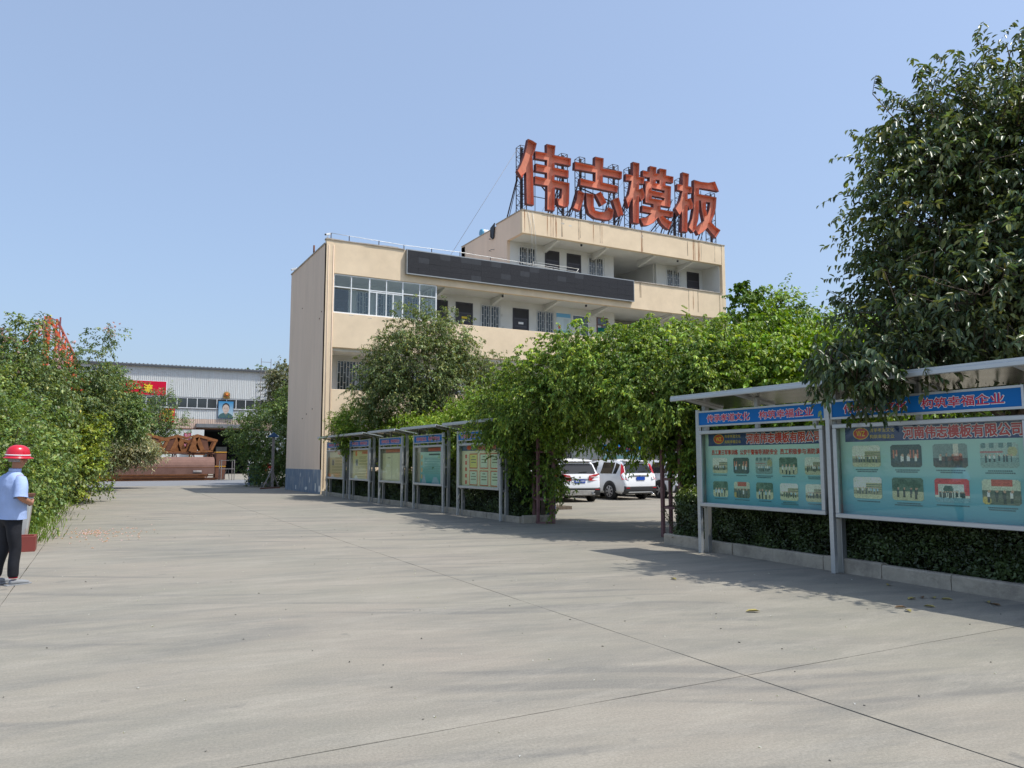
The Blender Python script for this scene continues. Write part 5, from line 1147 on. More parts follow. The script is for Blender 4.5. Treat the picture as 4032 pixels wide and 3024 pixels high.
# a few long shoots that break the outline
rg = np.random.default_rng(5); P_ = []; D_ = []; mbw = MB()
for (x, y, z), (dx, dy, dz), n in [((10.9, 6.7, 5.9), (-.9, .15, .45), 20), ((11.4, 6.7, 6.6), (-.4, .1, .95), 20), ((11.8, 6.5, 7.0), (-.1, 0, 1), 18), ((12.5, 6.0, 7.1), (.05, 0, 1), 18), ((13.1, 5.6, 7.3), (-.2, 0, 1), 16), ((10.2, 7.0, 4.4), (-.7, .2, .5), 9), ((9.8, 7.1, 3.7), (-.7, .2, .4), 9), ((11.2, 6.8, 6.3), (-.6, 0, .9), 16), ((13.6, 5.1, 7.4), (.0, 0, 1), 16), ((10.6, 6.9, 5.2), (-.8, .2, .3), 12)]:
    ln = .07 * n * .62; d = np.array([dx, dy, dz]); d = d / np.linalg.norm(d); a = np.array([x, y, z]) ; mbw.tube([a - d * .6, a, a + d * ln * .5 + np.array([0, 0, .03]), a + d * ln], [.012, .009, .006, .003], 4, cap=False)
    for k in range(n):
        for s_ in (0, 1):
            p = a + d * ln * (k + .5) / n; q = rand_dirs(1, rg)[0]; side = np.cross(d, q); side /= np.linalg.norm(side); P_.append(p); D_.append(side * .8 + d * .3 + np.array([0, 0, -.75]))
P_ = np.array(P_); D_ = np.array(D_); n = len(P_); cc = np.tile((.045, .075, .022), (n, 1)) * (1 + .3 * rg.normal(size=(n, 1))).clip(.4, 1.8)
leaf_object('shoot_leaves', P_, D_, np.array([0, 0, 1.]) + rand_dirs(n, rg) * .5, .12 * (.8 + .4 * rg.random(n)), .05 * np.ones(n), cc, LEAFG, t, kind='stuff')
o = mbw.build('shoots', WOOD, t, fix=False); o['kind'] = 'stuff'
tg = [tuple(C_[i]) for i in range(0, 720, 20) if C_[i][0] > 10.6]
trunk(t, (12.2, 6.3, 0), (12.3, 6.2, 6.3), .17, tg, M['bark'], 5)
t.location = (11.93, 6.42, 0); t.scale = (1, 1, 1.02)

# wisteria arch
t = tree('wisteria', 'bright green wisteria mounded over the arch above the parking entrance', 'climbing plant', (10.5, 15.3, 0))
lob = [(10.5, 16.8, 3.3, 1.7, 1.5, 1.15), (10.9, 15.6, 3.65, 1.9, 1.6, 1.15), (11.3, 14.3, 3.6, 1.9, 1.5, 1.25), (11.6, 13.1, 3.3, 1.8, 1.3, 1.35), (9.95, 18.2, 2.95, 1.2, 1.3, .8), (12.6, 14.8, 4.0, 1.8, 1.6, 1.0), (10.7, 13.3, 3.0, 1.1, 1.2, .9), (11.9, 16.3, 3.6, 1.6, 1.5, 1.1), (12.4, 12.5, 3.3, 1.8, 1.4, 1.2)]
def arch_lim(p): return not (13.35 < p[1] < 17.1 and p[2] < 2.55 - .25 * cos((p[1] - 15.2) * 1.6) and p[0] < 12.2)
def wist(t, lob, cl, seed, zmin, part='crown', lim=arch_lim, col=YG, young_lit=(0.42, 0.53, 0.09), L=.08, W=.038, tw=10, nl=14, shell=.45, sp=.12, twig=.26, droop=.85):
    return foliage(t, lob, cl, tw, nl, twig=twig, L=L, W=W, col=col, young_lit=young_lit, droop=droop, up=.2, seed=seed, shell=shell, spread=sp, material=LEAFW, zmin=zmin, limit=lim, part=part, wood=(WOOD, .05), colvar=.27)
C_, O_ = wist(t, lob, 1150, 31, 2.0)
# curtains of foliage down both towers, their shade put into darker leaf colours
wist(t, [(10.75, 18.35, 1.6, .5, .75, 1.5), (10.1, 18.1, 2.1, .45, .6, .7), (11.1, 18.5, 1.7, .3, .4, 1.3)], 150, 32, .15, 'hanging_foliage', None, col=(0.08, 0.14, 0.025), young_lit=(0.28, 0.38, 0.06))
wist(t, [(11.3, 12.9, 2.1, .6, .6, .75), (11.5, 12.4, 1.6, .5, .6, .9)], 100, 33, 1.0, 'hanging_foliage', None, col=(0.08, 0.14, 0.02))
wist(t, [(10.75, 17.05, .75, .15, .3, .45), (10.45, 17.0, 1.5, .2, .35, .5)], 16, 34, .1, 'hanging_foliage', None, tw=6)
wist(t, [(10.3, 16.0, 2.3, .3, .8, .28), (10.5, 14.4, 2.2, .3, .9, .22), (10.2, 16.8, 2.05, .3, .35, .4), (10.7, 13.6, 2.0, .3, .3, .4)], 80, 35, 1.5, 'hanging_foliage', None, tw=6, col=(0.12, 0.19, 0.02))
# arching pinnate shoots above the mound
P_ = []; D_ = []; mbw = MB(); rg = np.random.default_rng(8)
for (x, y, z), (dx, dy, dz), ln in [((12.4, 14.0, 4.75), (.1, -.1, 1), .55), ((11.4, 14.8, 4.5), (-.5, .2, .8), .4), ((10.3, 16.6, 4.2), (-.7, .2, .7), .4), ((9.8, 17.6, 3.6), (-.9, .3, .5), .4), ((12.9, 13.4, 4.5), (.2, 0, 1), .4)]:
    d = np.array([dx, dy, dz], float); d /= np.linalg.norm(d); a = np.array([x, y, z]); mbw.tube([a, a + d * ln * .5, a + d * ln + np.array([0, 0, -.08])], [.006, .004, .002], 3, cap=False)
    for k in range(5):
        b = a + d * ln * (k + .6) / 5; q = np.cross(d, rand_dirs(1, rg)[0]); q /= np.linalg.norm(q); q = q * .9 + d * .4
        for j in range(6):
            s2 = np.cross(q, [0, 0, 1.]); s2 /= np.linalg.norm(s2)
            for sg in (-1, 1): P_.append(b + q * .028 * (j + 1)); D_.append(q * .5 + s2 * sg + np.array([0, 0, -.3]))
P_ = np.array(P_); D_ = np.array(D_); n = len(P_); cc = np.tile((.24, .33, .03), (n, 1)) * (1 + .2 * rg.normal(size=(n, 1))).clip(.5, 1.5)
leaf_object('shoot_leaves', P_, D_, np.array([0, 0, 1.]) + rand_dirs(n, rg) * .3, .075 * np.ones(n), .04 * np.ones(n), cc, LEAF, t, kind='stuff'); o = mbw.build('shoots', WOOD, t, fix=False); o['kind'] = 'stuff'
trunk(t, (10.7, 17.9, 0), (10.7, 17.3, 3.0), .06, [tuple(c) for c in C_[:400] if abs(c[1] - 17.6) < 1.2][:10], M['bark'], 8, 'vine_stem', .1)
trunk(t, (11.5, 12.8, 0), (11.4, 13.2, 3.0), .06, [tuple(c) for c in C_[400:] if abs(c[1] - 13) < 1.0][:10], M['bark'], 9, 'vine_stem', .1)
B('soil_pocket', M['soil'], t, (10.05, 17.66, 0, 10.62, 17.79, .1))

# broad leaved bright shrub behind the double board and the tall sprouting one by the building
t = tree('broadleaf_shrub', 'bright yellow green broad leaved shrub rising behind the double notice board', 'shrub', (13.8, 11.2, 0))
foliage(t, [(13.4, 12.0, 3.1, 1.9, 1.6, 1.1), (14.4, 10.9, 3.3, 1.9, 1.6, 1.15), (12.8, 11.0, 2.6, 1.3, 1.6, .9), (14.0, 12.8, 4.2, 1.0, 1.0, .8)], 420, 7, 11, twig=.34, L=.105, W=.07, col=(0.14, 0.23, 0.02), young_lit=(0.34, 0.44, 0.04), droop=.9, seed=41, shell=.5, spread=.2, material=LEAF, zmin=1.3, wood=(WOOD, .1))
trunk(t, (13.8, 11.2, 0), (13.8, 11.4, 3), .07, [(12.8, 11.6, 3.2), (14.6, 10.8, 3.5), (13.6, 12.4, 3.6), (14, 11, 4)], M['bark'], 2, 'stem')
t = tree('sapling', 'tall green sapling with two leafy shoots at the right end of the office', 'tree', (14.6, 14.2, 0))
foliage(t, [(14.6, 14.2, 5.3, .38, .4, 1.05), (15.35, 13.7, 5.0, .42, .4, .75), (15.2, 14.0, 3.9, 1.0, 1.0, .8), (15.0, 14.3, 4.5, .5, .5, .6)], 130, 7, 11, twig=.26, L=.10, W=.065, col=(0.09, 0.16, 0.02), young_lit=(0.22, 0.32, 0.03), droop=.9, seed=42, shell=.2, spread=.1, material=LEAF, wood=(WOOD, .1))
trunk(t, (14.6, 14.2, 0), (14.7, 14.2, 5.8), .05, [(15.3, 13.8, 5.4), (15.2, 14.1, 4.2)], M['bark'], 3)
for i, (x, y, s, lab) in enumerate([(27.0, 21.5, 1.0, 'mid green leafy tree between the sapling and the dark evergreen'), (40, 36, 1.7, 'pale green tall tree far behind, beyond the right end of the office'), (30.0, 19.0, 1.05, 'bright green leafy tree partly behind the dark evergreen crown'), (47, 33, 1.7, 'hazy green tree farthest right behind the parking lot'), (33, 14, 1.2, 'green tree seen through the gaps of the dark evergreen')]):
    t = tree('deciduous_tree', lab, 'tree', (x, y, 0), 'trees behind the parking lot')
    R_ = random.Random(i); lob = [(x, y, 5.0 * s, 2.1 * s, 2.1 * s, 1.5 * s), (x + .9 * s, y - .7 * s, 4.3 * s, 1.9 * s, 1.7 * s, 1.5 * s), (x - 1.1 * s, y + .7 * s, 4.1 * s, 1.7 * s, 1.6 * s, 1.4 * s), (x + .1, y, 6.3 * s, .8 * s, .8 * s, 1.1 * s), (x + 1.6 * s, y - 1.2 * s, 5.6 * s, .8 * s, .8 * s, 1.0 * s), (x, y, 2.8 * s, 2.0 * s, 2.0 * s, 1.3 * s)]
    foliage(t, lob, 300, 8, 9, twig=.5 * s, L=.17 * s, W=.10 * s, col=[(0.13, 0.21, 0.035), (0.14, 0.22, 0.06), (0.16, 0.25, 0.03), (0.13, 0.20, 0.05), (.12, .2, .04)][i], young_lit=(0.26, 0.36, 0.06), droop=.4, seed=60 + i, shell=.55, spread=.3 * s, material=LEAF, simple=True)
    trunk(t, (x, y, 0), (x, y, 5 * s), .12 * s, [(x + .9, y, 5 * s), (x - 1, y, 4.5 * s), (x, y, 6 * s)], M['bark'], i)

# the tree in front of the office and the small trees round it
t = tree('round_tree', 'rounded grey green tree in front of the office, taller than its neighbours', 'tree', (12.6, 30.8, 0))
lob = [(12.5, 30.9, 5.6, 2.4, 2.2, 1.7), (11.6, 31.3, 4.3, 1.9, 1.7, 1.3), (13.6, 30.2, 4.7, 1.9, 1.7, 1.5), (12.3, 30.9, 7.2, 1.25, 1.2, .95), (13.5, 30.2, 6.9, 1.0, 1.0, 1.05), (11.4, 31.4, 6.1, 1.1, 1.1, 1.0), (14.9, 29.6, 5.4, .9, .9, .75), (10.9, 31.6, 4.6, 1.0, 1.0, .8), (14.2, 29.9, 6.2, .7, .7, .7)]
C_, O_ = foliage(t, lob, 480, 9, 11, twig=.46, L=.13, W=.048, col=(0.115, 0.155, 0.055), young_lit=(0.29, 0.34, 0.12), droop=.85, up=.3, seed=71, shell=.5, spread=.24, material=LEAF, wood=(WOOD, .15), simple=True, flip=.04)
trunk(t, (12.6, 30.8, 0), (12.6, 30.8, 6.5), .15, [tuple(C_[i]) for i in range(0, 480, 16)], M['bark'], 12)
for i, (x, y, z, r, lab, n_) in enumerate([(10.6, 33.2, 3.2, 1.45, 'low round bright green tree behind the first far notice board', 230), (11.4, 28.9, 2.6, 1.1, 'small yellow green shrub behind the teal notice board', 170), (11.6, 25.7, 2.55, 1.15, 'small yellow green shrub behind the third notice board from the corner', 170), (11.1, 22.4, 2.75, 1.25, 'bright green shrub behind the certificate notice board', 200), (13.2, 24.5, 2.9, 1.3, 'green shrub rising behind the left end of the wisteria', 180)]):
    t = tree('bright_shrub', lab, 'shrub', (x, y, 0), 'bright shrubs behind the far notice boards')
    foliage(t, [(x, y, z, r, r * 1.15, r * .62), (x + .4, y - .6, z - .2, r * .8, r * .9, r * .6), (x - .2, y + .5, z + .1, r * .7, r * .8, r * .55), (x, y, z - .8, r * .6, r * .7, r * .6)], n_, 8, 11, twig=.32, L=.10, W=.042, col=(0.13, 0.21, 0.025), young_lit=(0.34, 0.43, 0.05), droop=.6, seed=80 + i, shell=.5, spread=.17, material=LEAF, simple=True)
    trunk(t, (x, y, 0), (x, y, z), .07, [(x + .5, y + .4, z + .3), (x - .4, y - .5, z + .3), (x, y + .6, z)], M['bark'], i)
t = tree('green_spray', 'single leafy branch poking out before the first far notice board header', 'plant', (9.9, 32.9, 2.2))
foliage(t, [(9.75, 32.85, 2.25, .25, .38, .3)], 16, 6, 9, twig=.2, L=.09, W=.04, col=(0.10, 0.17, 0.02), young_lit=(0.26, 0.34, 0.04), droop=.9, seed=91, shell=.2, spread=.08, material=LEAF)
mb = MB(); mb.tube([(10.5, 33.0, 2.3), (10.1, 32.95, 2.4), (9.8, 32.9, 2.3)], [.015, .01, .006], 5); mb.build('branch', WOOD, t)
t = tree('flowering_bush', 'pink and white flowering bush showing in the gaps between the far notice boards', 'shrub', (10.9, 25.5, 0))
foliage(t, [(10.95, 25.5, 1.5, .5, .8, .5), (10.95, 21.9, 1.5, .5, .7, .5), (10.95, 29.2, 1.5, .5, .7, .5)], 90, 7, 9, twig=.25, L=.09, W=.04, col=(0.07, 0.11, 0.04), young_lit=(0.36, 0.33, 0.28), droop=.6, seed=92, shell=.4, spread=.12, material=LEAF, simple=True)

# clipped hedges: box of leaves round a solid dark core
def hedge(label, p0, p1, w, z0, z1, n, seed, L=.042, W=.024, col=(0.055, 0.082, 0.03), young_lit=(0.18, 0.25, 0.04), bulge=.06, simple=False):
    rg = np.random.default_rng(seed); t = thing('hedge', label, 'hedge', (p0[0], p0[1], z0)); p0 = np.array(p0, float); p1 = np.array(p1, float); Lh = np.linalg.norm(p1 - p0); d = (p1 - p0) / Lh; q = np.array([d[1], -d[0]])
    if q[0] < 0: q = -q
    u = rg.random(n) * Lh; f = rg.random(n); face = np.where(f < .5, 0, np.where(f < .78, 1, np.where(f < .88, 2, 3)))
    dep = np.abs(rg.normal(size=n)) * .06; h = z0 + (z1 - z0) * rg.random(n); v = rg.random(n) * w; nx = np.zeros((n, 3))
    wav = bulge * (np.sin(u * 3.1 + seed) + np.sin(u * 7.3 + h * 6) * .7 + np.sin(h * 11 + u * 2)); 
    vv = np.where(face == 0, dep - wav * .6, np.where(face == 2, w - dep, v)); hh = np.where(face == 1, z1 - dep + wav * .9, h)
    end = face == 3; u = np.where(end, np.where(rg.random(n) < .5, dep, Lh - dep), u); vv = np.where(end, v, vv)
    P = np.stack([p0[0] + d[0] * u + q[0] * vv, p0[1] + d[1] * u + q[1] * vv, hh], 1)
    O = np.where((face == 0)[:, None], np.array([-q[0], -q[1], .25]), np.where((face == 1)[:, None], np.array([0, 0, 1.]), np.where((face == 2)[:, None], np.array([q[0], q[1], .2]), np.array([0, -.9, .2]))))
    D = O * .45 + rand_dirs(n, rg) * .9 + np.array([0, 0, .12]); Nn = O + rand_dirs(n, rg) * .6 + np.array([0, 0, .5])
    f = (np.clip((hh - z1 + .2) / .25, 0, 1) * .75 + .1 * rg.random(n)) * (rg.random(n) < .7); f = f[:, None]  # top leaves paler: the lit hedge top is put into the colour
    cl = .8 + .35 * np.sin(u * 5.7) * np.sin(hh * 9 + u * 2.3)
    cc = 1.35 * (np.array(col) * (1 - f) + np.array(young_lit) * f) * (cl * (1 + .25 * rg.normal(size=n)).clip(.4, 1.8))[:, None]
    leaf_object('hedge_leaves', P, D, Nn, L * (.75 + .5 * rg.random(n)), W * np.ones(n) * (.8 + .4 * rg.random(n)), cc.clip(.003, .8), LEAFG, t, simple=simple, kind='stuff')
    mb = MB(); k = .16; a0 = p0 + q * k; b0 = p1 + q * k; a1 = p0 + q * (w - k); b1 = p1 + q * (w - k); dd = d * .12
    pts = [(*(a0 + dd), z0), (*(b0 - dd), z0), (*(b1 - dd), z0), (*(a1 + dd), z0)]; mb.prism(pts, (0, 0, z1 - z0 - .14)); mb.build('inner_shade', mat('dark hedge inner shade', (0.012, 0.016, 0.008), 1.0), t)  # solid near-black block stands in for the shade inside the hedge
    rr = random.Random(seed); mb = MB()
    for i in range(int(Lh * 5)):
        s = rr.uniform(0, Lh); b = p0 + d * s + q * rr.uniform(.08, .3); mb.tube([(b[0], b[1], z0 - .04), (b[0] + rr.uniform(-.06, .06), b[1] + rr.uniform(-.1, .1), z0 + rr.uniform(.25, .5))], [.01, .005], 4, cap=False)
    o = mb.build('stems', WOOD, t, fix=False); o['kind'] = 'stuff'
    return t
hedge('dark clipped hedge under the double notice board, ending at the parking entrance', (10.02, 11.75), (9.5, 1.5), .95, .16, 1.0, 44000, 101, L=.058, W=.036)
hedge('dark clipped hedge running behind the five far notice boards', (10.05, 37.2), (10.03, 18.2), 1.0, .14, 1.12, 46000, 102, L=.06, W=.034, simple=True)
t = tree('weed', 'thin weed with small leaves at the foot of the right arch tower', 'plant', (10.55, 12.35, 0))
rg = np.random.default_rng(3); P_ = []; D_ = []; mbw = MB()
for k in range(9):
    a = np.array([10.55 + rg.normal() * .12, 12.3 + rg.normal() * .1, 0.0]); d = np.array([-.25 + .3 * rg.normal(), .3 * rg.normal() + .25, 1.0]); d /= np.linalg.norm(d); ln = .35 + .45 * rg.random(); mbw.tube([a, a + d * ln], [.006, .003], 4, cap=False)
    for j in range(int(ln / .035)):
        q = rand_dirs(1, rg)[0]; P_.append(a + d * .035 * (j + 2)); D_.append(q * .9 + np.array([0, 0, .2]))
P_ = np.array(P_); D_ = np.array(D_); n = len(P_)
leaf_object('leaves', P_, D_, np.array([0, 0, 1.]) + rand_dirs(n, rg) * .4, .05 * np.ones(n), .026 * np.ones(n), np.tile((.06, .09, .03), (n, 1)) * (.7 + .6 * rg.random((n, 1))), LEAF, t, kind='stuff'); mbw.build('stems', WOOD, t, fix=False)

# left side: mixed tall hedge along the road
def shrub(name, label, cat, x, y, z, rx, ry, rz, n, seed, col, young_lit, L=.085, W=.05, group=None, extra=(), ground=True, root=None, tw=8, nl=10, simple=True, twig=.36, droop=.35, zmin=.05, flip=0, shell=.6, material=None):
    t = tree(name, label, cat, (x, y, 0), group)
    lob = [(x, y, z, rx, ry, rz), (x + rx * .25, y - ry * .45, z * .8, rx * .8, ry * .6, rz * .8), (x - rx * .2, y + ry * .45, z * .9, rx * .8, ry * .6, rz * .85), (x + rx * .1, y, z * .42, rx * 1.0, ry * .95, z * .42)][:4 if ground else 3] + list(extra)
    c, o_ = foliage(t, lob, n, tw, nl, twig=twig, L=L, W=W, col=tuple(v * 1.2 for v in col), young_lit=tuple(v * 1.2 for v in young_lit), droop=droop, seed=seed, shell=shell, spread=.2, material=material or LEAF, zmin=zmin, simple=simple, flip=flip, wood=(WOOD, .03))
    trunk(t, root or (x, y, 0), (x, y, z), .07, [tuple(c[i]) for i in range(0, n, max(1, n // 14))], M['bark'], seed, 'stem')
    return t, c
shrub('leafy_bush', 'bright leafy hedge bush beside the man in the red helmet', 'hedge', -2.3, 19.3, 1.75, 1.25, 2.3, 1.25, 420, 201, (0.095, 0.145, 0.04), (0.27, 0.34, 0.10), extra=[(-3.9, 18.6, 2.2, 1.6, 1.9, 1.5), (-1.9, 21.2, 2.0, 1.1, 1.6, 1.3), (-1.35, 18.5, .7, .5, .9, .55)])
shrub('leafy_bush', 'second leafy hedge bush along the road, with flowering trees above', 'hedge', -1.9, 26, 2.1, 1.15, 3.2, 1.6, 420, 202, (0.09, 0.14, 0.04), (0.25, 0.32, 0.09), L=.10, W=.06, extra=[(-3.4, 25, 2.8, 1.8, 2.5, 1.8)])
shrub('yellow_green_bush', 'yellow green bush at the far part of the left hedge', 'hedge', -1.0, 34.5, 2.7, 1.15, 2.4, 1.6, 290, 203, (0.15, 0.20, 0.03), (0.32, 0.37, 0.06), L=.12, W=.07)
shrub('leafy_bush', 'low dark far end of the left hedge beside the steel stack', 'hedge', -1.75, 46, 1.5, .9, 8.5, 1.4, 260, 204, (0.06, 0.11, 0.02), (0.16, 0.23, 0.03), L=.15, W=.09, twig=.5)
for i, (x, y, z, rx, ry, rz, lab, sd) in enumerate([(-4.6, 22.5, 3.7, 2.4, 2.6, 1.5, 'tall flowering tree at the left edge behind the man', 211), (-2.5, 27.5, 4.1, 1.7, 2.4, 1.5, 'flowering tree with pale pink blossom behind the left hedge', 212), (-1.0, 35.0, 4.7, 1.5, 2.2, 1.6, 'flowering tree with a tall narrow top nearest the shed roof', 213), (-3.6, 33, 4.7, 2.0, 3.0, 1.4, 'dark flowering tree below the orange crane', 214)]):
    ex = [(.15, 35.0, 6.4, .3, .4, .5), (.35, 35, 4.2, .5, .8, .9)] if i == 2 else ([(-1.6, 27.5, 5.3, .45, .5, .35)] if i == 1 else [(-3.2, 22, 5.1, .5, .7, .35)] if i == 0 else [])
    t, c = shrub('flowering_tree', lab, 'tree', x, y, z, rx, ry, rz, 300, sd, (0.075, 0.11, 0.042), (0.20, 0.25, 0.09), L=.13, W=.06, group='flowering trees of the left hedge', extra=ex, droop=.8, flip=.05, twig=.45)
    rg = np.random.default_rng(sd); k = rg.choice(len(c), 12 if i else 6); P_ = []; 
    for j in k:
        if c[j][0] < x - .3 * rx: continue
        for _ in range(26): P_.append(c[j] + rg.normal(size=3) * .13 + np.array([.15, -.2, .15]))
    P_ = np.array(P_); n = len(P_)
    leaf_object('blossom', P_, rand_dirs(n, rg), rand_dirs(n, rg), .10 * np.ones(n), .08 * np.ones(n), np.tile((.62, .40, .42), (n, 1)) * (.7 + .5 * rg.random((n, 1))), PETAL, t, kind='stuff')
shrub('leafy_tree', 'green tree hiding the left end of the red banner', 'tree', .9, 47, 5.0, 1.0, 1.5, 1.4, 290, 221, (0.075, 0.12, 0.04), (0.20, 0.27, 0.08), L=.15, W=.07, droop=.7, twig=.5, ground=False, root=(-.9, 47, 0), extra=[(1.6, 47, 3.9, 1.0, 1.4, .9), (-.2, 47, 4.3, 1.1, 1.5, 1.6)])
shrub('grey_shrub', 'pale grey green shrub drooping over the left end of the steel trough', 'shrub', 1.7, 52, 2.95, 1.2, 1.5, .95, 260, 222, (0.17, 0.185, 0.11), (0.38, 0.38, 0.27), L=.2, W=.055, droop=.5, twig=.5, ground=False, root=(-1.0, 52, 0), extra=[(2.7, 51.5, 2.15, .8, .8, .3), (.6, 51, 2.0, .8, .9, .75)])
# thin tree before the shed
t = tree('thin_tree', 'thin open branched tree in front of the shed and the square red banner', 'tree', (5.1, 88, 0))
foliage(t, [(4.6, 88, 6.2, 3.4, 2.0, 1.6), (6.3, 88, 4.9, 2.6, 1.6, 1.4), (3.0, 88, 4.6, 2.5, 1.6, 1.6), (6.0, 88, 7.8, 1.5, 1.0, .8), (5.0, 88, 3.3, 3.6, 1.6, .9)], 230, 6, 9, twig=.8, L=.26, W=.11, col=(0.10, 0.15, 0.06), young_lit=(0.2, 0.26, 0.1), droop=.3, seed=231, shell=.4, spread=.4, material=LEAF, simple=True)
trunk(t, (5.3, 88, 0), (5.6, 88, 5.5), .16, [(3, 88, 6), (2.2, 88, 5.2), (6.5, 88, 8), (7.8, 88, 6.2), (4.2, 88, 7.4), (8.2, 88, 5), (5.4, 88, 8.3), (2.8, 88, 4)], M['bark'], 6)
# trees by the rear corner of the office
shrub('corner_tree', 'dense dark green tree against the rear corner of the office', 'tree', 10.6, 51.5, 3.2, 2.3, 2.8, 2.3, 480, 241, (0.065, 0.105, 0.035), (0.18, 0.25, 0.07), L=.14, W=.07, extra=[(11.6, 51.0, 5.2, 1.3, 1.6, 1.2), (9.4, 54.0, 3.4, 1.5, 1.2, 1.2)], droop=.5, twig=.5)
shrub('dull_tree', 'dull olive tree top rising behind the dark corner tree', 'tree', 12.6, 56.5, 7.2, 1.8, 1.8, 1.6, 180, 242, (0.10, 0.11, 0.06), (0.22, 0.21, 0.13), L=.17, W=.08, droop=.6, twig=.5, zmin=5)
t = tree('far_trees', 'far green treetops showing above the right end of the shed roof', 'trees', (33, 170, 0)); t['kind'] = 'stuff'
foliage(t, [(27 + 5 * k, 170 + 3 * k, 15.6 + (k % 2) * 1.2, 4, 4, 3.2) for k in range(5)], 160, 7, 8, twig=1.5, L=.9, W=.5, col=(0.10, 0.15, 0.07), young_lit=(0.16, 0.22, 0.1), seed=251, shell=.5, spread=.9, material=LEAF, simple=True)
# parking lot background
hedge('low hedge across the back of the parking lot', (15, 35.8), (44, 35.8), 1.2, 0, 1.5, 16000, 103, L=.12, W=.07, simple=True)
# fallen leaves, petals, grit
lf = mat('dry yellow leaf', (.36, .30, .10), .7, var=.2, scale=20); lf2 = mat('brown leaf', (.16, .10, .05), .8)
for k, (x, y) in enumerate([(6.28, 6.15), (9.16, 6.6), (8.48, 5.82), (8.67, 5.82), (8.77, 5.74), (8.8, 5.6), (7.87, 5.54), (7.77, 5.38), (9.04, 5.27), (8.94, 5.13), (8.2, 5.42), (7.05, 8.33)]):
    rr = random.Random(k); a = rr.uniform(0, pi); l = .065 if k else .08; mb = MB(); c_, s_ = cos(a), sin(a)
    Q = lambda u, v, w: (x + (u * c_ - v * s_) * l, y + (u * s_ + v * c_) * l, .004 + w * l)
    mb.poly([Q(-1, 0, .1), Q(-.4, .4, .35), Q(.5, .35, .3), Q(1, 0, .05)], 0, True); mb.poly([Q(-1, 0, .1), Q(1, 0, .05), Q(.5, -.35, .3), Q(-.4, -.4, .35)], 0, True)
    o = mb.build('fallen_leaf', lf if k % 3 else (lf if k == 0 else lf2), None, fix=False)
    tag(o, 'large curled yellow leaf lying alone on the concrete' if k == 0 else (['', 'curled yellow leaf nearest the kerb joint at the post foot', 'yellow leaf in the pair closest to the hedge kerb, left one', 'small yellow leaf just right of the largest pair near the kerb', 'tiny brown leaf in the middle of the kerb group', 'flat brown leaf at the right of the kerb group', 'yellow leaf lowest on the left of the kerb group', 'pale folded leaf just below the kerb group', 'yellow green leaf at the far right near the kerb', 'small yellow leaf below the far right one', 'small brown leaf at the lower middle of the kerb group'][k] if k < 11 else 'small leaf lying near the parking entrance'), 'leaf', 'fallen leaves on the concrete')
rg = np.random.default_rng(77); n = 170; ctr = np.array([.25, 19.6]); P = np.zeros((n, 3)); P[:, :2] = ctr + rg.normal(size=(n, 2)) * np.array([.55, 1.1]); P[:60, :2] = np.array([.05, 19.9]) + rg.normal(size=(60, 2)) * np.array([.22, .35]); P[:, 2] = .006
o = leaf_object('petals', P, rand_dirs(n, rg) * [1, 1, .15], np.tile((0, 0, 1.), (n, 1)), .055 * np.ones(n), .045 * np.ones(n), np.tile((.62, .42, .42), (n, 1)), PETAL, None); tag(o, 'pink fallen petals scattered on the concrete beside the left hedge', 'petals', kind='stuff')
n = 500; P = np.stack([rg.uniform(-4, 9.2, n), rg.uniform(2.0, 26, n), np.full(n, .003)], 1)
o = leaf_object('grit', P, rand_dirs(n, rg) * [1, 1, .1], np.tile((0, 0, 1.), (n, 1)), .012 + .018 * rg.random(n), .012 + .01 * rg.random(n), np.where(rg.random((n, 1)) < .6, .52, .07) * np.ones((n, 3)), PETAL, None); tag(o, 'tiny stones and specks of litter on the concrete', 'litter', kind='stuff')
n = 900; P = np.stack([rg.uniform(9.98, 10.4, n), rg.uniform(1.5, 11.8, n), np.full(n, .16)], 1); k = rg.random(n) < .35; P[k, 0] -= .1
o = leaf_object('leaf_litter', P, rand_dirs(n, rg) * [1, 1, .3], np.tile((0, 0, 1.), (n, 1)), .05 * np.ones(n), .03 * np.ones(n), np.tile((.20, .14, .08), (n, 1)) * (.5 + rg.random((n, 1))), PETAL, None); tag(o, 'brown leaf litter at the foot of the right hedge', 'leaf litter', kind='stuff')
n = 9000; P = np.stack([-1.05 + .28 * np.abs(rg.normal(size=n)) * (rg.random(n) < .5) - .5 * rg.random(n), rg.uniform(17.0, 44, n) ** 1.0, np.zeros(n) + .05], 1)
o = leaf_object('grass', P, np.array([.15, 0, 1.]) + rand_dirs(n, rg) * .45, rand_dirs(n, rg), .12 + .16 * rg.random(n), .02 * np.ones(n), np.tile((.14, .22, .025), (n, 1)) * (.6 + .7 * rg.random((n, 1))), LEAF, None, simple=True); tag(o, 'long bright grass along the foot of the left hedge', 'grass', kind='stuff')
# ------------------------------------------------------------------ the man in the red helmet
def skin(name, V, E, m, parent, root=0, sub=2):
    """V: (x, y, z, rx, ry); grown with a Skin modifier, then frozen as a plain mesh"""
    me = bpy.data.meshes.new('tmp'); me.from_pydata([v[:3] for v in V], E, []); ob = bpy.data.objects.new('tmp', me); COL.objects.link(ob)
    md = ob.modifiers.new('s', 'SKIN'); md.use_smooth_shade = True
    for i, sv in enumerate(me.skin_vertices[0].data): sv.radius = (V[i][3], V[i][4]); sv.use_root = (i == root)
    ob.modifiers.new('u', 'SUBSURF').levels = sub
    dg = bpy.context.evaluated_depsgraph_get(); nm = bpy.data.meshes.new_from_object(ob.evaluated_get(dg)); nm.name = name
    bpy.data.objects.remove(ob); bpy.data.meshes.remove(me)
    nm.materials.clear(); nm.materials.append(m)
    for p in nm.polygons: p.use_smooth = True
    o = bpy.data.objects.new(name, nm); COL.objects.link(o); o.parent = parent; return o
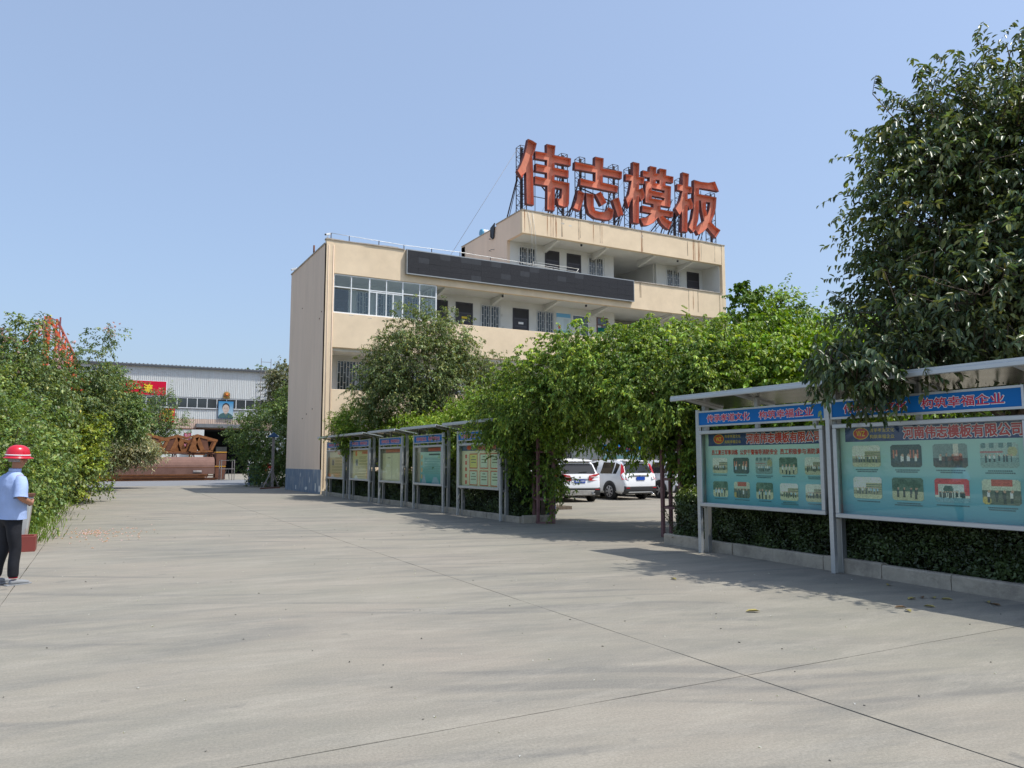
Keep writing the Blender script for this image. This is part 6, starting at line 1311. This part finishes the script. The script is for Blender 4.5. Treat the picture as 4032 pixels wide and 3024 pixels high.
skin_m = mat('weathered skin', (0.40, 0.19, 0.115), 0.55, var=.08, scale=14); shirt_m = mat('pale blue cotton shirt', (0.36, 0.47, 0.74), 0.85, var=.10, scale=6, spec=.15, bump=.6, bump_scale=9)
trou_m = mat('black trousers', (0.012, 0.013, 0.018), 0.8, var=.3, scale=8, bump=.5, bump_scale=10); helm_m = mat('red helmet plastic', (0.58, 0.012, 0.03), 0.25, spec=.6); hair_m = mat('short grey hair', (0.30, 0.29, 0.28), 0.9, var=.3, scale=50); shoe_m = mat('grey running shoe', (0.25, 0.26, 0.27), 0.7)
HM = thing('person', 'man in red hard hat, pale blue short sleeved shirt and black trousers, seen from behind', 'person', (0, 0, 0))
V = []; Ed = []
def add(v, p=None):
    V.append(v); i = len(V) - 1
    if p is not None: Ed.append((p, i))
    return i
pel = add((0, 0, .97, .10, .08)); w1 = add((0, .005, 1.12, .10, .075), pel); c1 = add((0, .0, 1.30, .11, .08), w1); nk = add((0, -.015, 1.455, .055, .055), c1); n2 = add((0, .012, 1.53, .052, .055), nk)
h1 = add((0, .03, 1.60, .074, .085), n2); h2 = add((0, .02, 1.68, .074, .09), h1); h3 = add((0, .015, 1.745, .05, .06), h2); add((0, .095, 1.565, .035, .03), h1); add((0, .137, 1.625, .012, .014), h1)
for s in (1, -1):
    sh = add((s * .165, -.01, 1.42, .055, .055), c1)
    el = add(((s * .285, -.06, 1.16, .043, .043) if s > 0 else (s * .275, -.03, 1.15, .043, .043)), sh)
    fm = add((s * .22, .06, 1.10, .042, .04), el); wr = add((s * .10, .18, 1.06, .027, .03), fm); pm = add((s * .05, .21, 1.05, .022, .04), wr)
    for k in range(4): f1 = add((s * .005, .222 + .0 * k, 1.082 - .02 * k, .0095, .0095), pm); add((-s * (.03 - .005 * abs(k - 1)), .205, 1.075 - .02 * k, .0085, .0085), f1)
    t1 = add((s * .045, .232, 1.085, .011, .011), wr); add((s * .01, .25, 1.10, .009, .009), t1)
skin('body', V, Ed, skin_m, HM, 0)
def loft(mb, rings, n=36, fold=.006, ph=0.0, cap=True):
    """elliptical rings (centre, rx, ry, axis u, axis v) with shallow cloth folds"""
    b = len(mb.v)
    for i, (c, rx, ry, u, v) in enumerate(rings):
        for k in range(n):
            a = 2 * pi * k / n; z = c[2]
            f = 1 + fold * (sin(a * 5 + z * 31 + ph) + .8 * sin(a * 3 - z * 47 + 1.3 + ph) + .6 * sin(a * 9 + z * 19)) / max(rx, .05) * .55
            p = Vector(c) + Vector(u) * (rx * cos(a) * f) + Vector(v) * (ry * sin(a) * f); mb.v.append(tuple(p))
    for i in range(len(rings) - 1):
        for k in range(n):
            k2 = (k + 1) % n; mb.f.append((b + i * n + k, b + i * n + k2, b + (i + 1) * n + k2, b + (i + 1) * n + k)); mb.m.append(0); mb.sm.append(True)
UX_, UY_ = (1, 0, 0), (0, 1, 0)
mb = MB(); prof = [(.86, .212, .158), (.90, .208, .156), (.96, .204, .154), (1.02, .203, .153), (1.08, .204, .152), (1.14, .206, .15), (1.2, .209, .147), (1.26, .212, .143), (1.31, .214, .136), (1.35, .21, .127), (1.385, .196, .115), (1.41, .17, .102), (1.435, .135, .088), (1.455, .098, .076), (1.468, .074, .068)]
loft(mb, [((0, -.012 if z > 1.2 else 0, z), rx, ry, UX_, UY_) for z, rx, ry in prof])
for s in (1, -1):
    P_ = [Vector((s * .13, -.012, 1.37)), Vector((s * .18, -.015, 1.365)), Vector((s * .222, -.025, 1.33)), Vector((s * .25, -.035, 1.28)), Vector((s * .27, -.045, 1.22)), Vector((s * .29, -.055, 1.15))]; rr_ = [.065, .072, .076, .077, .078, .083]; rg_ = []
    for i, p in enumerate(P_):
        d = (P_[min(i + 1, 5)] - P_[max(i - 1, 0)]).normalized(); u = d.cross(Vector((0, 1, 0))).normalized(); v = d.cross(u); rg_.append((tuple(p), rr_[i], rr_[i], tuple(u), tuple(v)))
    loft(mb, rg_, 20, .004, s)
mb.build('shirt', shirt_m, HM)
mb = MB(); mb.lathe([(.062, 1.455), (.07, 1.46), (.073, 1.50), (.066, 1.515), (.062, 1.50)], 20, (0, -.008, 0)); mb.build('collar', shirt_m, HM)
V = []; Ed = []
pel = add((0, 0, .95, .16, .12)); add((0, 0, 1.05, .15, .11), pel)
for s in (1, -1):
    hp = add((s * .085, -.01, .84, .105, .11), pel); t_ = add((s * .098, .0, .66, .09, .095), hp); kn = add((s * .105, .015 + (.02 if s > 0 else -.02), .47, .072, .078), t_); c_ = add((s * .11, -.01 + (.03 if s > 0 else -.05), .27, .07, .075), kn); add((s * .115, (.03 if s > 0 else -.07), .085, .068, .072), c_)
skin('trousers', V, Ed, trou_m, HM, 0)
for s in (1, -1):
    y0 = .03 if s > 0 else -.07; V = []; Ed = []
    a = add((s * .115, y0 - .05, .045, .042, .042)); b = add((s * .12, y0 + .05, .045, .045, .04), a); c = add((s * .128, y0 + .16, .033, .042, .028), b); add((s * .13, y0 + .2, .028, .03, .02), c)
    o = skin('shoe', V, Ed, shoe_m, HM, 0)
    mb = MB(); mb.prism([(s * .12 + dx, y0 + dy, .0) for dx, dy in [(-.038, -.09), (.038, -.09), (.045, .03), (.055, .14), (.03, .225), (-.02, .225), (-.035, .14), (-.04, .03)]], (0, 0, .022)); so = mb.build('sole', shoe_m, o, bevel=.004, world=False)
    mb = MB(); mb.tube([(s * .115, y0 + .0, .10), (s * .115, y0 + .0, .135)], .052, 12); mb.build('sock', M['banner'], HM)
for s in (1, -1): mb = MB(); mb.lathe([(0, -.012), (.022, -.008), (.03, 0), (.022, .008), (0, .01)], 10, (s * .086, .02, 1.622), axis='X'); e_ = mb.build('ear', skin_m, HM)
mb = MB(); mb.lathe([(.089, 1.60), (.094, 1.63), (.096, 1.67), (.09, 1.70)], 24, (0, .0, 0)); 
o = mb.build('hair', hair_m, HM)
bm = bmesh.new(); bm.from_mesh(o.data); bmesh.ops.delete(bm, geom=[v for v in bm.verts if v.co.y > .035], context='VERTS'); bm.to_mesh(o.data); bm.free()
for v in o.data.vertices: v.co.y *= 1.02
pr = [(.0, 1.822), (.03, 1.821), (.06, 1.812), (.088, 1.795), (.108, 1.77), (.12, 1.738), (.127, 1.70), (.129, 1.672), (.132, 1.664), (.148, 1.655), (.152, 1.648), (.146, 1.645), (.125, 1.655)]
mb = MB(); mb.lathe(pr, 36, (0, .01, 0)); HL = mb.build('helmet', helm_m, HM)
for v in HL.data.vertices:
    v.co.y = .01 + (v.co.y - .01) * 1.14 + (max(0, v.co.y - .1) * .35 if v.co.z < 1.66 else 0)
mb = MB(); mb.lathe([(.1285, 1.684), (.1325, 1.686), (.1325, 1.694), (.128, 1.697)], 36, (0, .01, 0)); o = mb.build('helmet_band', M['white'], HL)
for v in o.data.vertices: v.co.y = .01 + (v.co.y - .01) * 1.145
mb = MB(); mb.box(-.012, .01 - .145, 1.79, .012, .01 + .1, 1.80)
eye = mat('eye white', (.6, .58, .55), .3)
for s in (1, -1): mb = MB(); mb.lathe([(0, -.008), (.011, -.006), (.013, 0)], 10, (s * .032, .118, 1.635), axis='Y'); mb.build('eye', eye, HM)
mb = MB(); mb.box(-.024, .118, 1.582, .024, .126, 1.588); mb.build('mouth', mat('lips', (.28, .09, .07), .6), HM)
HM.location = (-.90, 12.15, 0); HM.rotation_euler = (0, radians(3), radians(-60))

# ------------------------------------------------------------------ parked cars
paint = mat('white car paint', (0.80, 0.81, 0.82), 0.18, spec=.6); trim = mat('black bumper plastic', (0.035, 0.036, 0.038), 0.6); cglass = mat('car window glass', (0.010, 0.012, 0.014), 0.12, spec=.45); lamp = mat('red tail lamp lens', (0.48, 0.006, 0.012), 0.15, spec=.7)
lampw = mat('clear lamp lens', (0.7, 0.7, 0.7), 0.15, spec=.7); chrome = mat('chrome', (0.6, 0.6, 0.6), 0.12, metal=.95); tyre_m = mat('tyre rubber', (0.02, 0.02, 0.021), 0.85); rim_m = mat('alloy rim', (0.5, 0.5, 0.52), 0.3, metal=.7); plate_m = mat('blue number plate', (0.01, 0.07, 0.42), 0.4)
def suv(label, loc, az, kind=0, plate=None):
    """rear bumper at y=0, nose at +y; x to the right"""
    t = thing('parked_car', label, 'car', (0, 0, 0), 'white cars in the parking lot')
    Wd = .925; belt = 1.06; H = 1.68 if kind == 0 else 1.66
    #   y, bottom, top, half width at waist, roof half width
    S = [(-.02, .42, .60, .74, .70), (.0, .34, .74, .80, .74), (.05, .28, .96, .86, .80), (.11, .25, 1.10, .89, .80), (.22, .24, 1.30, .905, .745), (.34, .24, 1.52, .915, .70), (.46, .24, 1.61, .92, .675), (.75, .24, H, .925, .66),
         (1.3, .24, H + .03, .925, .665), (2.1, .24, H + .02, .925, .66), (2.7, .24, H - .08, .925, .64), (3.1, .24, 1.36, .925, .68), (3.42, .24, 1.10, .92, .78), (3.9, .25, 1.02, .91, .78), (4.3, .28, .92, .87, .74), (4.5, .35, .72, .78, .68), (4.55, .42, .6, .7, .62)]
    def ring(s):
        y, zb, zt, w, wr = s; zc = min(belt, zt - .04); zm = min(.72, zc - .06); zl = min(zb + .16, zm - .03)
        h = [(0, zb), (w * .78, zb), (w * .965, zl * .5 + zb * .5), (w * 1.0, zl + .02), (w * 1.0, zm), (w * .985, zc)]
        g = wr if zt > belt + .03 else w * .9
        h += [(g + (w * .985 - g) * .45, zc + (zt - .05 - zc) * .5), (g, zt - .045), (g * .9, zt - .008), (g * .5, zt + .012), (0, zt + .018)]
        return [(x, y, z) for x, z in h] + [(-x, y, z) for x, z in h[-2:0:-1]]
    R_ = [ring(s) for s in S]; n = len(R_[0]); mb = MB()
    for r in R_: mb.v += r
    for i in range(len(R_) - 1):
        for k in range(n):
            k2 = (k + 1) % n; mb.f.append((i * n + k, i * n + k2, (i + 1) * n + k2, (i + 1) * n + k)); mb.m.append(0); mb.sm.append(True)
    mb.f.append(tuple(range(n))); mb.m.append(0); mb.sm.append(True); mb.f.append(tuple(range((len(R_) - 1) * n, len(R_) * n))[::-1]); mb.m.append(0); mb.sm.append(True)
    body = mb.build('body', paint, t, world=False)
    def P(i, k, side, off=.012):       # point on the shell, pushed out
        x, y, z = R_[i][k]; return (side * (x + off), y, z)
    def lerp(a, b, f): return tuple(a[i] + (b[i] - a[i]) * f for i in range(3))
    for s in (1, -1):                  # side glass: one long dark band with pillars between
        for a, b, fa, fb in ((5, 7, .15, .95), (7, 9, .04, .62), (9, 10, -.28, .8)):
            q = lambda i, k: P(i, k, s)
            lo_a, lo_b = lerp(q(a, 5), q(b, 5), fa), lerp(q(a, 5), q(b, 5), fb); hi_a, hi_b = lerp(q(a, 7), q(b, 7), fa), lerp(q(a, 7), q(b, 7), fb)
            l1, l2 = lerp(lo_a, hi_a, .06), lerp(lo_b, hi_b, .06); h1_, h2_ = lerp(lo_a, hi_a, .9), lerp(lo_b, hi_b, .9)
            if a == 5: l1 = lerp(l1, l2, .35); h1_ = lerp(h1_, h2_, .35 if kind == 0 else .15)
            m1 = lerp(q(a, 6), q(b, 6), fa + (.3 * (fb - fa) if a == 5 else 0)); m2 = lerp(q(a, 6), q(b, 6), fb)
            mb = MB(); mb.poly([l1, l2, m2, m1], 0, True); mb.poly([m1, m2, h2_, h1_], 0, True); mb.build('side_window', cglass, t, world=False, fix=False)
    # rear glass follows the tailgate slope, spoiler above it
    mb = MB(); za = 1.13; pts = []
    rows_ = [(.135, 1.135, .70), (.23, 1.30, .675), (.345, 1.50, .62)]
    for (ya, z_a, wa), (yb_, z_b, wb) in zip(rows_, rows_[1:]): mb.poly([(-wa, ya - .035, z_a), (wa, ya - .035, z_a), (wb, yb_ - .035, z_b), (-wb, yb_ - .035, z_b)], 0, True)
    mb.build('rear_window', cglass, t, world=False, fix=False)
    mb = MB(); mb.prism([(-.62, .20, 1.60), (-.62, .21, 1.635), (-.62, .6, H - .005), (-.62, .6, 1.6)], (1.24, 0, 0)); mb.build('spoiler', paint, t, world=False, bevel=.012)
    mb = MB(); mb.bar((0, .10, 1.17), (.34, .115, 1.2), .02); mb.build('wiper', trim, t, world=False)
    mb = MB()
    for s in (1, -1): mb.bar((s * .60, .8, H + .03), (s * .60, 2.5, H + .02), .03)
    rl = mb.build('roof_rail', chrome, t, world=False); rl['kind'] = 'stuff'
    # bumper in dark plastic, skid plate, reflectors
    mb = MB(); mb.prism([(-.86, -.035, .40), (-.86, -.045, .56), (-.86, .06, .60), (-.86, .2, .60), (-.86, .2, .24), (-.86, .06, .26)], (1.72, 0, 0)); mb.build('lower_bumper', trim, t, world=False, bevel=.02)
    if kind == 0:
        mb = MB(); mb.prism([(-.62, -.055, .47), (.62, -.055, .47), (.50, -.03, .28), (-.50, -.03, .28)], (0, .05, 0)); mb.build('skid_plate', mat('scuffed skid plate', (.42, .40, .37), .6, var=.3, scale=5, stretch=(1, 1, 3)), t, world=False, bevel=.01)
        for s in (1, -1): mb = MB(); mb.lathe([(.035, 0), (.05, -.01), (.05, .1), (0, .1)], 12, (s * .5, -.075, .36), axis='Y'); mb.build('exhaust_tip', chrome, t, world=False)
    else:
        mb = MB(); mb.lathe([(.03, 0), (.04, -.01), (.04, .1), (0, .1)], 12, (.62, -.05, .27), axis='Y'); mb.build('exhaust_tip', chrome, t, world=False)
    for s in (1, -1): B_ = MB(); B_.box(s * .72 - .09, -.052, .49, s * .72 + .09, -.04, .525); B_.build('reflector', lamp, t, world=False)
    # tail lamps
    for s in (1, -1):
        if kind == 0:
            mb = MB(); mb.prism([(s * .36, .0, .86), (s * .86, .09, .85), (s * .94, .28, .96), (s * .94, .42, 1.12), (s * .84, .12, 1.13), (s * .40, .02, 1.05)], (s * .01, -.035, 0)); lo = mb.build('tail_lamp', lamp, t, world=False)
            mb = MB(); mb.prism([(s * .44, -.02, .985), (s * .85, .09, .99), (s * .85, .09, 1.01), (s * .44, -.02, 1.005)], (0, -.012, 0)); mb.build('lamp_strip', lampw, lo, world=False)
        else:
            mb = MB(); mb.prism([(s * .74, .045, .86), (s * .90, .12, .85), (s * .90, .24, 1.0), (s * .80, .32, 1.46), (s * .75, .38, 1.52), (s * .70, .28, 1.42), (s * .74, .14, 1.06)], (s * .022, -.035, 0)); lo = mb.build('tail_lamp', lamp, t, world=False)
            mb = MB(); mb.prism([(s * .62, .0, .86), (s * .74, .03, .86), (s * .74, .07, .96), (s * .62, .04, .96)], (0, -.02, 0)); mb.build('lamp_strip', lampw, lo, world=False)
    mb = MB(); mb.box(-.42, -.0, .905, .42, .03, .925) if kind == 0 else mb.box(-.5, .03, .98, .5, .06, 1.03); mb.build('chrome_bar', chrome, t, world=False)
    pz = .76 if kind == 0 else .83
    mb = MB(); mb.box(-.22, -.02, pz, .22, .02, pz + .14); pl = mb.build('number_plate', plate_m, t, world=False)
    if plate: text('lettering', plate, M['white'], pl, (-.19, -.0215, pz + .03), (1, 0, 0), (0, 0, 1), .38, .085, .015)
    mb = MB(); mb.tube([(0, .005, 1.0 if kind else .98), (0, -.005, 1.0 if kind else .98)], .04, 14); mb.build('emblem', chrome, t, world=False)
    for s in (1, -1): mb = MB(); mb.box(s * .93 - .012, 1.62, .93, s * .93 + .012, 1.78, .955); mb.box(s * .93 - .012, 2.5, .93, s * .93 + .012, 2.66, .955); mb.build('door_handle', chrome, t, world=False)
    for s in (1, -1): mb = MB(); mb.box(s * 1.0 - .08, 2.95, 1.08, s * 1.0 + .08, 3.05, 1.22); mb.build('mirror', paint, t, world=False, bevel=.03)
    for s in (1, -1):
        for yw in (.92, 3.62):
            mb = MB(); k = 14     # arch lip in dark plastic
            for j in range(k):
                a0, a1 = pi * j / k, pi * (j + 1) / k; f = lambda a, r: (s * .938, yw + r * cos(a), .36 + r * sin(a))
                mb.poly([f(a0, .37), f(a1, .37), f(a1, .445), f(a0, .445)])
                mb.poly([(s * .80, yw + .37 * cos(a0), .36 + .37 * sin(a0)), (s * .80, yw + .37 * cos(a1), .36 + .37 * sin(a1)), f(a1, .37), f(a0, .37)])
            mb.build('wheel_arch', trim, t, world=False)
            mb = MB(); mb.poly([(s * .934, yw + .372 * cos(a), .36 + .372 * sin(a)) for a in [2 * pi * j / 24 for j in range(24)]]); mb.build('arch_shadow_disc', M['black'], t, world=False, fix=False)  # flat black disc stands in for the shade inside the wheel arch
            e = bpy.data.objects.new('wheel', None); COL.objects.link(e); e.parent = t
            mb = MB(); x0_ = s * .72; d = s * .235
            mb.lathe([(.20, x0_ + d * .98), (.25, x0_ + d), (.32, x0_ + d), (.35, x0_ + d * .9), (.355, x0_ + d * .5), (.35, x0_), (.22, x0_)], 28, (0, yw, .355), axis='X'); mb.build('tyre', tyre_m, e, world=False)
            mb = MB(); mb.lathe([(.215, x0_ + d * .99), (.235, x0_ + d * 1.0), (.225, x0_ + d * .8), (.0, x0_ + d * .78)], 28, (0, yw, .355), axis='X', mi=1)
            for j in range(7 if kind != 2 else 6):
                a = 2 * pi * j / (7 if kind != 2 else 6); xx = x0_ + d * .96
                mb.bar((xx, yw, .355), (xx, yw + .225 * cos(a), .355 + .225 * sin(a)), .03, .045, 0)
            mb.build('rim', [rim_m, trim if kind == 2 else rim_m], e, world=False)
    t.location = loc; t.rotation_euler = (0, 0, radians(-az)); return t
suv('white SUV nearest the arch with wide red tail lamps and a pale skid plate', (16.95, 25.5, 0), 12, 0, '豫A·11059')
suv('white SUV in the middle with tall red tail lamps beside the rear window', (20.3, 25.95, 0), -3, 1)
suv('white SUV behind the right arch tower with dark spoked wheels', (23.0, 25.95, 0), -4, 2)
t = thing('blue_drum', 'blue plastic drum showing beside the left arch tower', 'drum', (11.6, 18.4, 0)); mb = MB(); mb.lathe([(0, 0), (.13, 0), (.15, .03), (.15, .9), (.12, .96), (0, .96)], 18, (11.55, 18.9, 0)); mb.build('drum_body', mat('blue drum plastic', (.02, .13, .36), .5), t)
t = thing('parking_notice_board', 'small distant blue headed notice board seen through the arch above the cars', 'notice board', (25, 34, 0))
B('board_post', M['silver'], t, (24.0, 33.9, 0, 24.1, 34.0, 2.5)); B('board_post', M['silver'], t, (26.4, 33.9, 0, 26.5, 34.0, 2.5)); B('header', M['blue'], t, (23.9, 33.86, 2.15, 26.6, 33.9, 2.5)); B('case', M['silver_dk'], t, (23.9, 33.84, .9, 26.6, 33.9, 2.05)); B('sheet', M['caption'], t, (24.0, 33.82, 1.0, 26.5, 33.84, 1.95))
text('lettering', SL + SR, M['pinkred'], t, (24.1, 33.85, 2.22), (1, 0, 0), (0, 0, 1), 2.3, .2, .02)
